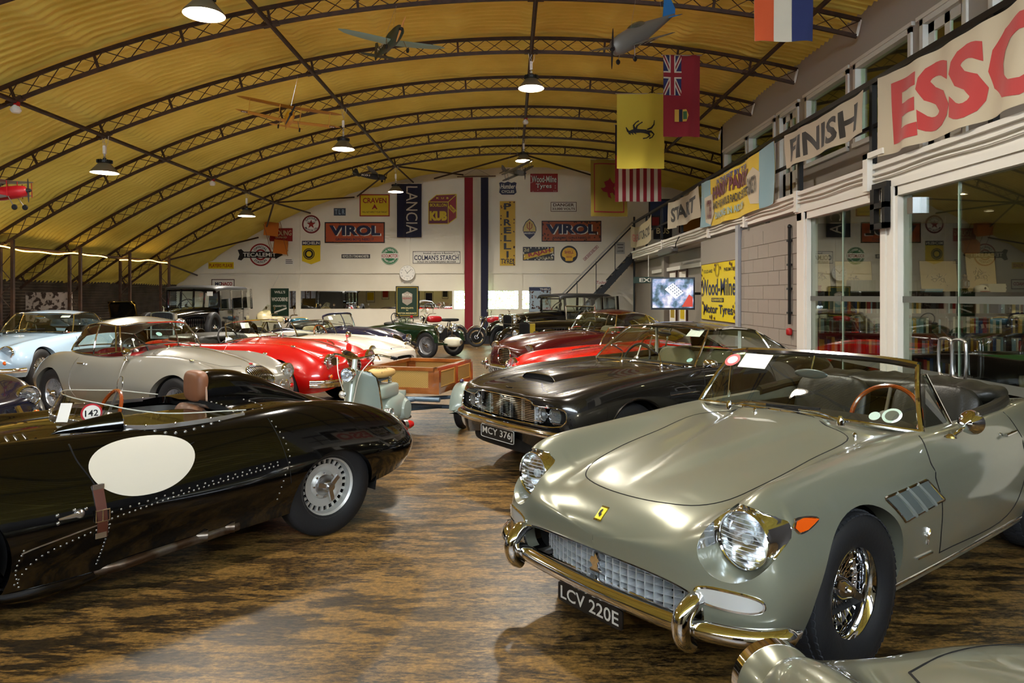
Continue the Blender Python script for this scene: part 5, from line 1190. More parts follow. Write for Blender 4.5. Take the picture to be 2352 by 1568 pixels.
    wiper(car, (.90, -.30, 1.0), (.98, -.15, 1.06), (1.05, .12, 1.11)); wiper(car, (.90, .12, 1.02), (.98, .26, 1.06), (1.05, .48, 1.09))
    return B
silver_wire = wheel_kit('xk', .35, .155, .218, 'wire', mat('silver_spokes', '#b9bcc2', .3, metal=.8), dish=.75, nsp=54)
c = pose('fixed_head_coupe', 'silver-grey 1950s fixed-head coupe with red seats and wire wheels', 'car', -3.675, 8.867, 153.7, .922)
roadster(c, mat('paint_silver_grey', '#8e8d86', .3, metal=.45, coat=1.), 'coupe', silver_wire, SEATRED, 15)
c = pose('open_roadster', 'bright red 1950s open roadster with tall chrome grille on the left', 'car', -2.97, 10.44, 156.5, .985)
roadster(c, paint('signal_red', '#a80a08', .25), 'red', silver_wire, BLEATHER, 15); plate(c, '6973', -.96, 0, .44, .40, .13)
c = pose('drophead_coupe', 'dark navy blue 1950s drophead with split windscreen', 'car', -3.104, 15.95, 154, .90)
roadster(c, paint('navy', '#0b0f2a', .25), 'blue', silver_wire, TAN, 9)

# ================================================================ fastback coupes (pale blue, maroon)
def fastback(car, PM, kit, rows, belt, roof, gp, lamp, seatm, wb, tr, bumper=True, scoopb=False, indic=True):
    B = Body(rows, per=8, mseg=8); B.cut((1, 2), gp, lambda V: V[:, 0] < -.4, (.08, 0, 0)); B.arch(0, .345, .385, .45); B.arch(wb, .345, .38, .45)
    hole = np.array(catmull(belt, 5))[:, :2]; hole = np.vstack([hole, hole[-2:0:-1] * np.array([1, -1])]); c = np.array([hole[:, 0].mean(), 0]); hole = c + (hole - c) * .95
    B.cut((0, 1), hole, lambda V: V[:, 2] > .7, (0, 0, -.06)); B.build(PM, car); wells(car, (0, wb), tr + .05, .345, .40); tub(car, hole, .36, .86, seatm)
    greenhouse(car, belt, roof, [(0, 2, 'windscreen', None), (2, 4, 'door_window', None), (4, 5, 'quarter_window', None), (5, 6, 'rear_pillar', PM), (6, 7, 'rear_window', None)], PM, crown=.06)
    four(car, kit, wb, tr, .345)
    W_, H_ = np.ptp(gp[:, 0]) / 2, np.ptp(gp[:, 1]) / 2; zc = gp[:, 1].mean(); xg = B.on([(0, gp[:, 1].max() + .02)], 'front')[0][0][0]
    MB().prism(gp, 0, .01, Matrix(((0, 0, 1, xg + .07), (1, 0, 0, 0), (0, 1, 0, 0), (0, 0, 0, 1)))).build('grille_back', DARK, car)
    mb = MB()
    for z in np.linspace(-H_ * .85, H_ * .85, 9):
        ed = [q for q in np.linspace(-W_, W_, 41) if polysd(np.array([[q, zc + z]]), gp)[0] < 0]
        if len(ed) > 2: P, _ = B.on([(y, zc + z) for y in np.linspace(ed[0], ed[-1], 13)], 'front', -.004); mb.tube(P, .0045, 5)
    mb.build('grille_bars', CHROME, car); B.seam(gp, 'front', car, .009, CHROME, None, 'grille_surround', 1, True, .003)
    for sy in (-1, 1):
        headlamp(car, lamp[0], sy * lamp[1], lamp[2], .095, depth=.06, ring=.02, podm=PM, podlen=.28)
        if indic: lamp_small(car, lamp[0] - .06, sy * (lamp[1] + .02), lamp[2] - .16, .03, AMBER); lamp_small(car, lamp[0] - .06, sy * (lamp[1] - .1), lamp[2] - .16, .028, CLEAR, 'side_lamp')
        B.seam([(1.1, .90), (1.05, .7), (1.08, .34)], 'side', car, .004, right=sy > 0); seat(car, 1.6, sy * .34, .50, seatm, .5, .48, .24, 9)
    hf = [(-.90, 0), (-.89, .3), (-.85, .56), (-.75, .76), (-.60, .86)]; pth = catmull([(x, -y, .385) for x, y in hf[::-1]] + [(x, y, .385) for x, y in hf[1:]], 6)
    b = MB().sweep(pth[::-1], [(0, -.04), (.022, -.032), (.034, 0), (.022, .032), (0, .04), (-.01, 0)]).build('front_bumper', CHROME, car, 60)
    for sy in (-1, 1): MB().sell((-.93, sy * .34, .42), (.07, .06, .2), .8, .8).build('overrider', CHROME, b)
    MB().sell((1.15, 0, .85), (.26, 1.2, .18), .4).build('dashboard', BLEATHER, car); steering(car, 1.36, .34, .93, .2, -1.1)
    MB().rbox((belt[0][0] + .35, 0, 1.2), (.02, .19, .055), .02).build('rear_view_mirror', CHROME, car)
    wiper(car, (belt[0][0] - .05, .36, belt[0][2]), (belt[0][0] + .03, .1, belt[0][2] + .05), (belt[0][0] + .06, -.25, belt[0][2] + .06))
    return B
PBL = paint('pale_blue', '#8fa9bf', .28)
c = pose('fastback_saloon', 'pale blue 1960s fastback coupe by the corrugated wall', 'car', -8.908, 12.083, 93.7)
fastback(c, PBL, wheel_kit('db', .345, .165, .21, 'wire', CHROME, dish=.6, nsp=54),
    [[-.80, .38, .02, .48, .015, .58, .01, .62, .625], [-.79, .34, .34, .48, .28, .61, .16, .655, .665], [-.75, .30, .58, .48, .50, .635, .26, .69, .705], [-.65, .27, .73, .50, .60, .69, .36, .72, .745], [-.5, .25, .79, .52, .64, .775, .42, .755, .785], [-.2, .24, .82, .55, .66, .835, .46, .80, .83],
     [.3, .23, .83, .57, .68, .87, .5, .84, .875], [.8, .23, .835, .58, .70, .89, .54, .88, .91], [1.3, .23, .835, .6, .72, .90, .57, .91, .93], [2.0, .23, .835, .62, .72, .93, .56, .94, .96], [2.5, .24, .835, .64, .70, .96, .52, .96, .975], [3.0, .28, .78, .62, .62, .90, .46, .91, .93], [3.45, .36, .66, .60, .5, .80, .36, .81, .83], [3.6, .46, .02, .58, .015, .7, .01, .7, .7]],
    [(.90, 0, .935), (.98, .4, .93), (1.14, .655, .92), (1.75, .70, .93), (2.2, .70, .95), (2.6, .60, .97), (3.0, .4, .955), (3.15, 0, .95)], [(1.34, 0, 1.27), (1.34, .32, 1.268), (1.40, .54, 1.255), (1.75, .575, 1.275), (2.15, .55, 1.24), (2.5, .48, 1.12), (2.4, .36, 1.19), (2.4, 0, 1.225)],
    catmull([(-.44, .55), (-.30, .60), (-.18, .645), (0, .655), (.18, .645), (.30, .60), (.44, .55), (.42, .47), (.2, .44), (0, .435), (-.2, .44), (-.42, .47)], 4, closed=True), (-.66, .57, .665), BLEATHER, 2.49, .69)
sticker(c, (1.36, -.42, 1.225), (.08, -1, 0), (.42, 0, .33), .16, .10, PAPER, 'paper_label')
c = pose('fastback_saloon', 'deep maroon 1950s fastback coupe with oval mesh grille', 'car', .55, 12.5, 33.0)
B_ = fastback(c, paint('maroon', '#3d060c', .22), wheel_kit('db', .345, .165, .21, 'wire', CHROME, dish=.6, nsp=54),
    [[-.78, .40, .02, .50, .015, .60, .01, .66, .665], [-.77, .36, .32, .50, .26, .63, .14, .70, .71], [-.73, .31, .56, .50, .48, .65, .22, .73, .75], [-.63, .28, .70, .51, .58, .71, .30, .75, .79], [-.48, .26, .77, .52, .61, .80, .36, .775, .83], [-.2, .25, .80, .54, .62, .87, .40, .83, .88],
     [.3, .24, .81, .56, .64, .91, .45, .88, .935], [.8, .24, .815, .58, .67, .925, .5, .92, .965], [1.3, .24, .815, .6, .70, .92, .55, .94, .96], [2.0, .24, .815, .62, .70, .95, .55, .96, .98], [2.5, .25, .815, .62, .66, .97, .5, .97, .99], [3.0, .30, .75, .6, .58, .88, .42, .89, .91], [3.35, .38, .60, .57, .46, .74, .32, .75, .77], [3.45, .46, .02, .55, .015, .66, .01, .66, .66]],
    [(.98, 0, .985), (1.05, .4, .975), (1.2, .635, .955), (1.72, .68, .955), (2.1, .67, .965), (2.5, .56, .98), (2.9, .36, .95), (3.05, 0, .945)], [(1.28, 0, 1.29), (1.28, .3, 1.285), (1.36, .51, 1.265), (1.75, .55, 1.29), (2.08, .52, 1.25), (2.42, .43, 1.12), (2.35, .32, 1.2), (2.35, 0, 1.24)],
    catmull([(-.17, .68), (0, .70), (.17, .68), (.19, .55), (.15, .44), (0, .42), (-.15, .44), (-.19, .55)], 4, closed=True), (-.63, .53, .68), TAN, 2.5, .66, indic=False)
for sy in (-1, 1): MB().prism(circ(.13, 24, (sy * .34, .50), ry=.05, e=.7), 0, .02, Matrix(((0, 0, 1, -.745), (1, 0, 0, 0), (0, 1, 0, 0), (0, 0, 0, 1)))).build('side_grille', mat('mesh_grey', '#4a4a44', .4, metal=.8), c)
plate(c, '574 UXM', -.94, .0, .33, .48, .11)
sticker(c, (1.22, .42, 1.20), (0, -1, 0), (.3, 0, .3), .12, .10, PAPER, 'paper_label')

# ================================================================ low open sports cars: bright red, dark blue (edge of frame), silver (corner), white long-nose
def lowcar(car, PM, kit, seatm=BLEATHER, nose=0., wide=0., scr=True, gpoly=None, lampz=.64, lampy=.54, louvre=False):
    rows = [[-.78 - nose, .40, .02, .46, .015, .54, .01, .56, .565], [-.765 - nose, .34, .32, .46, .26, .58, .14, .61, .62], [-.72 - nose, .29, .54, .46, .48, .61, .24, .65, .665], [-.62, .26, .70, .48, .58, .68, .34, .68, .71], [-.48, .24, .77, .50, .61, .765, .38, .72, .755], [-.2, .23, .80, .53, .62, .82, .41, .76, .80],
        [.2, .22, .80, .54, .63, .83, .44, .80, .84], [.6, .22, .79, .55, .65, .84, .48, .83, .87], [.95, .22, .79, .56, .67, .845, .52, .85, .88], [1.4, .22, .79, .56, .69, .835, .54, .84, .86], [1.9, .23, .80, .57, .68, .87, .52, .86, .875], [2.3, .25, .81, .58, .64, .90, .46, .87, .88], [2.7, .28, .77, .57, .58, .84, .4, .82, .83], [3.0, .33, .65, .54, .48, .73, .32, .72, .73], [3.15, .42, .02, .52, .015, .62, .01, .62, .62]]
    for r in rows:
        for j in (2, 4, 6): r[j] *= 1 + wide
    B = Body(rows, per=8, mseg=8); gpoly = circ(.33, 40, (0, .45), ry=.085, e=.8) if gpoly is None else gpoly
    B.cut((1, 2), gpoly, lambda V: V[:, 0] < -.45, (.08, 0, 0)); B.arch(0, .33, .37, .45); B.arch(2.29, .33, .37, .45)
    hole = catmull([(1.02, 0), (1.08, .45), (1.4, .58), (1.75, .56), (1.85, .3), (1.86, 0), (1.85, -.3), (1.75, -.56), (1.4, -.58), (1.08, -.45)], 5, closed=True)
    B.cut((0, 1), hole, lambda V: V[:, 2] > .6, (0, 0, -.06)); B.build(PM, car); wells(car, (0, 2.29), .70, .33, .38); tub(car, hole, .3, .80, seatm)
    four(car, kit, 2.29, .68, .335)
    MB().prism(gpoly, 0, .01, Matrix(((0, 0, 1, -.69 - nose), (1, 0, 0, 0), (0, 1, 0, 0), (0, 0, 0, 1)))).build('grille_back', DARK, car)
    for sy in (-1, 1):
        headlamp(car, -.655, sy * lampy, lampz, .092, depth=.06, ring=.012, podm=PM, podlen=.25); lamp_small(car, -.72, sy * (lampy + .03), lampz - .16, .034, AMBER)
        seat(car, 1.4, sy * .30, .40, seatm, .46, .42, .2, 8)
    if scr:
        screen(car, [(.98, 0, .875), (1.0, .3, .87), (1.04, .56, .845)], [(1.17, 0, 1.14), (1.18, .3, 1.135), (1.21, .53, 1.11)], rad=.011)
        steering(car, 1.22, -.30, .86, .18, -1.2, mat('varnished_wood', '#8a3c10', .2, coat=1.))
        wiper(car, (.94, .2, .88), (1.02, .05, .93), (1.06, -.2, .96))
    if louvre:
        for rt in (False, True):
            for k_ in range(3): B.seam([(.48 + k_ * .09, .62), (.52 + k_ * .09, .72)], 'side', car, .012, DARK, rt, 'wing_louvre')
    return B
c = pose('low_roadster', 'bright scarlet low open sports car half hidden behind the dark grey coupe', 'car', .88, 9.77, 35.5)
B_ = lowcar(c, paint('scarlet', '#d40a08', .22), wheel_kit('grey', .345, .195, .205, 'wire'), louvre=True); B_.seam([(.25, .30), (.62, .33)], 'top', c, .01, DARK, None, 'bonnet_slot')
c = pose('low_roadster', 'dark blue open sports car at the left edge with round amber indicator', 'car', -5.42, 6.47, 150.)
B_ = lowcar(c, paint('deep_blue', '#05091c', .2), wheel_kit('racer', .35, .18, .215, 'disc'), wide=.04, lampz=.66, lampy=.56)
for sy in (-1, 1): MB().tube(catmull([(-.86, sy * .36, .60), (-.93, sy * .37, .50), (-.92, sy * .37, .36), (-.84, sy * .37, .28)], 6), .028, 10).build('overrider', CHROME, c)
MB().tube(catmull([(-.90, -.52, .40), (-.95, -.25, .42), (-.96, 0, .42), (-.95, .25, .42), (-.90, .52, .40)], 6), .02, 8).build('bumper_tube', CHROME, c)
c = pose('long_nose_roadster', 'white long-nosed open sports car behind the bright red roadster', 'car', -2.75, 12.95, 155.)
PW = paint('ivory_white', '#d8cfbf', .28)
B_ = lowcar(c, PW, silver_wire, nose=.18, gpoly=circ(.34, 40, (0, .47), ry=.075, e=.8)); 
P, N = B_.on([(-.70, 0)], 'top'); plate(c, 'DXC 400', -.83, 0, .655, .46, .09, tilt=.9, frame=False)
MB().tube([(-.95, y, .45) for y in np.linspace(-.32, .32, 9)], .018, 8).build('mouth_bar', CHROME, c)
# silver car whose nose comes into the bottom right corner
c = pose('silver_roadster', 'silver-green car in the bottom right corner, only wing and bonnet showing', 'car', 1.34, 1.20, -84.)
rows = [[-.78, .40, .02, .46, .015, .54, .01, .56, .565], [-.765, .34, .32, .46, .26, .58, .14, .61, .62], [-.72, .29, .54, .46, .48, .61, .24, .65, .665], [-.62, .26, .72, .48, .62, .69, .36, .67, .71], [-.48, .24, .79, .50, .66, .80, .40, .69, .765], [-.25, .23, .82, .53, .66, .86, .41, .715, .82], [.2, .22, .83, .54, .65, .845, .42, .76, .87], [.8, .22, .83, .55, .66, .86, .46, .83, .90], [1.4, .22, .83, .56, .69, .86, .5, .86, .90], [2.3, .25, .82, .58, .66, .92, .46, .88, .90], [2.9, .3, .72, .57, .56, .82, .4, .82, .83], [3.2, .42, .02, .52, .015, .62, .01, .62, .62]]
B_ = Body(rows, per=8, mseg=8); B_.arch(0, .33, .37, .45); B_.arch(2.4, .33, .37, .45); B_.build(SAGE, c); wells(c, (0, 2.4), .72, .33, .38); four(c, WH['sage'], 2.4, .70, .336)
B_.seam([(-.55, -.30), (-.2, -.40), (.4, -.42), (.8, -.42)], 'top', c, .004, name='bonnet_line'); B_.seam([(-.55, .30), (-.2, .40), (.4, .42), (.8, .42)], 'top', c, .004, name='bonnet_line'); B_.seam([(-.55, -.30), (-.62, 0), (-.55, .30)], 'top', c, .004, name='bonnet_line')
MB().tube(catmull([(-.46, .12, .795), (-.44, .25, .79), (-.42, .38, .775)], 5), .012, 8).build('bonnet_lip_trim', CHROME, c)
for sy in (-1, 1): headlamp(c, -.665, sy * .60, .63, .092, depth=.06, ring=.012, podm=SAGE, podlen=.25)
# ================================================================ upright vintage cars
VBLK = paint('coach_black', '#060607', .12); NICK = mat('nickel', (.72, .70, .62), .14, 1.0)
def fender(car, pts, w, m, thick=.012, crown=.05, name='wing'):
    P = catmull(pts, 7); q = np.linspace(-1, 1, 9); prof = [(a * w / 2, crown * (1 - a * a)) for a in q] + [(a * w / 2, crown * (1 - a * a) - thick) for a in q[::-1]]
    return MB().sweep(P, prof, up=(0, 0, 1)).build(name, m, car, 50)
def vintage(car, PM, wb, hood_z, rad, body_len, belt_z, roof_z=None, ws=None, lampz=.95, wheel=None, narrow=.62, lamps=.10, spare=False, radm=None, half=.62, hood_s=1.15, mascot=True, tr=.70):
    """rad = (width, z0, z1); ws = (s, z0, z1); saloon when roof_z is given"""
    kit = wheel or wheel_kit('vint', .37, .13, .26, 'wire', mat('black_spokes', '#101010', .4), dish=.4, nsp=40, rimm=mat('black_rim', '#0c0c0c', .4))
    four(car, kit, wb, tr, .37)
    MB().b2((-.35, -.36, .42), (wb + .6, .36, .52)).build('chassis', UNDER, car, 0)
    rw, z0, z1 = rad; pr = np.vstack([circ(rw / 2, 12, (0, z1 - .06), ry=.06, a0=0, a1=PI, e=.8), [(-rw / 2, z0), (rw / 2, z0)]])
    XM = lambda x: Matrix(((0, 0, 1, x), (1, 0, 0, 0), (0, 1, 0, 0), (0, 0, 0, 1)))
    r = MB().prism(pr, -.12, .02, XM(-.05)).build('radiator_shell', radm or NICK, car, 30)
    c = pr.mean(0); MB().prism(c + (pr - c) * np.array([.84, .86]), 0, .012, XM(-.185)).build('radiator_core', mat('radiator_dark', '#17181a', .5, metal=.5), r, 0)
    mb = MB()
    for y in np.linspace(-rw * .38, rw * .38, 12): mb.b2((-.195, y - .004, z0 + .03), (-.185, y + .004, z1 - .06))
    mb.build('radiator_shutters', mat('shutter_steel', '#3a3b3d', .35, metal=.8), r, 0)
    MB().lathe([(.035, 0), (.035, .02), (.02, .03), (.018, .045), (0, .05)], 16, at((-.11, 0, z1 - .005))).build('radiator_cap', radm or NICK, r)
    if mascot: MB().tube(catmull([(-.11, 0, z1 + .04), (-.12, 0, z1 + .09), (-.16, 0, z1 + .13)], 4), [.014, .013, .012, .011, .01, .009, .008, .007, .006], 8).tube([(-.10, -.05, z1 + .10), (-.12, 0, z1 + .08), (-.10, .05, z1 + .10)], .006, 6).build('mascot', NICK, r)
    # bonnet and scuttle
    G = []
    for s_, k, zt in ((-.03, rw / 2 - .01, z1 - .02), (hood_s * .5, (rw / 2 + half) / 2 - .02, (z1 + hood_z) / 2 + .01), (hood_s, half - .04, hood_z), (hood_s + .22, half, hood_z + .015)):
        a = np.linspace(0, PI, 19); sg = lambda v, p: np.sign(v) * np.abs(v) ** p
        arcp = np.stack([np.full(19, s_), k * sg(np.cos(a), .7), zt - .20 + .20 * sg(np.sin(a), .7)], 1); G.append(np.vstack([[(s_, k, z0 + .02)], arcp, [(s_, -k, z0 + .02)]]))
    bn = MB().grid(np.array(G)).build('bonnet', PM, car, 45); MB().tube([(q[10][0], 0, q[10][2] + .003) for q in G[:3]], .005, 5).build('bonnet_hinge', NICK, bn)
    for sy in (-1, 1):
        mb = MB()
        for j in range(14): mb.box((.15 + j * .06, sy * (rw / 2 + (half - rw / 2) * (.15 + j * .06) / hood_s - .012), (z0 + z1) / 2 - .02), (.02, .03, (z1 - z0) * .45))
        mb.build('bonnet_louvres', PM, bn, 0)
    # body tub
    s0, s1 = hood_s + .2, hood_s + .2 + body_len
    mb = MB(); G = []
    for s_, k in ((s0, half), (s0 + .3, half + .04), (s0 + body_len * .6, half + .05), (s1 - .25, half + .02), (s1, half - .10)):
        G.append([(s_, k * .93, .50), (s_, k, .72), (s_, k, belt_z - .03), (s_, k - .03, belt_z), (s_, -(k - .03), belt_z), (s_, -k, belt_z - .03), (s_, -k, .72), (s_, -k * .93, .50)])
    G = np.array(G, float)
    if roof_z is None: G2 = np.concatenate([G[:, :4], np.repeat(G[:, 4:5], 0, 1)], 1); mb.grid(G[:, :4]); mb.grid(G[:, 4:]); mb.add(G[-1], [tuple(range(8))])
    else: mb.grid(G); mb.add(G[-1], [tuple(range(8))])
    mb.build('body', PM, car, 40)
    for sy in (-1, 1):
        fender(car, [(-.42, sy * tr, .45), (-.38, sy * tr, .66), (-.18, sy * tr, .82), (.08, sy * tr, .84), (.32, sy * tr, .70), (.55, sy * tr, .48), (.75, sy * tr, .40)], .24, PM)
        fender(car, [(wb - .65, sy * tr, .40), (wb - .45, sy * tr, .52), (wb - .25, sy * tr, .76), (wb, sy * tr, .85), (wb + .28, sy * tr, .74), (wb + .45, sy * tr, .5)], .25, PM)
        MB().b2((.72, sy * tr - .13, .37), (wb - .62, sy * tr + .13, .41)).build('running_board', mat('ribbed_rubber', '#101010', .7), car, 0)
        headlamp(car, -.16, sy * .40, lampz, lamps, depth=.09, ring=.014, podm=radm or NICK, podlen=.22)
        MB().rod((-.08, sy * .40, lampz - lamps), (-.05, sy * .40, .60), .014).build('lamp_post', radm or NICK, car)
        for q in (.35, .68): MB().b2((s0 + body_len * q - .004, sy * (half + .047), .55), (s0 + body_len * q + .004, sy * (half + .055), belt_z)).build('door_gap', DARK, car, 0)
        MB().rod((s0 + body_len * .62, sy * (half + .07), belt_z - .12), (s0 + body_len * .55, sy * (half + .07), belt_z - .12), .009).build('door_handle', NICK, car)
    if spare:
        for sy in (-1, 1): put_wheel(car, kit, .72, sy * .80, .84, 0)
    MB().rod((-.18, -.42, lampz - .15), (-.18, .42, lampz - .15), .014).build('lamp_bar', radm or NICK, car)
    w = half - .02
    if ws:
        sw, a0, a1 = ws; f = MB()
        for p, q in (((sw, -w, a0), (sw - .02, -w, a1)), ((sw, w, a0), (sw - .02, w, a1)), ((sw, -w, a0), (sw, w, a0)), ((sw - .02, -w, a1), (sw - .02, w, a1))): f.rod(p, q, .018, 6)
        f = f.build('windscreen_frame', PM if roof_z else NICK, car); MB().add([(sw, -w, a0), (sw, w, a0), (sw - .02, w, a1), (sw - .02, -w, a1)], [(0, 1, 2, 3)]).build('windscreen', GLASS, f, 0)
        MB().tube([(sw - .03, w * .5, a1), (sw - .04, w * .05, a0 + .06)], .008, 5).build('wiper_arm', NICK, f)
    if roof_z:
        belt = belt_z; s2 = s1 - .05; R_ = []
        for s_, k, z in ((ws[0] - .16, w + .0, roof_z - .07), (ws[0] - .10, w + .04, roof_z - .03), (s0 + .5, w + .05, roof_z), (s2 - .3, w + .03, roof_z - .01), (s2, w - .10, roof_z - .10)):
            a = np.linspace(0, PI, 17); R_.append(np.stack([np.full(17, s_), k * np.sign(np.cos(a)) * np.abs(np.cos(a)) ** .45, z - .09 + .09 * np.sin(a) ** .6], 1))
        R_ = np.array(R_); rf = MB().grid(R_).build('roof', mat('roof_fabric', '#1a1b1c', .5), car, 50); R2 = R_.copy(); R2[..., 2] -= .03; MB().grid(R2[:, ::-1]).build('headlining', mat('headlining_grey', '#3a382f', .8), rf, 50)
        ps = [ws[0], s0 + body_len * .35, s0 + body_len * .68, s2]
        for sy in (-1, 1):
            for i, p in enumerate(ps): MB().add([(p - .035, sy * (w + .06), belt - .02), (p + .035, sy * (w + .06), belt - .02), (p + .03, sy * (w + .03), roof_z - .08), (p - .03, sy * (w + .03), roof_z - .08), (p - .035, sy * (w + .02), belt - .02), (p + .035, sy * (w + .02), belt - .02), (p + .03, sy * w, roof_z - .08), (p - .03, sy * w, roof_z - .08)], [(0, 1, 2, 3), (7, 6, 5, 4), (1, 5, 6, 2), (0, 3, 7, 4)]).build('pillar', PM, car, 0)
            for a_, b_ in zip(ps[:-1], ps[1:]):
                g = MB().add([(a_ + .03, sy * (w + .045), belt), (b_ - .03, sy * (w + .045), belt), (b_ - .03, sy * (w + .02), roof_z - .09), (a_ + .03, sy * (w + .02), roof_z - .09)], [(0, 1, 2, 3)]).build('side_window', GLASS, car, 0)
                MB().tube([(a_ + .035, sy * (w + .05), belt + .01), (b_ - .035, sy * (w + .05), belt + .01), (b_ - .035, sy * (w + .025), roof_z - .10), (a_ + .035, sy * (w + .025), roof_z - .10)], .008, 5, closed=True).build('window_trim', NICK, g)
        MB().add([(s2 + .02, -w + .08, belt - .02), (s2 + .02, w - .08, belt - .02), (s2, w - .12, roof_z - .1), (s2, -w + .12, roof_z - .1)], [(0, 1, 2, 3)]).build('rear_panel', PM, car, 0)
        MB().sell((s0 + body_len * .8, 0, .80), (.25, w * 1.8, .62), .4).build('rear_seat', TAN, car); MB().sell((s0 + body_len * .42, 0, .75), (.2, w * 1.7, .5), .4).build('front_seat', TAN, car)
    else:
        MB().sell((s0 + body_len * .35, 0, belt_z - .12), (.2, w * 1.7, .4), .5).build('front_seat', BLEATHER, car); MB().sell((s1 - .25, 0, belt_z - .08), (.22, w * 1.7, .42), .5).build('rear_seat', BLEATHER, car)
        P = catmull([(s0 + .3, -half, belt_z), (s0 + .6, -half - .02, belt_z - .02), (s1 - .3, -half, belt_z + .0), (s1, -half + .12, belt_z), (s1, half - .12, belt_z), (s1 - .3, half, belt_z), (s0 + .6, half + .02, belt_z - .02), (s0 + .3, half, belt_z)], 6); MB().tube(P, .022, 8).build('cockpit_roll', BLEATHER, car)
    steering(car, s0 + .35, .32, belt_z + .10, .2, -.9)
art = wheel_kit('vintwire', .37, .125, .265, 'wire', mat('silver_spokes', '#b9bcc2', .3, metal=.8), dish=.3, nsp=40)
c = pose('vintage_limousine', 'tall black vintage limousine with spare wheel on the wing, by the left columns', 'car', -8.02, 16.25, 90.)
vintage(c, VBLK, 3.3, 1.31, (.56, .62, 1.24), 2.25, 1.26, 1.88, (1.42, 1.30, 1.74), spare=True, lampz=.98, half=.66)
sticker(c, (1.40, -.42, 1.66), (0, -1, 0), (0, 0, 1), .15, .11, PAPER, 'paper_label')
c = pose('vintage_saloon', 'black vintage saloon with two big round headlamps below the stairs', 'car', .08, 19.65, 30.)
vintage(c, VBLK, 3.1, 1.16, (.5, .55, 1.08), 1.95, 1.16, 1.68, (1.36, 1.17, 1.52), lampz=.97, half=.62, lamps=.11)
c = pose('vintage_tourer', 'black vintage open tourer with square nickel radiator and mascot', 'car', .47, 15.55, 33.)
vintage(c, VBLK, 2.9, 1.03, (.42, .52, 1.04), 1.7, 1.02, None, (1.42, 1.03, 1.36), lampz=.74, half=.56, lamps=.09, wheel=art)
c = pose('vintage_tourer', 'black vintage car with raised gilt-edged bonnet lid against the corrugated wall', 'car', -9.72, 16.35, 88.)
vintage(c, VBLK, 2.7, 1.06, (.42, .52, 1.02), 1.5, 1.04, None, None, lampz=.74, half=.5, lamps=.09, wheel=art, tr=.58)
lid = MB().sweep([(1.15, 0, 1.06), (1.05, 0, 1.40), (1.0, 0, 1.46)], [(-.34, -.01), (.34, -.01), (.34, .01), (-.34, .01)], up=(1, 0, 0)).build('raised_lid', VBLK, c, 0)
G_ = mat('gilt_trim', '#b08a3a', .25, metal=1.)
for sy in (-1, 1): MB().tube([(1.13, sy * .34, 1.06), (1.03, sy * .33, 1.38), (1.0, sy * .26, 1.465)], .014, 6).build('lid_trim', G_, lid)
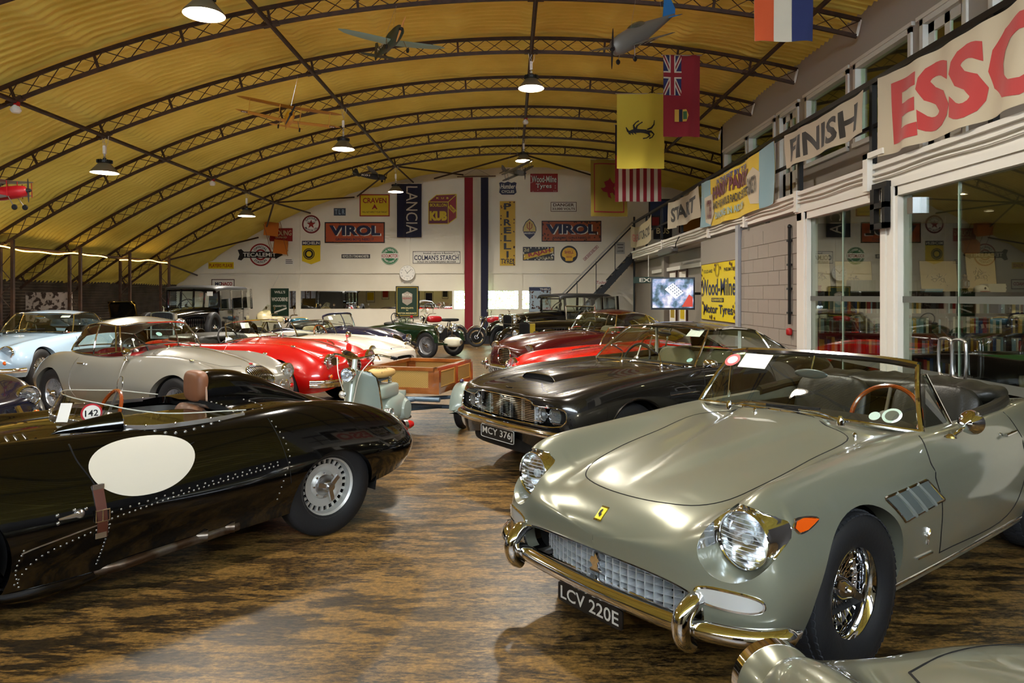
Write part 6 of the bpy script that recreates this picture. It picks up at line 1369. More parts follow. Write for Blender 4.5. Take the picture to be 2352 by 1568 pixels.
# ================================================================ dark green pre-war racer
def prewar(car):
    PM = paint('racing_green', '#0d2410', .25); kit = wheel_kit('pre', .345, .11, .245, 'wire', mat('silver_spokes', '#b9bcc2', .3, metal=.8), dish=.5, nsp=54)
    four(car, kit, 2.25, .56, .345)
    G = []
    for s_, k, zb, zt in ((-.02, .20, .45, .80), (.0, .21, .45, .82), (.5, .255, .42, .865), (1.0, .31, .40, .90), (1.25, .34, .38, .94), (1.5, .36, .36, .90), (1.9, .36, .36, .84), (2.3, .30, .38, .80), (2.7, .17, .45, .74), (2.95, .02, .55, .66)):
        a = np.linspace(0, PI, 17); sg = lambda v, p: np.sign(v) * np.abs(v) ** p
        G.append(np.vstack([[(s_, k * .9, zb)], np.stack([np.full(17, s_), k * sg(np.cos(a), .6), (zt + zb) / 2 + (zt - zb) / 2 * sg(np.sin(a), .6)], 1), [(s_, -k * .9, zb)]]))
    MB().grid(np.array(G)).build('body', PM, car, 50)
    for y in (-.16, .16): MB().tube(catmull([(1.22, y - .13, .92), (1.20, y - .1, .995), (1.19, y, 1.015), (1.20, y + .1, .995), (1.22, y + .13, .92)], 5), .012, 8).build('scuttle_hump', PM, car)
    MB().sell((1.65, 0, .86), (.5, .56, .1), .6).build('cockpit', BLEATHER, car); steering(car, 1.45, .15, .98, .19, -1.2)
    rd = MB().prism(np.vstack([circ(.2, 12, (0, .78), ry=.05, a0=0, a1=PI, e=.7), [(-.2, .42), (.2, .42)]]), -.07, 0, Matrix(((0, 0, 1, -.02), (1, 0, 0, 0), (0, 1, 0, 0), (0, 0, 0, 1)))).build('radiator_shell', NICK, car); MB().b2((-.10, -.16, .46), (-.09, .16, .76)).build('radiator_core', DARK, rd, 0)
    for sy in (-1, 1):
        fender(car, [(-.34, sy * .56, .42), (-.26, sy * .56, .62), (-.02, sy * .56, .735), (.22, sy * .56, .67), (.36, sy * .56, .48)], .17, PM, crown=.03); fender(car, [(1.93, sy * .56, .48), (2.05, sy * .56, .66), (2.27, sy * .56, .735), (2.5, sy * .56, .65), (2.62, sy * .56, .45)], .17, PM, crown=.03)
        headlamp(car, -.24, sy * .30, .78, .105, depth=.09, ring=.014, podm=NICK, podlen=.2); MB().rod((-.16, sy * .30, .70), (-.12, sy * .30, .40), .014).build('lamp_post', NICK, car)
        MB().rod((-.1, sy * .50, .345), (0, 0, .34), .025).build('axle', UNDER, car); MB().tube([(.2, sy * .2, .40), (-.4, sy * .22, .36)], .025, 6).build('dumb_iron', PM, car)
    MB().sell((-.42, 0, .42), (.5, .34, .26), .7, .8).build('blower_cowl', mat('cream_enamel', '#cfcab2', .35), car, 70); MB().lathe([(.06, 0), (.06, .03), (.04, .04), (0, .042)], 18, Matrix.Translation((-.66, -.02, .43)) @ AX['-x']).build('cowl_cap', STEEL, car)
    MB().b2((1.28, -.25, .93), (1.285, .25, 1.06)).build('aero_screen', GLASS, car, 0); sticker(car, (1.22, -.22, 1.06), (0, -1, 0), (0, 0, 1), .1, .07, mat('print_red', '#b3202a', .5), 'red_card')
prewar(pose('prewar_racer', 'dark green pre-war open racer with cream supercharger cowl', 'car', -1.817, 18.278, 146.6, .98))
# ================================================================ scooter with cane-panelled box trailer
GB = paint('scooter_grey_green', '#8f9c93', .35, coat=.6); WOOD = mat('varnished_teak', '#8c4f1c', .3, coat=.6, tint=(5, '#6e3a12', .35, .65)); CREAM = mat('cream_enamel', '#cfcab2', .35)
def cane_mat():
    m = mat('woven_cane', '#b08a45', .6); nt = m.node_tree; N = nt.nodes.new; L = nt.links.new; b = nt.nodes['Principled BSDF']
    tc = N('ShaderNodeTexCoord'); ck = N('ShaderNodeTexChecker'); ck.inputs['Scale'].default_value = 90; ck.inputs[1].default_value = (*lin('#b99550'), 1); ck.inputs[2].default_value = (*lin('#7a5c28'), 1)
    L(tc.outputs['Object'], ck.inputs[0]); L(ck.outputs[0], b.inputs['Base Color']); bp = N('ShaderNodeBump'); bp.inputs['Distance'].default_value = .004; L(ck.outputs[1], bp.inputs['Height']); L(bp.outputs[0], b.inputs['Normal']); return m
CANE = cane_mat()
sm = wheel_kit('scoot', .205, .085, .12, 'wire', GB, nsp=12)
def simple_wheel(key, R, W, rim, m, wall=None):
    if key in WH: return WH[key]
    Y = AX['y']; k = []; me = MB().lathe(tyre_prof(R, W, rim), 36, Y).mesh('wheel', 40); me.materials.append(TYRE); k.append(('wheel', me))
    if wall: me = MB().lathe([(rim + .005, W * .40), (rim + .015, W * .487), (rim + (R - rim) * .62, W * .507), (rim + (R - rim) * .66, W * .48)], 36, Y).mesh('whitewall', 40); me.materials.append(wall); k.append(('whitewall', me))
    me = MB().lathe([(rim + .004, W * .4), (rim - .01, W * .36), (rim - .03, W * .1), (.05, W * .14), (.04, W * .3), (.02, W * .34), (0, W * .34)], 30, Y).mesh('wheel_disc', 35); me.materials.append(m); k.append(('wheel_disc', me)); WH[key] = k; return k
t = pose('motor_scooter', 'grey-green vintage motor scooter with woven cane saddle cover', 'scooter', -1.60, 6.72, 74.)
sw = simple_wheel('scw', .205, .09, .12, CREAM)
put_wheel(t, sw, 0, .0001, .205); put_wheel(t, sw, 1.12, .0001, .205)
P = catmull([(.02, 0, .43), (.15, 0, .35), (.27, 0, .33)], 4)
sh = []
for z, w, bow in ((.30, .13, .10), (.36, .175, .08), (.5, .20, .055), (.7, .205, .035), (.80, .19, .03), (.85, .13, .025), (.865, .04, .02)):
    yy = np.linspace(-1, 1, 13); sh.append([(.40 - (z - .3) * .22 + bow * (y * y) * 1.2 - .02, y * w, z) for y in yy])
MB().grid(np.array(sh)).build('leg_shield', GB, t, 60); MB().tube(np.vstack([np.array(sh)[:, 0], np.array(sh)[-1][1:-1], np.array(sh)[::-1, -1]]), .008, 6).build('shield_edge', CHROME, t)
MB().b2((.38, -.16, .29), (.86, .16, .32)).build('footboard', CREAM, t, 0)
for y in (-.12, -.06, 0, .06, .12): MB().b2((.42, y - .012, .32), (.84, y + .012, .33)).build('footboard_strip', STEEL, t, 0)
MB().tube([(.0, 0, .22), (.12, 0, .55), (.22, 0, .98)], .028, 10).build('steering_column', GB, t); MB().tube([(.0, .07, .205), (.03, .07, .38), (.10, 0, .50)], .022, 8).tube([(.0, -.07, .205), (.03, -.07, .38), (.10, 0, .50)], .022, 8).build('front_fork', GB, t)
MB().sweep(catmull([(-.22, 0, .28), (-.12, 0, .41), (.06, 0, .45), (.22, 0, .36)], 6), [(a * .07, .03 * (1 - a * a)) for a in np.linspace(-1, 1, 7)] + [(a * .07, .03 * (1 - a * a) - .008) for a in np.linspace(1, -1, 7)]).build('front_mudguard', CREAM, t, 50)
MB().tube(catmull([(.34, -.33, 1.0), (.24, -.22, 1.03), (.22, 0, .99), (.24, .22, 1.03), (.34, .33, 1.0)], 6), .012, 8).build('handlebar', CHROME, t)
for sy in (-1, 1):
    MB().rod((.34, sy * .33, 1.0), (.40, sy * .37, .985), .017).build('grip', BLACK, t); MB().tube(catmull([(.22, sy * .2, 1.0), (.10, sy * .12, .85), (.10, sy * .05, .6), (.05, sy * .04, .45)], 6), .005, 5).build('cable', mat('pale_cable', '#c9c3b4', .5), t); MB().tube([(.24, sy * .24, 1.02), (.16, sy * .30, .99)], .006, 6).build('lever', CHROME, t)
MB().lathe([(.0, 0), (.04, .0), (.04, .03), (0, .03)], 16, at((.30, .26, .95), '-x')).build('horn_button', CHROME, t)
headlamp(t, .06, 0, .845, .062, depth=.05, ring=.008, podm=CHROME, podlen=.12); lamp_small(t, .02, .03, .66, .032, CLEAR, 'horn')
# saddle with cane cover, engine cowl, tank
MB().sell((.78, 0, .79), (.36, .25, .10), .7, .75, 16, 24, None, lambda v: np.stack([v[..., 0], v[..., 1] * (1 + .9 * v[..., 0]), v[..., 2] + .08 * v[..., 0] ** 2], -1)).build('saddle', mat('cane_saddle', '#b9975a', .55), t, 70)
mb = MB()
for k_ in range(-6, 7):
    for s_ in (-1, 1):
        L_ = [(.78 + x, s_ * x * .6 + k_ * .035, .845 - 2.1 * (s_ * x * .6 + k_ * .035) ** 2 - x * x) for x in np.linspace(-.15, .15, 13) if abs(s_ * x * .6 + k_ * .035) < .11]
        if len(L_) > 2: mb.tube(L_, .004, 4)
mb.build('saddle_weave', mat('cane_dark', '#6b4f24', .6), t)
mb = MB()
for x, y in ((.66, 0), (.88, -.06), (.88, .06)): mb.lathe([(.02 + .004 * (j % 2), .012 * j) for j in range(8)], 10, at((x, y, .66)))
mb.build('saddle_springs', CHROME, t)
MB().sell((.80, 0, .60), (.42, .26, .15), .35, .35).build('fuel_tank', GB, t, 50); MB().lathe([(.03, 0), (.03, .02), (0, .025)], 14, at((.66, 0, .67))).build('filler_cap', CHROME, t)
MB().tube([(.56, 0, .66), (.64, 0, .72), (.92, 0, .72)], .02, 8).build('saddle_frame', mat('blue_grey_steel', '#5c6f80', .4, metal=.5), t)
MB().sell((.95, -.02, .40), (.50, .28, .32), .75, .6).build('engine_cowl', GB, t, 70); MB().lathe([(.0, .03), (.10, .03), (.12, .0), (.14, -.03)], 24, at((1.08, -.15, .36), '-y')).build('engine_cover', GB, t)
MB().lathe([(.04 + .008 * (j % 2), .012 * j) for j in range(8)], 14, at((.72, -.08, .38), '-y')).build('cylinder', STEEL, t); MB().tube([(.36, -.10, .30), (.9, -.14, .26), (1.2, -.15, .26)], .022, 8).build('exhaust', STEEL, t)
MB().tube([(.30, 0, .33), (.6, 0, .30), (1.0, 0, .30)], .03, 8).build('frame_tube', GB, t)
# trailer: x along its length (rearward), origin at middle of the box front
t = pose('box_trailer', 'varnished wooden box trailer with woven cane panels behind the scooter', 'trailer', -1.26, 8.18, 74.3)
LX, LY, z0, z1 = 1.15, .88, .475, .78
for nm, a, b in (('front_rail', (-.02, -LY / 2, z1 - .04), (.045, LY / 2, z1)), ('rear_rail', (LX - .045, -LY / 2, z1 - .04), (LX + .02, LY / 2, z1)), ('side_rail', (-.02, -LY / 2 - .01, z1 - .04), (LX + .02, -LY / 2 + .05, z1)), ('side_rail', (-.02, LY / 2 - .05, z1 - .04), (LX + .02, LY / 2 + .01, z1))): MB().b2(a, b).build(nm, WOOD, t, 0)
for x in (0, LX): MB().b2((x - .018, -LY / 2, z0), (x + .018, LY / 2, z0 + .07)).build('bottom_rail', WOOD, t, 0)
for y in (-LY / 2, LY / 2): MB().b2((0, y - .018, z0), (LX, y + .018, z0 + .07)).build('bottom_rail', WOOD, t, 0)
for x, y in [(x, y) for x in (0, LX) for y in (-LY / 2, LY / 2)] + [(LX / 2, -LY / 2), (LX / 2, LY / 2)]: MB().b2((x - .03, y - .03, z0), (x + .03, y + .03, z1 - .03)).build('post', WOOD, t, 0)
MB().b2((-.012, -LY / 2 + .1, z0 + .07), (-.004, LY / 2 - .1, z1 - .04)).build('cane_panel', CANE, t, 0); MB().b2((LX + .004, -LY / 2 + .1, z0 + .07), (LX + .012, LY / 2 - .1, z1 - .04)).build('cane_panel', CANE, t, 0)
for x in (0, LX):
    for y in (-LY / 2 + .06, LY / 2 - .06): MB().b2((x - .014, y - .05, z0 + .05), (x + .014, y + .05, z1 - .02)).build('stile', WOOD, t, 0)
for y in (-LY / 2, LY / 2):
    for a, b in ((.05, LX / 2 - .05), (LX / 2 + .05, LX - .05)):
        p = MB().b2((a, y + (.006 if y > 0 else -.010), z0 + .07), (b, y + (.010 if y > 0 else -.006), z1 - .04)).build('cane_panel', CANE, t, 0); MB().tube([(a, y * 1.02, z0 + .08), (b, y * 1.02, z0 + .08), (b, y * 1.02, z1 - .05), (a, y * 1.02, z1 - .05)], .008, 5, closed=True).build('bamboo_edge', mat('bamboo', '#b88a3c', .4), p)
MB().b2((0.02, -LY / 2 + .02, z0 + .03), (LX - .02, LY / 2 - .02, z0 + .05)).build('box_floor', mat('plywood', '#9a6a35', .5), t, 0)
BS = mat('blue_grey_steel', '#5c6f80', .4, metal=.5)
MB().rod((-.06, -LY / 2 - .05, .42), (-.06, LY / 2, .42), .028, 10).rod((LX - .2, -LY / 2, .42), (LX - .2, LY / 2, .42), .028, 10).build('cross_tube', BS, t); MB().tube([(-.28, .1, .36), (-.06, -.2, .42), (.5, -LY / 2 - .05, .38)], .024, 8).tube([(-.28, .1, .30), (.5, -.3, .25), (.56, -LY / 2 - .1, .24)], .02, 8).build('tow_bar', BS, t)
tw = simple_wheel('trw', .25, .10, .15, CREAM, mat('whitewall', '#d9d6cb', .55))
for sy in (-1, 1):
    put_wheel(t, tw, .5, sy * (LY / 2 + .14), .25); MB().sweep([(.5 + .30 * math.cos(a), sy * (LY / 2 + .14), .25 + .30 * math.sin(a)) for a in np.linspace(PI + .1, -.35, 22)], [(a * .075, .02 * (1 - a * a)) for a in np.linspace(-1, 1, 7)] + [(a * .075, .02 * (1 - a * a) - .008) for a in np.linspace(1, -1, 7)]).build('mudguard', GB, t, 50)
    MB().sell((.44, sy * (LY / 2 + .14), .585), (.07, .05, .05), .9, .9).build('marker_lamp', mat('violet_lens', '#3a3050', .15, coat=1.), t)
MB().rod((.5, -LY / 2 - .1, .25), (.5, LY / 2 + .1, .25), .025).build('axle', BS, t); MB().lathe([(0, .06), (.085, .06), (.09, .05), (.09, 0), (0, 0)], 24, at((-.07, .02, .455))).build('reservoir_drum', GB, t)

# ================================================================ motorcycles
def motorcycle(t, tankm, seatm=BLACK, fair=None, R=.31, tank2=None, screen_=False, bars=.98, indic=False, exm=CHROME):
    kit = wheel_kit('moto', R, .10, R - .075, 'wire', CHROME, nsp=36, dish=.2)
    put_wheel(t, kit, 0, .0001, R); put_wheel(t, kit, 1.40, .0001, R)
    fr = mat('frame_black', '#0d0d0e', .35)
    for sy in (-1, 1): MB().tube([(0, sy * .09, R), (.22, sy * .09, .72), (.30, sy * .07, .92)], .02, 8).build('fork_leg', CHROME, t); MB().tube([(1.40, sy * .10, R), (1.05, sy * .12, .42), (.95, sy * .12, .35)], .018, 8).tube([(1.36, sy * .12, R + .03), (1.22, sy * .13, .70)], .03, 10).build('swing_arm', CHROME, t); MB().tube(catmull([(.62, sy * .10, .52), (.46, sy * .14, .40), (.55, sy * .17, .24), (1.0, sy * .18, .24), (1.55, sy * .19, .30)], 6), .028, 10).build('exhaust', exm, t)
    MB().tube(catmull([(.30, 0, .88), (.7, 0, .84), (1.15, 0, .76)], 5), .018, 8).tube(catmull([(.30, 0, .82), (.38, .08, .40), (.55, .1, .26), (.95, .1, .28), (1.1, .08, .74)], 5), .016, 8).tube(catmull([(.30, 0, .82), (.38, -.08, .40), (.55, -.1, .26), (.95, -.1, .28), (1.1, -.08, .74)], 5), .016, 8).build('frame', fr, t)
    al = mat('cast_alloy', '#8b8c8a', .35, metal=.85); MB().sell((.78, 0, .36), (.42, .30, .24), .35).build('crankcase', al, t, 50)
    mb = MB()
    for j in range(8): mb.b2((.54, -.11, .46 + j * .026), (.74, .11, .475 + j * .026))
    mb.b2((.56, -.09, .45), (.72, .09, .70)).build('cylinder_fins', al, t, 0)
    MB().lathe([(.0, .02), (.08, .02), (.09, 0)], 18, at((.72, -.15, .36), '-y')).lathe([(.0, .02), (.08, .02), (.09, 0)], 18, at((.72, .15, .36), 'y')).build('engine_cover', al, t)
    tk = MB().sell((.58, 0, .85), (.52, .27, .22), .65, .7, 16, 28, None, lambda v: np.stack([v[..., 0], v[..., 1] * (1 - .45 * v[..., 0]), v[..., 2]], -1)).build('fuel_tank', tankm, t, 70)
    if tank2: MB().sell((.58, 0, .875), (.50, .20, .20), .65, .7).build('tank_stripe', tank2, tk, 70)
    MB().sell((1.12, 0, .82), (.62, .24, .10), .5, .5).build('seat', seatm, t, 60)
    for x, a0, a1 in ((0, .35, 2.7), (1.40, -.1, 2.5)): MB().sweep([(x + (R + .03) * math.cos(a), 0, R + (R + .03) * math.sin(a)) for a in np.linspace(a0, a1, 16)], [(a * .065, .02 * (1 - a * a)) for a in np.linspace(-1, 1, 7)] + [(a * .065, .02 * (1 - a * a) - .006) for a in np.linspace(1, -1, 7)]).build('mudguard', CHROME if not fair else tankm, t, 50)
    MB().tube(catmull([(.50, -.36, bars + .06), (.34, -.25, bars + .05), (.32, 0, bars - .06), (.34, .25, bars + .05), (.50, .36, bars + .06)], 5), .012, 8).build('handlebar', CHROME, t)
    headlamp(t, .12, 0, .88, .08, depth=.06, ring=.01, podm=fr if fair is None else CHROME, podlen=.14)
    for sy in (-1, 1):
        MB().rod((.42, sy * .30, bars + .06), (.40, sy * .34, bars + .22), .006).lathe([(0, 0), (.05, 0), (.045, -.02), (0, -.03)], 14, at((.40, sy * .34, bars + .24), '-x')).build('mirror', CHROME, t)
        if indic: lamp_small(t, .2, sy * .16, .92, .035, AMBER)
    if fair is not None:
        G = []
        for x, w, h in ((-.02, .06, .10), (.0, .12, .18), (.10, .19, .26), (.24, .24, .30), (.36, .26, .30)):
            a = np.linspace(-.2, PI + .2, 17); G.append(np.stack([np.full(17, x), w * np.cos(a), .86 + h * np.sin(a)], 1))
        MB().grid(np.array(G)).build('fairing', fair, t, 60)
    if screen_:
        G = []
        for v in np.linspace(0, 1, 6): a = np.linspace(-1, 1, 11); G.append(np.stack([.10 + .22 * v + .12 * a * a, .20 * a * (1 - .35 * v), 1.08 + .26 * v - .05 * a * a * v], 1))
        MB().grid(np.array(G)).build('screen', glassmat('perspex', '#e9ebe4', .08), t, 60)
RDB = paint('bike_red', '#a00f16', .3); BLB = paint('bike_blue', '#101c4e', .3); WHB = paint('bike_white', '#d9d6cf', .3)
t = pose('racing_motorcycle', 'red, white and blue racing motorcycle on a dark stand by the tricolour banner', 'motorcycle', -1.05, 21.9, 12.); motorcycle(t, RDB, RDB, None, tank2=WHB, bars=.88)
MB().sell((1.30, 0, .90), (.5, .26, .18), .6, .6, 14, 24, None, lambda v: np.stack([v[..., 0], v[..., 1], v[..., 2] + .3 * v[..., 0] ** 2], -1)).build('tail_hump', RDB, t, 70); MB().sell((1.30, 0, .93), (.46, .18, .17), .6, .6, 14, 24, None, lambda v: np.stack([v[..., 0], v[..., 1], v[..., 2] + .3 * v[..., 0] ** 2], -1)).build('tail_stripe', BLB, t, 70)
PF = mat('perforated_white', '#d0cfca', .4); MB().prism(circ(.10, 20, (0, 0), ry=.17, e=.8), 0, .02, Matrix.Translation((.95, -.22, .48)) @ AX['-y']).build('heat_shield', PF, t)
t = pose('road_motorcycle', 'motorcycle with red tank and clear screen behind the green racer', 'motorcycle', -2.95, 22.2, 28.); motorcycle(t, RDB, BLACK, None, screen_=True)
t = pose('road_motorcycle', 'teal and gold tank motorcycle with orange indicators left of the navy drophead', 'motorcycle', -6.75, 20.4, 18.); motorcycle(t, paint('teal', '#0d4a5e', .25), BLACK, None, tank2=mat('tank_gold', '#a3894e', .3, metal=.6), indic=True)
t = pose('touring_motorcycle', 'motorcycle with pale gold fairing and screen by the green cigarette sign', 'motorcycle', -7.9, 21.8, 40.); motorcycle(t, paint('pale_gold', '#b9ad86', .3), BLACK, paint('pale_gold', '#b9ad86', .3), screen_=True)
o = MB().b2((-1.9, 23.2, 0), (1.0, 24.0, .32)).build('display_plinth', mat('plinth_blue_black', '#14161f', .6), smooth=0); setp(o, 'low dark display plinth against the gable wall behind the motorcycle', 'plinth')
# ================================================================ signs and banners
def enam(name, col, rough=.35): return mat('enamel_' + name, col, max(rough, .45), spec=.35)
ER, EO, EY, EG, EB, EK, EW = enam('red', '#8e1d1c'), enam('orange', '#a8491f'), enam('yellow', '#d2b310'), enam('green', '#1d6a3c'), enam('navy', '#1a1c3c'), enam('black', '#171417'), enam('white', '#d9d4c6')
EDG, ERUST, ECR = enam('dark_green', '#16301f'), mat('rust', '#4a2a18', .8), enam('cream', '#d8c98f')
BACK = Matrix(((1, 0, 0), (0, 0, -1), (0, 1, 0)))                      # u right, v up, w out of the gable
RIGHT = Matrix(((0, 0, -1), (-1, 0, 0), (0, 1, 0)))                    # same, for walls facing -x
class Sign:
    def __init__(s, name, label, loc, R, poly, m, th=.015, cat='sign', k=1., group=None):
        s.k = k; s.z = th; s.o = MB().prism(np.asarray(poly, float) * k, 0, th).build(name, m, None, 0)
        s.o.location = loc; s.o.rotation_euler = R.to_euler(); setp(s.o, label, cat, group)
    def up(s): s.z += .0012; return s.z
    def p(s, poly, m, name='panel'):
        z = s.up(); MB().prism(np.asarray(poly, float) * s.k, z - .0012, z).build(name, m, s.o, 0); return s
    def box(s, x0, y0, x1, y1, m, name='panel'): return s.p([(x0, y0), (x1, y0), (x1, y1), (x0, y1)], m, name)
    def frame(s, w, h, t, m, name='border'):
        z = s.up(); mb = MB()
        for a, b in (((-w / 2, -h / 2), (w / 2, -h / 2 + t)), ((-w / 2, h / 2 - t), (w / 2, h / 2)), ((-w / 2, -h / 2 + t), (-w / 2 + t, h / 2 - t)), ((w / 2 - t, -h / 2 + t), (w / 2, h / 2 - t))): mb.b2((a[0] * s.k, a[1] * s.k, z - .0012), (b[0] * s.k, b[1] * s.k, z))
        mb.build(name, m, s.o, 0); return s
    def ring(s, r0, r1, m, c=(0, 0), name='ring', n=40):
        z = s.up(); a, b = circ(r0 * s.k, n, (c[0] * s.k, c[1] * s.k)), circ(r1 * s.k, n, (c[0] * s.k, c[1] * s.k)); MB().grid(np.stack([np.c_[a, np.full(n, z)], np.c_[b, np.full(n, z)]]), closed=True).build(name, m, s.o, 0); return s
    def t(s, txt, cx, cy, w, h, m, weight=.02, shear=0., rot=0., arc=None, name='lettering'):
        z = s.up(); mb = MB(); k = s.k; text2d(mb, txt, cx * k, cy * k, None if w is None else w * k, h * k, z, weight, shear, rot, None, None if arc is None else (arc[0] * k, arc[1])); mb.build(name, m, s.o, 0); return s
    def spots(s, w, h, n, m, seed, r=1.2):
        """chipped enamel"""
        z = s.up(); g = np.random.default_rng(seed); mb = MB()
        for _ in range(n):
            e = g.integers(4); q = g.uniform(-.5, .5); c = (q * w, (.5 if e == 0 else -.5) * h) if e < 2 else ((.5 if e == 2 else -.5) * w, q * h)
            c = np.clip(np.array(c) * g.uniform(.75, 1.0), [-w / 2 + r, -h / 2 + r], [w / 2 - r, h / 2 - r])
            a = np.linspace(0, 2 * PI, 7, endpoint=False); rr = r * g.uniform(.4, 1., 7); mb.add(np.stack([(c[0] + rr * np.cos(a)) * s.k, (c[1] + rr * np.sin(a)) * s.k, np.full(7, z)], 1), [tuple(range(7))])
        setp(mb.build('chipped_enamel', m, s.o, 0), kind='stuff'); return s
def rect(w, h): return [(-w / 2, -h / 2), (w / 2, -h / 2), (w / 2, h / 2), (-w / 2, h / 2)]
KW = YB / FPX
def wall_sign(name, label, x0, y0, x1, y1, m, poly=None, cat='sign', th=.015):
    """sign on the gable wall; outline in photo-scale units of 1/1600 of the wall distance"""
    w, h = x1 - x0, y1 - y0
    return Sign(name, label, (wx((x0 + x1) / 2), YB - .003 - (.06 if False else 0), wz((y0 + y1) / 2)), BACK, rect(w, h) if poly is None else poly, m, th, cat, KW)
def star(r, r2, n=5, a0=PI / 2): return [((r if i % 2 == 0 else r2) * math.cos(a0 + i * PI / n), (r if i % 2 == 0 else r2) * math.sin(a0 + i * PI / n)) for i in range(2 * n)]
s = wall_sign('enamel_sign', 'narrow yellow sign with red capitals low under the left roof slope', 479, 602, 537, 617, EY); s.t('PLAYERS PLEASE', 0, 0, 54, 8, ER)
s = wall_sign('enamel_sign', 'round red and white sign crossed by a long black arrow', 547, 559, 651, 611, EK, [(-52, 11), (-44, 13), (-38, 7), (34, 7), (34, 10), (52, 0), (34, -10), (34, -7), (-38, -7), (-44, -13), (-52, -11), (-48, 0)])
s.o.location.y -= .02; d = MB().prism(circ(26 * KW, 40), -.02, -.006).build('roundel', ER, s.o, 0); MB().prism(circ(22.5 * KW, 40), -.006, -.004).build('roundel_white', EW, s.o, 0); MB().prism(circ(13 * KW, 40), -.004, -.002).build('roundel_ring', ER, s.o, 0); MB().prism(circ(9 * KW, 40), -.002, .0).build('roundel_centre', EW, s.o, 0)
s.t('TECALEMIT', -2, 0, 76, 9, EW).t('OFFICIAL', 0, 0, 34, 5.5, EK, arc=(17.5, 1)).t('STATION', 0, 0, 30, 5.5, EK, arc=(17.5, -1))
s = wall_sign('enamel_sign', 'small white sign with three lines left of the pier', 654, 594, 675, 607, EW); [s.box(-8, y - .7, 8 - 2 * (y > 0), y + .7, EK, 'worn_line') for y in (3.6, 0, -3.8)]
s = wall_sign('enamel_sign', 'round sign with a red star and black lettering round the rim', 694, 494, 736, 536, ER, circ(21, 44)); s.ring(20, 19, EK).ring(17.5, 11.5, EW).p(circ(11.5, 36), EW).p(star(11, 4.4), ER, 'star').t('GASOLINE', 0, 0, 30, 5, EK, arc=(14.6, 1)).t('MOTOR OIL', 0, 0, 32, 5, EK, arc=(14.6, -1)).t('TEXACO', 0, 5, 18, 3, EK)
s = wall_sign('enamel_sign', 'red sign half hidden behind the orange box kite', 620, 524, 672, 554, ER); s.t('YOUNG', 3, 4, 42, 12, enam('olive', '#b3a77c')).t('LEONARD', 0, -6, 26, 4, enam('olive', '#b3a77c'))
s = wall_sign('enamel_sign', 'yellow and blue pointed shield sign showing a tyre', 694, 553, 736, 607, EY, [(-21, 27), (21, 27), (21, -19), (0, -27), (-21, -19)]); s.box(-21, 17, 21, 27, EB, 'header').t('MICHELIN', 0, 22, 38, 6.5, EW).ring(13, 6, EK, (-5, -3), 'tyre').ring(11, 10, EY, (-5, -3), 'tyre_groove')
s = wall_sign('enamel_sign', 'small slate grey sign reading T L R', 767, 478, 794, 495, enam('slate', '#39434d')); s.t('T L R', 0, 0, 22, 11, enam('pale_blue', '#9fb4c2'), 0)
s = wall_sign('enamel_sign', 'yellow sign with red border and a red letter A', 826, 446, 895.5, 497, EY); s.frame(69, 51, 2.5, ER).t('CRAVEN', 0, 11, 54, 12, ER).p([(-6.5, -9), (0, 3), (6.5, -9), (3.5, -9), (2.2, -6.2), (-2.2, -6.2), (-3.5, -9)], ER, 'emblem').t('WILL NOT AFFECT YOUR THROAT', 0, -15.5, 57, 4, EK, .01)
s = wall_sign('enamel_sign', 'large orange sign with navy capitals left of the dark vertical banner', 746, 510, 884, 558, EO); s.frame(138, 48, 2.5, EK).t('VIROL', 2.5, 3.5, 117, 23.5, EW, .05).t('VIROL', 0, 5, 117, 23.5, EB, .05).t('GROWING BOYS NEED IT', 0, -15.5, 88, 5.5, EB).spots(138, 48, 14, ERUST, 3)
s = wall_sign('enamel_sign', 'long thin black plate with white border and capitals', 784, 583, 851, 594, EK); s.frame(67, 11, .8, EW).t('ROYCE LTD 3 TONS MANCHESTER', 0, 0, 60, 6, EW)
s = wall_sign('enamel_sign', 'round green and white sign with a white centre band', 875, 567, 916, 608, EG, circ(20.5, 44)); s.ring(19.5, 18.8, EW).box(-20.2, -5.5, 20.2, 6, EW, 'band').t('KOOLMOTOR', 0, 0, 37, 8, ER).t('THE PERFECT', 0, 0, 33, 5.2, EW, arc=(14, 1)).t('PENNSYLVANIA OIL', 0, 0, 36, 4.6, EW, arc=(14, -1))
s = wall_sign('enamel_sign', 'wide white sign with navy capitals and chipped edges', 948, 577, 1057, 605, EW); s.frame(109, 28, 1, EK).t("COLMAN'S STARCH", 0, -.5, 102, 11.5, EB).t('Insist upon Having', 4, 9, 68, 4.5, EK).t('SOLD IN CARDBOARD BOXES', 0, -10, 88, 4, EK).spots(109, 28, 16, ERUST, 5)
s = wall_sign('enamel_sign', 'red and yellow cube shaped sign', 984, 446, 1049, 514, enam('dark_red', '#5e1620'), [(-32, -34), (13, -34), (32, -20), (32, 34), (-14, 32), (-32, 18)]); s.p([(-30, 16.5), (-13, 30.5), (30, 32), (13.5, 17)], enam('mid_red', '#7a1d22'), 'lid').p([(14.5, -31), (14.5, 15.5), (30.5, 30), (30.5, -19)], ER, 'side')
for a, b in (((-32, 16), (13, 16)), ((13, 16), (32, 33)), ((13, -34), (13, 16)), ((-14, 32), (32, 34)), ((-32, 17), (-14, 32)), ((-32, -34), (13, -34)), ((-32, -34), (-32, 17)), ((13, -34), (32, -20)), ((32, -20), (32, 34))):
    d_ = np.array(b, float) - a; n_ = np.array([-d_[1], d_[0]]) / np.linalg.norm(d_) * .8; s.p([np.array(a) - n_, np.array(b) - n_, np.array(b) + n_, np.array(a) + n_], EY, 'edge_line')
s.t('BOUILLON', -9.5, 9, 38, 7.5, EY).t('KUB', -9.5, -16, 40, 22, EY, .07).t('K  U  B', 0, 25, 28, 4, EY).t('KUB', 22.5, 0, 9, 20, EY, .03, rot=.75)
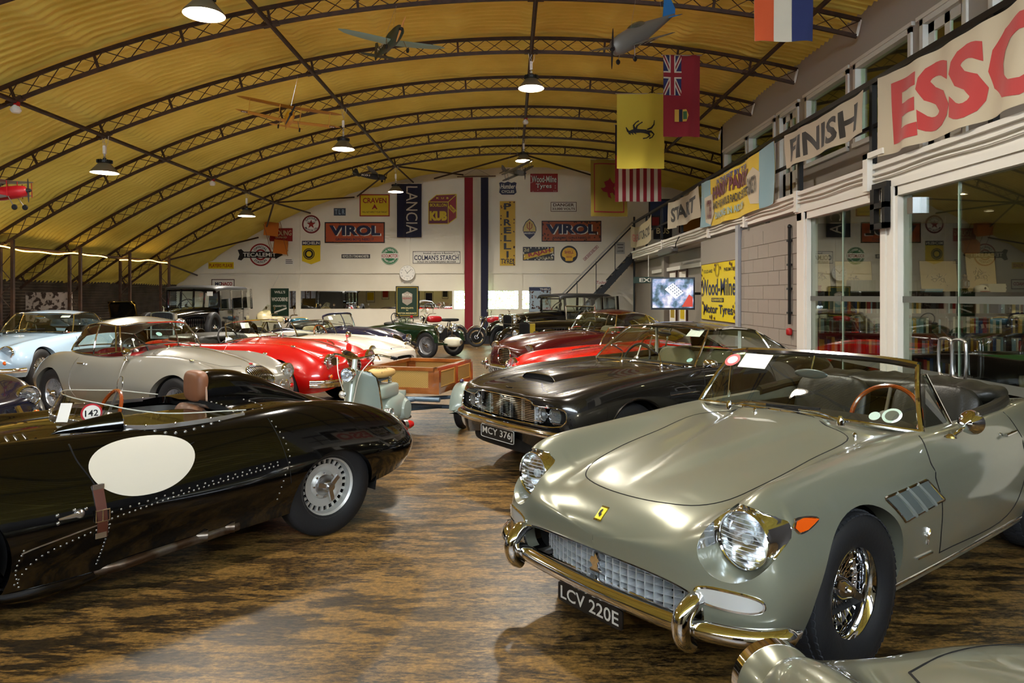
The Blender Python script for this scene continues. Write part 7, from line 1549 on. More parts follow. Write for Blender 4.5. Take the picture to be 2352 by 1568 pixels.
s = wall_sign('enamel_sign', 'navy shield sign with white script near the roof crown', 1146, 417, 1187, 447, EB, [(-20, 12), (-15, 14), (-8, 12), (0, 15), (8, 12), (15, 14), (20, 12), (18, 2), (20, -10), (14, -15), (-14, -15), (-20, -10), (-18, 2)]); s.t('Humber', 0, 4, 34, 11, EW, .02, .35).t('CYCLES', 0, -8, 29, 6, EW)
s = wall_sign('enamel_sign', 'red sign with white lettering at the top of the gable', 1218, 399, 1281, 441, ER); s.t('Wood-Milne', 1, 8, 57, 15, EK, .03).t('Wood-Milne', 0, 8.6, 57, 15, EW, .01).t('Tyres', 0, -9, 36, 13, EK, .03).t('Tyres', -.6, -8.4, 36, 13, EW, .01).spots(63, 42, 10, EW, 7)
s = wall_sign('enamel_sign', 'tall yellow vertical sign with stacked black letters', 1148, 462, 1183.5, 610, enam('chrome_yellow', '#c29a12'))
for i, ch in enumerate('PIRELLI'): s.t(ch, 0, 62 - i * 18.3, None if False else (17 if ch not in 'I' else 5), 14.5, EK, .03)
s.t('TYRES', 0, -64, 31, 12, EK, .02).spots(35, 148, 26, ERUST, 9, 2.4)
s = wall_sign('enamel_sign', 'cream plate reading DANGER 33,000 VOLTS', 1265, 464, 1324, 486, EW); s.frame(59, 22, 1.2, ERUST).t('DANGER', 0, 4.5, 48, 7, ERUST).t('33,000 VOLTS', 0, -5, 52, 6.5, ERUST)
s = wall_sign('enamel_sign', 'oval cream and blue badge sign with red trident', 1200, 502, 1232.5, 549, EB, [(0, 23.5), (9, 16), (15, 4), (15.5, -4), (11, -14), (0, -23.5), (-11, -14), (-15.5, -4), (-15, 4), (-9, 16)]); s.p([(0, 21.5), (8, 14.5), (13.5, 3.5), (14, -6), (-14, -6), (-13.5, 3.5), (-8, 14.5)], enam('sand', '#cdb46a'), 'field').t('MASERATI', 0, -10, 23, 4, EW)
s.p([(-.8, -5), (.8, -5), (.8, 12), (2, 12), (0, 17), (-2, 12), (-.8, 12)], ER, 'trident').p([(-6, 13), (-4.5, 11), (-4.5, 3), (-1, 0), (-1, -1.5), (-6, 2)], ER, 'trident').p([(6, 13), (4.5, 11), (4.5, 3), (1, 0), (1, -1.5), (6, 2)], ER, 'trident')
s = wall_sign('enamel_sign', 'large chipped orange sign with navy capitals right of the oval badge', 1244, 507, 1381, 555, enam('orange_dull', '#9a4a22')); s.frame(137, 48, 2, EK).t('VIROL', 2.5, 4, 117, 23, EW, .05).t('VIROL', 0, 5.5, 117, 23, EB, .05).t('ANAEMIC GIRLS NEED IT', 0, -15, 88, 5, EK).spots(137, 48, 34, ERUST, 13, 3)
s = wall_sign('enamel_sign', 'torn black and yellow sign with a diagonal sash', 1201, 567, 1273, 598, EK); s.p([(-34, -14), (-34, -2), (34, 14), (34, 2)], enam('chrome_yellow', '#c29a12'), 'sash').t('RAJAH', 2, 1, 52, 11, ER, .04, rot=.23).t('CIGARS', 14, -10, 38, 6, enam('olive', '#b3a77c')).t('2d', -28, 9, 12, 8, enam('olive', '#b3a77c')).spots(72, 31, 24, EW, 17, 2)
s = wall_sign('enamel_sign', 'round black sign with yellow scallop shell', 1287, 564, 1327, 604, EK, circ(20, 40))
sh_ = [(-8, -15), (8, -15), (9, -8), (16, -4), (16.5, 2), (14, 9), (9, 13.5), (3, 15.5), (-3, 15.5), (-9, 13.5), (-14, 9), (-16.5, 2), (-16, -4), (-9, -8)]; s.p(sh_, enam('shell_yellow', '#dba61c'), 'shell').t('SHELL', 0, 5, 21, 6, ER).t('SOLD HERE', 0, -6, 14, 3, ER)
for q in (-9, -4.5, 0, 4.5, 9): s.p([(q * .45 - .25, -8), (q * .45 + .25, -8), (q + .25, 13 - abs(q) * .2), (q - .25, 13 - abs(q) * .2)], ER, 'shell_rib')
s = Sign('enamel_sign', 'small slanted red and white sign reading AIR RAID SHELTER by the stairs', (wx(1357), YB - .003, wz(581)), BACK @ Matrix.Rotation(.78, 3, 'Z'), rect(45, 7), EW, k=KW); s.frame(45, 7, .8, ER).t('AIR RAID SHELTER', 0, 0, 41, 4.4, ER)
s = wall_sign('paper_notice', 'grey printed notice at the head of the stairs', 1414.5, 556, 1435, 583, enam('notice_grey', '#a9a59c')); s.box(-7, 7, 7, 8.6, EK, 'worn_line').box(-6, 0, 6, 1.6, EK, 'worn_line').t('LADDER', 0, -7, 15, 4, EK)
s = wall_sign('framed_poster', 'framed poster reading MONACO above the limousine roof', 486, 641, 539, 664, EW); s.frame(53, 23, 1.8, mat('brown_frame', '#4a2a1c', .5)).t('MO', -10, 1, 16, 8, EB, .04).t('NACO', 9, 1, 25, 8, ER, .04)
s = wall_sign('enamel_sign', 'dark green hanging sign with white capitals and a white cigarette', 623, 662, 664, 725, EDG); s.t("WILL'S", 0, 23, 25, 6, EW).t('WOODBINE', 0, 6.5, 37, 9, EW).t('CIGARETTES', 0, -9, 30, 4, EW).p([(-13, -26), (-13, -22.5), (16, -12), (16, -15.5)], EW, 'cigarette'); s.o.location.y -= .03; MB().tube([(-18 * KW, 31 * KW, .01), (0, 66 * KW, .0), (18 * KW, 31 * KW, .01)], .004, 4).build('hanging_wire', STEEL, s.o)
s = wall_sign('enamel_sign', 'dark green sign with gold border and crest hung over the mirror strip', 910, 657, 962.5, 727, EDG); s.frame(52, 70, 1.4, EK).frame(48, 66, 1.5, enam('gold', '#a58a24')).p([(-12, 17), (0, 23), (12, 17), (11, -2), (0, -9), (-11, -2)], enam('crest_grey', '#9a9082'), 'crest').t('ROYAL', 0, 15, 22, 6, EW).t('INSURANCE', 0, 7, 21, 4.5, ER).t('SPECIALISTS', 0, -15, 28, 3.6, ECR).t('IN', 0, -20, 4, 3, ECR).t('MOTOR INSURANCE', 0, -27, 42, 4, ECR); s.o.location.y -= .09; MB().tube([(-22 * KW, 35 * KW, .01), (0, 48 * KW, 0), (22 * KW, 35 * KW, .01)], .004, 4).build('hanging_wire', STEEL, s.o)
s = wall_sign('enamel_sign', 'pale blue rusty enamel map panel hung beside the window strip', 1215, 659, 1264.5, 716, mat('faded_blue_enamel', '#93a3ae', .5, tint=(6, '#6e5a44', .55, .66))); s.box(-24, 20, 24, 27.5, EB, 'header').t('THELI', 11, 23.5, 22, 4, EW).frame(49, 57, .6, EB).spots(40, 45, 30, ERUST, 21, 2.6); s.o.location.y -= .03; MB().tube([(-20 * KW, 28 * KW, .01), (0, 64 * KW, 0), (20 * KW, 28 * KW, .01)], .004, 4).build('hanging_wire', STEEL, s.o)
s = Sign('direction_sign', 'small white sign reading Toilets hung below the stairs', (wx(1378), YB - 1.25, wz(650)), BACK, rect(42, 10), EW, k=KW * .95); s.t('Toilets', -6, 0, 26, 7, ER, .01, .3).p([(10, -2.5), (15, -2.5), (15, -4), (20, -1), (15, 2), (15, .5), (10, .5)], EK, 'arrow')
# station clock
t = thing('wall_clock', 'round white wall clock on the gable ledge', 'clock', (wx(937), YB - .12, wz(627))); t.rotation_euler = BACK.to_euler(); R = 18 * KW
MB().lathe([(0, 0), (R, 0), (R, .05), (R * .97, .06), (R * .94, .05)], 40).build('case', EW, t); MB().lathe([(0, .045), (R * .94, .045)], 40).build('dial', PRINTW, t); mb = MB()
for i in range(1, 13): a = PI / 2 - i * PI / 6; text2d(mb, str(i), R * .76 * math.cos(a), R * .76 * math.sin(a), None, R * .16, .047, .0)
text2d(mb, 'LONDON', 0, -R * .4, R * .5, R * .09, .047, 0.); mb.build('numerals', PRINTK, t, 0)
for nm, a, l in (('hour_hand', 2.2, .5), ('minute_hand', .75, .75)): MB().rod((-.1 * R * math.cos(a), -.1 * R * math.sin(a), .052), (l * R * math.cos(a), l * R * math.sin(a), .052), .008, 4).build(nm, PRINTK, t)
# ---------------------------------------------------------------- cloth
def cloth_mat(name, col): return mat('cloth_' + name, col, .85, sheen=.2, bump=(60, .1))
CN, CRD, CWH, CYE, CBL, COR = cloth_mat('navy', '#15162e'), cloth_mat('red', '#7c1420'), cloth_mat('cream', '#b9b09c'), cloth_mat('yellow', '#c2b03a'), cloth_mat('blue', '#1a2450'), cloth_mat('orange', '#b5481c')
def fine(bm, L):
    for _ in range(5):
        bmesh.ops.triangulate(bm, faces=bm.faces[:]); e = [e for e in bm.edges if e.calc_length() > L]
        if not e: break
        bmesh.ops.subdivide_edges(bm, edges=e, cuts=1)
class Cloth:
    """hanging cloth: local u right, v up from the top edge (v<0), thin sheet with folds; pieces are laid on the same folds"""
    def __init__(s, name, label, loc, R, w, h, m, fold=.02, nf=5, seed=0, cat='flag', sagtop=0., poly=None):
        s.w, s.h, s.fold, s.nf, s.ph, s.sag = w, h, fold, nf, seed * 1.7, sagtop
        s.o = s.sheet(0, w, -h, 0, m, name, None, 0); s.o.location = loc; s.o.rotation_euler = R.to_euler(); setp(s.o, label, cat); s.k = 1
    def f(s, u, v):
        x = u / s.w; d = min(1, max(0, -v / s.h)); return s.fold * ((.35 + .65 * d) * math.sin(x * s.nf * 2 * PI * .5 + s.ph + d * 1.2) + .3 * math.sin(x * s.nf * 5.1 + s.ph * 2 + d * 3)), -s.sag * 4 * x * (1 - x) * (1 - .5 * d)
    def put(s, P, off):
        return [(u, v + s.f(u, v)[1], s.f(u, v)[0] + off) for u, v in P]
    def sheet(s, u0, u1, v0, v1, m, name, parent, off, nu=None):
        nu = nu or max(4, int((u1 - u0) / s.w * s.nf * 14)); nv = max(4, int((v1 - v0) / s.h * 24)); U = np.linspace(u0, u1, nu); V = np.linspace(v1, v0, nv)
        A = np.array([s.put([(u, v) for u in U], off) for v in V]); Bk = A.copy(); Bk[..., 2] -= .004; mb = MB(); mb.grid(A[:, ::-1] if False else A); 
        if parent is None: mb.grid(Bk[:, ::-1])
        return mb.build(name, m, parent, 70)
    def band(s, u0, u1, v0, v1, m, name='band'): s.z = getattr(s, 'z', 0) + .003; s.sheet(u0, u1, v0, v1, m, name, s.o, s.z); return s
    def poly(s, P, m, name='emblem'):
        s.z = getattr(s, 'z', 0) + .003; bm = bmesh.new(); vs_ = [bm.verts.new((u, v, 0)) for u, v in P]; bm.faces.new(vs_); bmesh.ops.triangulate(bm, faces=bm.faces[:])
        fine(bm, s.w / (s.nf * 11))
        for v in bm.verts: v.co = s.put([(v.co.x, v.co.y)], s.z)[0]
        me = bpy.data.meshes.new(name); bm.to_mesh(me); bm.free(); link(name, me, m, s.o); return s
    def t(s, txt, cu, cv, w, h, m, weight=.03, shear=0., rot=0., name='lettering', arch=0.):
        s.z = getattr(s, 'z', 0) + .003; U, F, sz = text_mesh(txt, weight, shear); c_, q_ = math.cos(rot), math.sin(rot)
        P = [(a * w, b * h + arch * (1 - 4 * a * a)) for a, b in U]; P = [(cu + a * c_ - b * q_, cv + a * q_ + b * c_) for a, b in P]
        bm = bmesh.new(); V = [bm.verts.new((u, v, 0)) for u, v in P]
        for f in F:
            try: bm.faces.new([V[i] for i in f])
            except ValueError: pass
        fine(bm, s.w / (s.nf * 11))
        for v in bm.verts: v.co = s.put([(v.co.x, v.co.y)], s.z)[0]
        me = bpy.data.meshes.new(name); bm.to_mesh(me); bm.free(); link(name, me, m, s.o); return s
def at_px(px, py, Y): return ((px - VPX) * Y / FPX, Y, CAMH - (py - VPY) * Y / FPX)
# vertical LANCIA banner, long tricolour on the gable
c = Cloth('hanging_banner', 'dark navy vertical banner with white capitals on the gable wall', (wx(914), YB - .22, wz(424)), BACK, 56 * KW, 122 * KW, CN, .03, 4, 1, 'banner')
c.t('LANCIA', 34 * KW, -60 * KW, 108 * KW, 26 * KW, CWH, .0, rot=-PI / 2); MB().rod((-.06, .01, 0), (56 * KW + .06, .01, 0), .015).build('banner_pole', STEEL, c.o)
c = Cloth('hanging_banner', 'long red, cream and navy tricolour banner hanging down the gable wall', (wx(1068), YB - .26, wz(410)), BACK, 54 * KW, 352 * KW, CWH, .05, 3, 2, 'banner'); c.band(0, 19 * KW, -352 * KW, 0, CRD).band(37 * KW, 54 * KW, -352 * KW, 0, CN)
MB().rod((-.27, .02, 0), (54 * KW + .27, .05, 0), .02).build('banner_pole', mat('brown_frame', '#4a2a1c', .5), c.o); MB().tube([(-.1, .03, 0), (.43, .32, 0), (.95, .05, 0)], .005, 4).build('banner_cord', mat('brown_frame', '#4a2a1c', .5), c.o)
# flags hung from the arches
def stroke(P, w):
    P = np.array(P, float); T = np.gradient(P, axis=0); T /= np.linalg.norm(T, axis=1)[:, None]; N = np.stack([-T[:, 1], T[:, 0]], 1) * np.array(w)[:, None] / 2; return np.vstack([P + N, (P - N)[::-1]])
HORSE = [([(-33, 9), (-29, 1), (-25, -2)], [2, 5, 6]), ([(-27, -3), (-18, 0), (-10, 1)], [6, 8, 9]), ([(-13, 1), (0, 0), (13, -2)], [10, 8, 9]), ([(9, -2), (18, -6), (21, -12)], [8, 6, 3]), ([(21.5, -11), (13, -17), (5, -18)], [3, 2.4, 3]), ([(10, -3), (24, -2), (31, -8)], [7, 5, 2.6]),
    ([(31, -7), (26, -15), (19, -18)], [2.6, 2.2, 3]), ([(-11, 3), (-8, 12), (-1, 17)], [5, 3.4, 2.2]), ([(-1.5, 16.5), (4, 20)], [2.2, 3]), ([(-14, 3), (-16, 13), (-10, 20)], [5, 3.4, 2.2]), ([(-10.5, 19.5), (-4, 23)], [2.2, 3]), ([(14, 2), (24, 6), (30, 14), (31, 24)], [3, 4, 3.4, 1.4]), ([(-27, -5), (-22, -9)], [4, 1]), ([(-21, -3), (-16, -9)], [4, 1]), ([(-15, -3), (-10, -8)], [4, 1])]
def flag(label, x0, x1, py, Y, hpx, m, **kw):
    k = Y / FPX; c = Cloth('hanging_flag', label, at_px(x0, py, Y), BACK, (x1 - x0) * k, hpx * k, m, **kw); c.k = k; MB().rod((-.03, .0, 0), ((x1 - x0) * k + .03, .0, 0), .012).build('flag_rod', STEEL, c.o); return c
c = flag('orange, white and blue tricolour flag hanging at the top right', 1733, 1866, -70, 7.85, 165, CWH, fold=.02, nf=3, seed=3); k = c.k; c.band(0, 44 * k, -165 * k, 0, COR).band(86 * k, 133 * k, -165 * k, 0, CBL)
c = flag('red ensign flag with union canton and shield emblem hanging under the roof', 1523, 1608, 127, 12.28, 187, CRD, fold=.025, nf=3, seed=4); k = c.k; W_, H_ = 42 * k, 92 * k
c.band(0, W_, -H_, 0, CBL, 'canton')
for a, b in (((0, 0), (W_, -H_)), ((W_, 0), (0, -H_))):
    for hw, m in ((5 * k, CWH), (1.8 * k, CRD)): n_ = hw; c.poly([(a[0] - (0 if a[0] else -0), a[1]), (a[0] + (n_ if not a[0] else -n_), a[1]), (b[0], b[1] + n_ * 2), (b[0], b[1]), (b[0] + (n_ if not b[0] else -n_), b[1]), (a[0], a[1] - n_ * 2)], m, 'saltire')
for hw, m in ((7, CWH), (4.2, CRD)): c.band(W_ / 2 - hw * k, W_ / 2 + hw * k, -H_, 0, m, 'cross').band(0, W_, -H_ / 2 - hw * 1.2 * k, -H_ / 2 + hw * 1.2 * k, m, 'cross')
c.poly([(26 * k, -125 * k), (52 * k, -125 * k), (57 * k, -139 * k), (52 * k, -153 * k), (26 * k, -153 * k)], cloth_mat('gold', '#b8933a'), 'shield').poly([(36 * k, -125 * k), (44 * k, -125 * k), (44 * k, -153 * k), (36 * k, -153 * k)], CN, 'shield').poly([(45 * k, -130 * k), (53 * k, -130 * k), (53 * k, -148 * k), (45 * k, -148 * k)], cloth_mat('green', '#2c5a34'), 'shield')
c = flag('yellow flag with black prancing horse', 1417, 1526, 215, 14.45, 172, CYE, fold=.03, nf=2.5, seed=5); k = c.k; [c.poly([(54 * k + x * k, -86 * k + y * k) for x, y in stroke(P, w)], PRINTK, 'horse') for P, w in HORSE]
c = flag('red and white striped flag hanging below the yellow flag', 1413, 1518, 287, 16.75, 176, CWH, fold=.03, nf=3, seed=6, ); k = c.k
for i in range(7): c.band(105 * k * (2 * i) / 13, 105 * k * (2 * i + 1) / 13, -176 * k, 0, CRD, 'stripe')
c.band(0, 105 * k * 7 / 13, -70 * k, 0, CN, 'canton')
c = flag('gold flag with red lion and red border, farthest under the roof', 1357, 1441, 366, 21.0, 131, cloth_mat('old_gold', '#7d6a1e'), fold=.07, nf=2, seed=7); k = c.k
for a, b in (((7, 9), (9, 122)), ((75, 9), (77, 122)), ((7, 9), (77, 11.5)), ((7, 119), (77, 122))): c.band(a[0] * k, b[0] * k, -b[1] * k, -a[1] * k, CRD, 'border')
c.poly([(a * k, b * k) for a, b in ((30, -52), (40, -48), (44, -42), (48, -50), (52, -55), (60, -52), (56, -60), (52, -66), (58, -78), (64, -84), (56, -84), (50, -76), (44, -78), (48, -90), (40, -86), (38, -76), (28, -74), (22, -66), (30, -66), (34, -62))], CRD, 'lion')
# banners on the gallery rail (u runs toward the viewer, i.e. right in the picture)
def rail_banner(label, y0, y1, z0, z1, m, x=XG - .105, **kw): return Cloth('rail_banner', label, (x, y0, z1), RIGHT, y0 - y1, z1 - z0, m, cat='banner', **kw)
CNV = cloth_mat('canvas', '#b9ad94'); RDP = cloth_mat('faded_red', '#b03a38'); BKP = cloth_mat('faded_black', '#2a261c')
c = rail_banner('cream canvas banner with huge red letters on the gallery rail', 7.55, 4.95, 3.12, 3.97, CNV, fold=.035, nf=7, seed=1, sagtop=.05)
c.t('ESSO', 1.40, -.44, 2.3, .66, RDP, .035)
c = rail_banner('cream canvas banner with black letters FINISH on the gallery rail', 10.14, 7.86, 3.46, 3.94, CNV, fold=.03, nf=5, seed=2, sagtop=.03); c.t('FINISH', 1.15, -.25, 1.95, .33, BKP, .03)
c = rail_banner('painted yellow and blue poster banner with purple jazz band lettering', 14.6, 10.55, 3.02, 3.96, cloth_mat('poster_yellow', '#c9ac1c'), fold=.035, nf=6, seed=3, sagtop=.07)
PU, LB = cloth_mat('purple', '#5a1626'), cloth_mat('faded_blue', '#7d9ea6')
c.band(0, .75, -.94, 0, LB, 'blue_edge').band(3.45, 4.05, -.94, 0, LB, 'blue_edge').poly([(2.9, -.3), (3.2, -.2), (3.5, -.35), (3.45, -.85), (3.1, -.8), (2.95, -.6)], CNV, 'torn_paper').poly([(.45, -.35), (.85, -.3), (.95, -.7), (.75, -.92), (.5, -.85)], CNV, 'torn_paper')
c.t('IN THE EAST BY 7.30', 2.0, -.10, 1.7, .10, cloth_mat('ink_blue', '#2a2f7a')).t('HARRY PARRY', 1.95, -.31, 2.1, .26, PU, .05, arch=.04).t('AND HIS FAMOUS RADIO SEXTET', 1.95, -.55, 2.1, .15, BKP).t('DANCING IN AID OF', 1.9, -.76, 1.7, .13, LB).t('11 OCTOBER 6', .7, -.6, .3, .4, PU).t('DANCE 7/6', 3.2, -.5, .35, .3, BKP)
c = rail_banner('cream canvas banner with black letters START on the gallery rail', 17.5, 14.75, 3.28, 3.94, CNV, fold=.04, nf=5, seed=4, sagtop=.06); c.t('START', 1.4, -.33, 2.3, .36, BKP, .04)
c = rail_banner('drooping cream banner with red and black motor-cycle lettering at the far end of the rail', 23.0, 19.7, 3.2, 3.92, cloth_mat('old_canvas', '#a89a76'), fold=.05, nf=3, seed=5, sagtop=.18); c.t('GILERA', .95, -.38, 1.3, .26, RDP, .02).t('MOTOR-CYCLE', 2.3, -.36, 1.5, .3, BKP, .02)
# yellow tyre sign, TV, frames and fittings on the right wall
s = Sign('enamel_sign', 'big yellow enamel sign with navy lettering on the right wall', (XG - .004, 13.68, 1.69), RIGHT, rect(2.32, 1.16), enam('bright_yellow', '#d6bf0c')); s.frame(2.32, 1.16, .012, ERUST).t('SOLID AND', -.65, .42, .62, .07, EK).t('PNEUMATIC', .72, .42, .62, .07, EK).t('Wood-Milne', 0, .09, 2.2, .33, EB, .02).t('GUARANTEED', 0, -.16, .7, .06, EK).box(-.4, -.20, .4, -.12, EK, 'tablet').t('GUARANTEED', 0, -.16, .7, .05, enam('bright_yellow', '#d6bf0c')).t('Motor Tyres', 0, -.37, 1.9, .23, EB, .02).ring(.14, .10, enam('mustard', '#a08a10'), (-.02, .43), 'wheel_print').spots(2.32, 1.16, 30, ERUST, 31, .05)
t = thing('wall_television', 'flat wall-mounted television showing an aerial picture', 'television', (3.72, 15.9, 1.66), rot=(0, 0, math.radians(-10)))
MB().b2((-.49, 0, -.37), (.49, .07, .37)).build('casing', mat('tv_black', '#0c0b10', .25), t, 0)
def tv_mat():
    m = mat('tv_screen', '#000000', .3); nt = m.node_tree; N = nt.nodes.new; L = nt.links.new; b = nt.nodes['Principled BSDF']; tc = N('ShaderNodeTexCoord')
    n = N('ShaderNodeTexNoise'); n.inputs['Scale'].default_value = 4.5; n.inputs['Detail'].default_value = 8; r = N('ShaderNodeValToRGB'); e = r.color_ramp.elements
    e[0].position = .36; e[0].color = (*lin('#1c2a2c'), 1); e[1].position = .66; e[1].color = (*lin('#dfe3ee'), 1)
    for p, cc in ((.45, '#4f6b7d'), (.52, '#8e9cc0'), (.58, '#b9b4c6')): x = e.new(p); x.color = (*lin(cc), 1)
    L(tc.outputs['Object'], n.inputs[0]); L(n.outputs['Fac'], r.inputs[0]); L(r.outputs[0], b.inputs['Emission Color']); b.inputs['Emission Strength'].default_value = 1.1; return m
MB().b2((-.455, -.004, -.325), (.455, 0, .335)).build('screen', tv_mat(), t, 0); mb = MB(); RDTV = mat('tv_red', '#000000', .3, emit='#c23a22', est=1.0); WTV = mat('tv_white', '#000000', .3, emit='#e6e8f0', est=1.1)
MB().prism([(.2, -.3), (.44, -.3), (.44, -.08), (.36, -.02)], .0045, .006, AX['-y']).build('screen_picture_red', RDTV, t, 0); mb = MB()
MB().prism([(-.18, .10), (.0, .24), (.24, .02), (.06, -.12)], .0045, .0055, AX['-y']).build('screen_picture_building', WTV, t, 0)
for i in range(5):
    for j in range(4): mb.prism(np.array([(-.012, -.012), (.012, -.012), (.012, .012), (-.012, .012)]) + (-.09 + i * .045 + j * .042, .13 - i * .042 + j * .03), .0058, .0066, AX['-y'])
mb.build('screen_picture_windows', mat('tv_dark', '#000000', .3, emit='#5a6478', est=.8), t, 0)
MB().rod((.1, .07, 0), (.85, .3, 0), .03).build('bracket', RB, t)
for i, y in enumerate((19.3, 18.2)):
    t = thing('picture_frame', ['narrow framed pictures column behind the television, left one', 'narrow framed pictures column behind the television, right one'][i], 'picture', (XG + .44, y, 1.6)); t.rotation_euler = RIGHT.to_euler()
    MB().b2((-.42, -.85, -.0), (.42, .72, .03)).build('frame', mat('brown_frame', '#4a2a1c', .5), t, 0); MB().b2((-.34, -.77, .03), (.34, .64, .034)).build('mount', PRINTW, t, 0); MB().b2((-.22, -.6, .034), (.22, -.2, .037)).build('picture', [enam('gold', '#a58a24'), EY][i], t, 0)
t = thing('exit_sign', 'small dark green exit sign above the far doorway', 'sign', (XG - .2, 19.6, 2.05), rot=(0, 0, -.2)); MB().b2((-.42, 0, -.09), (.42, .03, .09)).build('panel', EDG, t, 0); mb = MB(); text2d(mb, 'EXIT', 0, 0, .5, .11, .002, .02, mtx=Matrix(((1, 0, 0, 0), (0, 0, -1, 0), (0, 1, 0, 0), (0, 0, 0, 1)))); mb.build('lettering', EW, t, 0); MB().rod((0, .015, .09), (0, .015, .7), .01).build('hanger', WP, t)
t = thing('air_heater', 'grey tubular radiant heater under the gallery beam', 'heater', (XG - .12, 17.6, 2.72)); MB().sell((0, 0, 0), (.2, 1.7, .2), .5, .4).build('housing', mat('heater_grey', '#4d4b47', .5), t); MB().tube([(0, -.85, .05), (-.02, -1.0, .15), (.05, -1.05, .3)], .012, 6).build('cable', RB, t)
t = thing('alarm_pipe', 'black pipe running down the block wall to the red alarm', 'pipe', (XG - .03, 10.14, 0)); MB().rod((0, 0, 1.2), (0, 0, 2.6), .022, 8).sell((0, 0, 2.62), (.06, .06, .07), 1, 1).build('pipe', RB, t); mb = MB()
for z in (1.35, 1.7, 2.05, 2.4): MB().b2((-.03, -.035, z), (.03, .035, z + .03)).build('clip', RB, t, 0)
o = MB().rbox((XG - .035, 10.14, 1.09), (.07, .11, .11), .02).build('fire_alarm', mat('red_plastic', '#a01616', .4)); setp(o, 'red fire alarm call point on the block wall', 'alarm')
# pictures at the far end of the gallery
for lab, x0, y0, x1, y1, Y, m, txt in (('tall dark framed sky picture at the end of the gallery', 1497, 452, 1560, 520, 24.9, enam('sky_blue', '#2c3a5c'), None), ('black framed poster with gold letters BUS at the end of the gallery', 1512, 505, 1556, 545, 24.6, EK, 'BUS'), ('orange landscape picture low on the gallery end wall', 1572, 484, 1625, 530, 24.6, enam('amber_picture', '#a86a1c'), None), ('small red framed picture near the gallery end', 1513, 485, 1537, 512, 24.0, ER, None)):
    k_ = Y / FPX; w, h = (x1 - x0) * k_, (y1 - y0) * k_; px = at_px((x0 + x1) / 2, (y0 + y1) / 2, YB - .02 if False else Y); s = Sign('gallery_picture', lab, (px[0], YB - .03 - (YB - Y) * 0 - {24.9: 0, 24.6: .03, 24.0: .06}[Y], px[2]), BACK, rect(w, h), m, .03, 'picture'); s.frame(w, h, .05, mat('dark_frame', '#17120d', .4))
    if txt: s.t(txt, 0, 0, w * .7, h * .35, ECR)
# weathered white board and other odds against the left wall
s = Sign('weathered_board', 'flaking white painted board leaning on the corrugated wall', (-11.95, 17.6, 1.05), Matrix(((0, 0, 1), (1, 0, 0), (0, 1, 0))), rect(1.15, .75), mat('flaking_paint', '#a8988a', .8, tint=(9, '#3a2a20', .5, .56)), .03); s.o.location = (-11.5, 17.4, 1.32); s.o.rotation_euler = BACK.to_euler(); MB().b2((-.5, -1.32, -.03), (-.44, -.3, 0)).b2((.44, -1.32, -.03), (.5, -.3, 0)).build('leg', IRON, s.o, 0)
# twin orange box kite
KO = mat('kite_orange', '#c26a10', .6, trans=.2); t = thing('box_kite', 'orange twin box kite hanging in front of the gable at the left', 'kite', at_px(636, 546, 24.7), rot=(.4, .1, .35))
for dx, dz in ((-.22, .30), (.16, -.32)):
    mb = MB(); w_, h_, d_ = .24, .19, .2
    for a, b in (((-w_, -d_), (w_, -d_)), ((w_, -d_), (w_, d_)), ((w_, d_), (-w_, d_)), ((-w_, d_), (-w_, -d_))): mb.add([(dx + a[0], a[1], dz - h_), (dx + b[0], b[1], dz - h_), (dx + b[0], b[1], dz + h_), (dx + a[0], a[1], dz + h_)], [(0, 1, 2, 3)])
    mb.build('kite_cell', KO, t, 0)
for x, y in ((-.27, -.27), (.27, -.27), (.27, .27), (-.27, .27)): MB().rod((-.22 + x, y, .52), (.16 + x, y, -.54), .008).build('kite_spar', WOOD, t)
# stair to the gallery
t = thing('steel_staircase', 'black open steel staircase with pale handrail up to the gallery', 'staircase', (0, 24.2, 0))
MB().sweep([(2.1, -.35, .60), (4.35, -.35, 3.06)], [(-.02, -.10), (.02, -.10), (.02, .10), (-.02, .10)], up=(0, 0, 1)).build('stringer', RB, t, 0); MB().sweep([(2.1, .45, .60), (4.35, .45, 3.06)], [(-.02, -.10), (.02, -.10), (.02, .10), (-.02, .10)], up=(0, 0, 1)).build('stringer', RB, t, 0); MB().b2((1.55, -.36, 0), (2.12, .46, .06)).b2((2.05, -.36, 0), (2.12, -.3, .66)).b2((2.05, .4, 0), (2.12, .46, .66)).build('foot_plate', RB, t, 0)
for i in range(12): z = .55 + i * .22; x = 2.1 + (z - .55) / 2.46 * 2.25; MB().b2((x - .16, -.36, z), (x + .12, .46, z + .04)).build('tread', RB, t, 0)
HR = mat('pale_handrail', '#8f8a80', .35, metal=.5)
for dz in (0, -.12): MB().tube([(1.75, -.38, 1.62 + dz), (4.2, -.38, 4.12 + dz)], .026, 8).build('handrail', HR if dz == 0 else RB, t)
for x in (2.3, 2.95, 3.6): MB().rod((x, -.38, .55 + (x - 2.1) * 1.09), (x, -.38, 1.55 + (x - 1.75) * 1.02), .014).build('baluster', RB, t)
MB().b2((4.2, -.45, 3.0), (4.9, .6, 3.06)).build('landing', RB, t, 0); MB().rod((4.25, -.4, 0), (4.25, -.4, 4.3), .035).build('newel_post', RB, t)
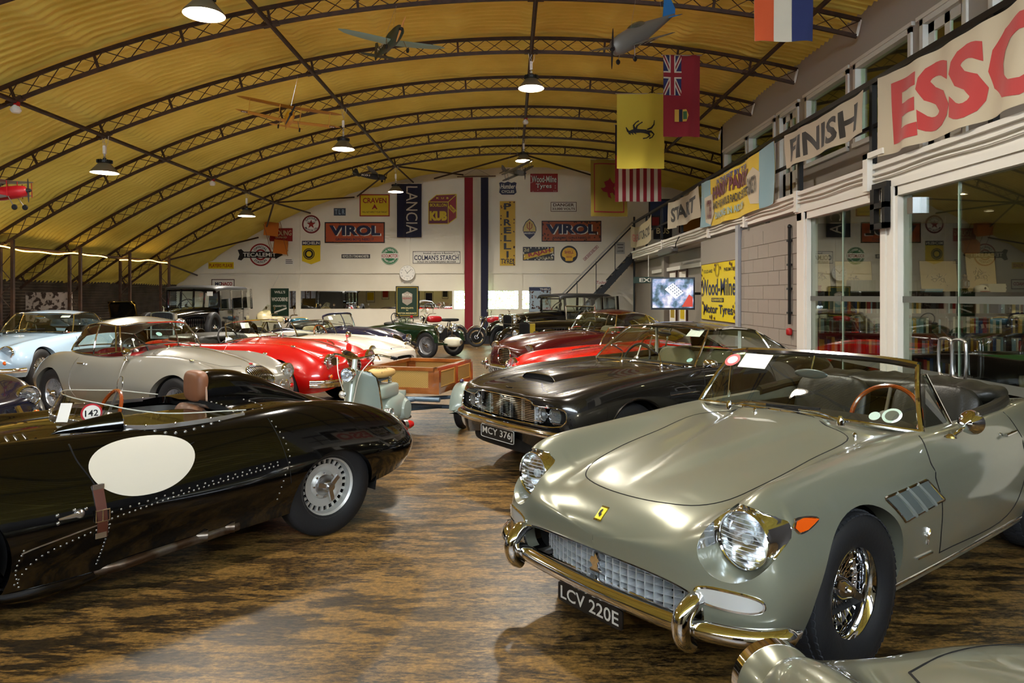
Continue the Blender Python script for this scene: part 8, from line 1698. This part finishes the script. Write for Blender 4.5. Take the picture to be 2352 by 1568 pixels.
# posters on the wall behind the viewer (they show in the mirror strip)
for i, (x, z, w, h, m) in enumerate([(-11.2, 1.5, .7, .9, EY), (-10.0, 1.7, .6, .8, ER), (-8.9, 1.4, .7, .9, EDG), (-7.7, 1.6, .6, .8, ECR), (-6.5, 1.45, .7, .95, EB), (-5.2, 1.7, .5, .7, EK)]):
    s = Sign('framed_poster', 'framed poster on the wall behind the viewer, %s from the mirror corner' % ORDS[i], (x, YF + .01, z), Matrix(((-1, 0, 0), (0, 0, 1), (0, 1, 0))), rect(w, h), EW, .02, 'picture', group='posters behind the viewer'); s.frame(w, h, .03, mat('dark_frame', '#17120d', .4)).box(-w * .38, -h * .3, w * .38, h * .38, m, 'picture')
# loose boards on the floor by the pale blue car
for i in range(4):
    o = MB().box((0, 0, 0), (.95, .16, .035)).build('floor_board', mat('raw_timber', '#8a6a3c', .7, tint=(6, '#5e4524', .4, .6)), None, 0); o.location = (-6.75 + .02 * i, 9.15 + (.02 if i % 2 else -.03), .018 + i * .036); o.rotation_euler = (0, 0, .25 + .05 * (i % 2)); setp(o, 'loose timber board in the little stack near the silver-grey coupe, %s up' % ORDS[i], 'board', 'stack of loose boards')
# ================================================================ model aeroplanes hung from the roof
def aeroplane(lab, loc, rot, span, ln, fm, wm, biplane=False, propm=None, tailm=None, high=False, letters=None, chord=.2, wheels=True, stripes=None, roundel=None):
    t = thing('model_aeroplane', lab, 'model aeroplane', loc, rot=tuple(math.radians(a) for a in rot), group='model aeroplanes under the roof')
    r = ln * .075; G = []
    for s_, k in ((0, .45), (.02, .8), (.12, 1.0), (.3, 1.08), (.5, .9), (.8, .42), (1.0, .12)):
        a = np.linspace(0, 2 * PI, 16, endpoint=False); G.append(np.stack([np.full(16, s_ * ln), r * k * .85 * np.cos(a), r * k * (1.15 * np.sin(a)) + .03 * s_], 1))
    f = MB().grid(np.array(G), closed=True).add(G[0], [tuple(range(16))]).build('fuselage', fm, t, 60)
    def wing(z, x, sp, ch, m, name, dih=.05, par=None):
        G = []
        for q in np.linspace(-1, 1, 17):
            c_ = ch * (max(0, 1 - abs(q) ** (2.6 if not biplane else 8)) ** .5 * .85 + .15); y = q * sp / 2; zz = z + dih * abs(y)
            G.append([(x + ch * .35 - c_ * .35 + c_ * u, y, zz + c_ * h) for u, h in ((0, 0), (.15, .06), (.5, .07), (1, 0), (.5, -.03), (.15, -.03))])
        return MB().grid(np.array(G), closed=True).build(name, m, par or t, 40)
    zl = r * (1.0 if high else -.6); w = wing(zl, ln * .2, span, chord, wm, 'wing', .06)
    if biplane:
        wing(r * 2.1, ln * .15, span, chord, wm, 'upper_wing', .03)
        for y in (-.38, -.1, .1, .38):
            for x in (0, chord * .6): MB().rod((ln * .2 + x, y * span, zl), (ln * .16 + x, y * span, r * 2.1), .005, 5).build('wing_strut', fm, t)
    if stripes:
        for sy in (-1, 1):
            for j in range(5): MB().b2((ln * .215, sy * span * (.13 + j * .03) - .01, zl - chord * .042), (ln * .2 + chord * .9, sy * span * (.13 + j * .03) + .01, zl - chord * .028)).build('wing_stripe', PRINTW if j % 2 == 0 else PRINTK, w, 0)
    if roundel:
        for sy in (-1, 1):
            m_ = Matrix.Translation((ln * .2 + chord * .4, sy * span * .42, zl + .06 * span * .42 - chord * .045)) @ Matrix.Rotation(PI, 4, 'X')
            for i, (q, mm) in enumerate(zip((.055, .036, .017), roundel)): MB().prism(circ(q, 18), 0, .002 + .001 * i, m_).build('roundel', mm, w, 0)
    tm = tailm or fm; wing(.03, ln * .86, span * .34, chord * .55, tm, 'tailplane', 0); MB().prism([(ln * .80, .03), (ln * .9, ln * .2), (ln * .97, ln * .22), (ln * 1.03, .1), (ln * 1.0, .0)], -.006, .006, Matrix(((1, 0, 0, 0), (0, 0, -1, 0), (0, 1, 0, 0), (0, 0, 0, 1)))).build('fin', tm, t, 0)
    if not biplane and not high: MB().sell((ln * .38, 0, r * 1.0), (ln * .26, r * 1.1, r * 1.1), .9, .9).build('canopy', mat('canopy_glass', '#3a4038', .1, coat=1.), f)
    pm = propm or PRINTK; MB().sell((-.015, 0, 0), (.016, .03, ln * .36), .9, .9, 10, 12, Matrix.Rotation(.35, 3, 'X')).build('propeller', pm, t); MB().lathe([(0, .06), (.02, .045), (.03, 0)], 12, at((0, 0, 0), '-x')).build('spinner', PRINTK, t)
    if wheels:
        for sy in (-1, 1): lg = MB().rod((ln * .2, sy * span * .08, zl), (ln * .14, sy * span * .10, zl - .15), .006, 6).build('undercarriage_leg', STEEL, t); MB().lathe([(0, -.012), (.03, -.012), (.037, 0), (.03, .012), (0, .012)], 16, at((ln * .14, sy * span * .10, zl - .15), 'y')).build('wheel', BLACK, lg)
    if letters:
        for sy in (-1, 1): m_ = Matrix(((sy * 1., 0, 0, ln * .58), (0, 0, sy * -1. * -1, sy * r * .75), (0, 1, 0, .015), (0, 0, 0, 1))) if sy < 0 else Matrix(((-1., 0, 0, ln * .58), (0, 0, 1, r * .75), (0, 1, 0, .015), (0, 0, 0, 1))); mb = MB(); text2d(mb, letters, 0, 0, ln * .26, r * .75, .006, .03, mtx=m_ if sy > 0 else Matrix(((1., 0, 0, ln * .58), (0, 0, -1, -r * .75), (0, 1, 0, .015), (0, 0, 0, 1)))); mb.build('lettering', PRINTW, f, 0)
    top_z = roofz(loc[0]) - loc[2]; h = MB().rod((ln * .3, 0, 0), (ln * .3 + .001, 0, .001), .002, 4)
    return t
def hang(loc):
    x, y, z = loc; return loc
CAM1 = mat('camouflage', '#3c3a24', .6, tint=(5, '#2c4030', .45, .55)); SKYB = mat('duck_egg', '#7fa39a', .6); YEL = mat('trainer_yellow', '#c08a0c', .5); GRYA = mat('model_grey', '#6e6a63', .45, metal=.3)
P_ = [('camouflaged fighter model with pale green wings and wooden propeller', at_px(920, 68, 9.5), (0, 4, 118), 1.55, 1.15, CAM1, SKYB, dict(propm=mat('light_wood', '#b5793a', .5), letters='N CM')),
      ('silver fighter model with blue tail and black and white stripes', at_px(1408, 112, 9.0), (6, -30, 40), 1.4, 1.5, GRYA, GRYA, dict(tailm=mat('model_blue', '#1f6fae', .4), stripes=1)),
      ('yellow training biplane model with roundels', at_px(668, 262, 11.6), (5, 0, 112), 1.72, 1.15, YEL, YEL, dict(biplane=True, letters=None, roundel=(CN, PRINTW, CRD))),
      ('red biplane model with silver wings at the left edge', at_px(62, 438, 9.0), (-6, 10, 186), 1.2, .95, mat('model_red', '#a11018', .4), mat('model_silver', '#8a877e', .4, metal=.4), dict(biplane=True, letters='BAZ')),
      ('black high-wing model aeroplane above the yellow cigarette sign', at_px(885, 408, 20.), (8, -6, 168), 1.3, 1.0, mat('model_black', '#24242a', .5), mat('model_dull', '#55534c', .5), dict(high=True, letters='K01')),
      ('grey biplane model in front of the pendant lamp under the roof crown', at_px(1205, 398, 16.6), (-28, -10, 128), 1.0, .85, mat('model_dull', '#55534c', .5), mat('model_dull', '#55534c', .5), dict(biplane=True, wheels=False))]
for lab, loc, rot, sp, ln, fm, wm, kw in P_:
    t = aeroplane(lab, loc, rot, sp, ln, fm, wm, **kw)
    mi = t.matrix_basis.inverted(); yr = min(RIBY, key=lambda q: abs(q - loc[1]))
    mb = MB(); p0 = Vector((ln * .3, 0, ln * .08)); wpt = t.matrix_basis @ p0; tgt = Vector((wpt.x, yr, roofz(wpt.x) - .36)); mb.rod(tuple(p0), tuple(mi @ tgt), .002, 4); p1 = Vector((ln * .8, 0, .05)); mb.rod(tuple(p1), tuple(mi @ tgt), .002, 4); mb.build('hanging_line', STEEL, t)

# ================================================================ the glazed office: bookcase, books, drawings, pool table
YC = 11.0; DW = mat('dark_bookcase', '#1d130e', .4); XA, XB_ = 4.45, 8.9
bc = thing('bookcase', 'long dark wooden bookcase behind the office glass', 'bookcase', (0, 0, 0))
MB().b2((XA, YC + .28, 0), (XB_, YC + .33, 1.62)).build('back_panel', mat('bookcase_back', '#241a16', .6), bc, 0)
SH = [.02, .36, .70, 1.02, 1.335]
for z in SH: MB().b2((XA, YC, z - .025), (XB_, YC + .28, z)).build('shelf', DW, bc, 0)
MB().b2((XA - .03, YC - .03, 1.62), (XB_ + .03, YC + .34, 1.67)).build('top_board', DW, bc, 0)
for x in (XA, 5.6, 6.75, 7.9, XB_): MB().b2((x - .02, YC, 0), (x + .02, YC + .28, 1.62)).build('upright', DW, bc, 0)
cols = [('red', '#8a1a1c'), ('white', '#cfcabf'), ('black', '#17171a'), ('blue', '#23407c'), ('green', '#2c5238'), ('cream', '#c9b98c'), ('grey', '#6f7074'), ('maroon', '#4a1218'), ('yellow', '#b8962c'), ('pale blue', '#7fa6bf'), ('brown', '#5a3a22'), ('navy', '#161c3c')]
TENS = ['', '', 'twenty', 'thirty', 'forty', 'fifty', 'sixty', 'seventy', 'eighty', 'ninety']; TENTH = ['', '', 'twentieth', 'thirtieth', 'fortieth', 'fiftieth', 'sixtieth', 'seventieth', 'eightieth', 'ninetieth']
def ordw(n): return ORDS[n - 1] if n <= 20 else TENTH[n // 10] if n % 10 == 0 else TENS[n // 10] + '-' + ORDS[n % 10 - 1]
bm_cache = {}; nb = 0
for row, z in enumerate(SH[1:]):
    x = XA + .05; n = 0; rn = ['lowest', 'third', 'second', 'top'][row]; hmax = .27
    while x < 8.25 and nb < 300:
        w = random.choice((.028, .034, .04, .05, .058)); h = random.choice((.2, .22, .24, .26)); cn, cc = random.choice(cols)
        if any(abs(x + w / 2 - u) < .02 + w / 2 + .003 for u in (XA, 5.6, 6.75, 7.9)): x += .025; continue
        if row == 0 and x < 6.2: x += w; continue
        if random.random() < .035: x += random.uniform(.08, .22); continue
        key = (w, h, cn)
        if key not in bm_cache:
            me = MB().b2((0, 0, 0), (w - .002, .19, h)).mesh('book', 0); me.materials.append(mat('book_' + cn.replace(' ', '_'), cc, .5)); bm_cache[key] = me
        o = link('book', bm_cache[key]); o.location = (x, YC + .02 + random.uniform(0, .03), z); n += 1; nb += 1
        setp(o, '%s book, %s from the left on the %s office shelf' % (cn, ordw(n), rn), 'book', 'books in the office bookcase'); x += w
# drawings propped on the top board
for i, (px0, px1, py0, lab) in enumerate([(1858, 1910, 580, 'tall cream drawing propped at the left end of the bookcase'), (1920, 2006, 597, 'wide cream drawing of an old car propped on the bookcase'), (2072, 2098, 580, 'narrow cream drawing half hidden by the white door post'), (2115, 2202, 596, 'cream drawing of a vintage racing car beside the brass lantern'), (2222, 2292, 578, 'tall cream drawing of a motorcyclist right of the lantern')]):
    k_ = (YC + .2) / FPX; w = (px1 - px0) * k_; h = (670 - py0) * k_; x = ((px0 + px1) / 2 - VPX) * k_
    t = thing('propped_drawing', lab, 'drawing', (x, YC + .2, 1.67), rot=(-.12, 0, 0), group='drawings on the bookcase'); MB().b2((-w / 2, 0, 0), (w / 2, .015, h)).build('frame', DW, t, 0); MB().b2((-w / 2 + .012, -.003, .012), (w / 2 - .012, 0, h - .012)).build('sheet', mat('cream_paper', '#cdb88c', .7), t, 0)
    mb = MB(); g = np.random.default_rng(i)
    for _ in range(26): a = g.normal(size=2) * (.06, .045); b = a + g.normal(size=2) * .03; mb.rod((a[0], -.004, h * .45 + a[1]), (b[0], -.004, h * .45 + b[1]), .003, 4)
    for q in (-.07, .06): mb.tube([(q + .03 * math.cos(a), -.004, h * .38 + .03 * math.sin(a)) for a in np.linspace(0, 2 * PI, 12, endpoint=False)], .003, 4, closed=True)
    mb.build('ink_drawing', PRINTK, t, 0)
xk = lambda px: (px - VPX) * YC / FPX
t = thing('brass_lantern', 'small brass carriage lantern on the bookcase', 'lantern', (xk(2218), YC + .03, 1.67)); BR = mat('brass', (.55, .40, .16), .25, 1.)
MB().lathe([(.05, 0), (.055, .03), (.03, .06)], 16).build('base', BR, t); MB().lathe([(.03, .06), (.07, .08), (.07, .18), (.04, .20), (.02, .24), (.045, .25), (.02, .28), (0, .29)], 8).build('body', BR, t); MB().lathe([(.0, 0), (.045, 0), (.04, .012)], 16, at((0, -.065, .13), '-y')).build('lens', CLEAR, t)
t = thing('white_cap', 'white cap with a dark badge on the bookcase', 'cap', (xk(2258), YC + .05, 1.67)); MB().sell((0, 0, .03), (.21, .2, .17), .9, .9, 14, 24, None, lambda v: np.stack([v[..., 0], v[..., 1], np.maximum(v[..., 2], -.03)], -1)).build('crown', PRINTW, t); MB().sell((0, -.1, .01), (.15, .1, .02), .8).build('peak', mat('cap_red', '#a8604a', .6), t); MB().prism([(-.02, .06), (0, .04), (.02, .06), (0, .085)], .0, .004, Matrix.Translation((0, -.1, 0)) @ AX['-y']).build('badge', PRINTK, t)
for i, (px, n, cc, lab) in enumerate([(1865, 4, 'red', 'red book in the flat pile on the bookcase left'), (2290, 5, 'white', 'white booklet in the flat pile right of the cap'), (2145, 2, 'pale blue', 'pale blue folder in the flat pile by the lantern')]):
    for j in range(n): o = MB().b2((-.14, 0, 0), (.14, .2, .026)).build('flat_book', MATS.get('book_' + cc.replace(' ', '_')) or PRINTW, None, 0); o.location = (xk(px) + .01 * (j % 2), YC, 1.67 + j * .0265); setp(o, '%s, %s up' % (lab, ORDS[j]), 'book', 'flat books on the bookcase')
for a, b in ((1955, 2012), (2078, 2118)):
    for j in range(int((b - a) / 7)): o = MB().b2((0, 0, 0), (.046, .16, .19)).build('bound_volume', mat('volume_green', '#39452f', .5), None, 0); o.location = (xk(a) + j * .048, YC - .01, 1.67); setp(o, 'green bound volume in the matching set on the bookcase, %s, %s' % ('left group' if a < 2000 else 'right group', ORDS[j]), 'book', 'green bound volumes')
# pool table
t = thing('pool_table', 'pool table with green cloth inside the glazed office', 'pool table', (7.35, 9.0, 0)); GC = mat('green_baize', '#2c6a38', .9)
MB().b2((-1.2, -.62, .74), (1.2, .62, .80)).build('bed', GC, t, 0)
for nm, a, b in (('cushion_rail', (-1.32, -.74, .68), (1.32, -.62, .84)), ('cushion_rail', (-1.32, .62, .68), (1.32, .74, .84)), ('cushion_rail', (-1.32, -.62, .68), (-1.2, .62, .84)), ('cushion_rail', (1.2, -.62, .68), (1.32, .62, .84))): MB().b2(a, b).build(nm, DW, t, 0)
MB().b2((-1.2, -.6, .55), (1.2, .6, .74)).build('apron', DW, t, 0)
for x in (-1.1, 1.1):
    for y in (-.55, .55): MB().lathe([(.07, 0), (.05, .08), (.075, .2), (.06, .4), (.09, .56)], 14, at((x, y, 0))).build('leg', DW, t)
for x in (-1.22, 0, 1.22): MB().lathe([(.05, .66), (.06, .6), (.045, .5), (.0, .46)], 12, at((x, -.70, 0))).build('pocket_net', mat('net_cream', '#a89a78', .8), t)
for i, (x, y, cc, lab) in enumerate([(6.5, 8.75, '#e6e2d4', 'white cue ball on the pool table'), (8.1, 8.9, '#c79a14', 'yellow ball on the pool table'), (8.2, 8.95, '#8e1414', 'red ball on the pool table')]): o = MB().sell((0, 0, 0), (.055,) * 3, 1, 1).build('pool_ball', mat('ball_%d' % i, cc, .1, coat=1.)); o.location = (x, y, .8275); setp(o, lab, 'ball', 'pool balls')
GLOW2 = mat('office_downlight', '#fff0d0', .5, emit='#ffdcae', est=420.)
for i, (x, y) in enumerate([(5.2, 8.0), (5.3, 10.1), (6.4, 7.2), (6.6, 9.6), (7.6, 8.6), (7.9, 10.2), (5.4, 5.8)]):
    t = thing('downlight', 'small warm downlight in the office ceiling, %s of the group' % ORDS[i], 'ceiling light', (x, y, ZB0 + .018), group='office downlights'); MB().lathe([(.028, 0), (.05, 0), (.055, -.012), (.058, 0)], 16).build('rim', STEEL, t); MB().lathe([(0, -.003), (.036, -.003), (.036, 0)], 16).build('bulb', GLOW2, t)
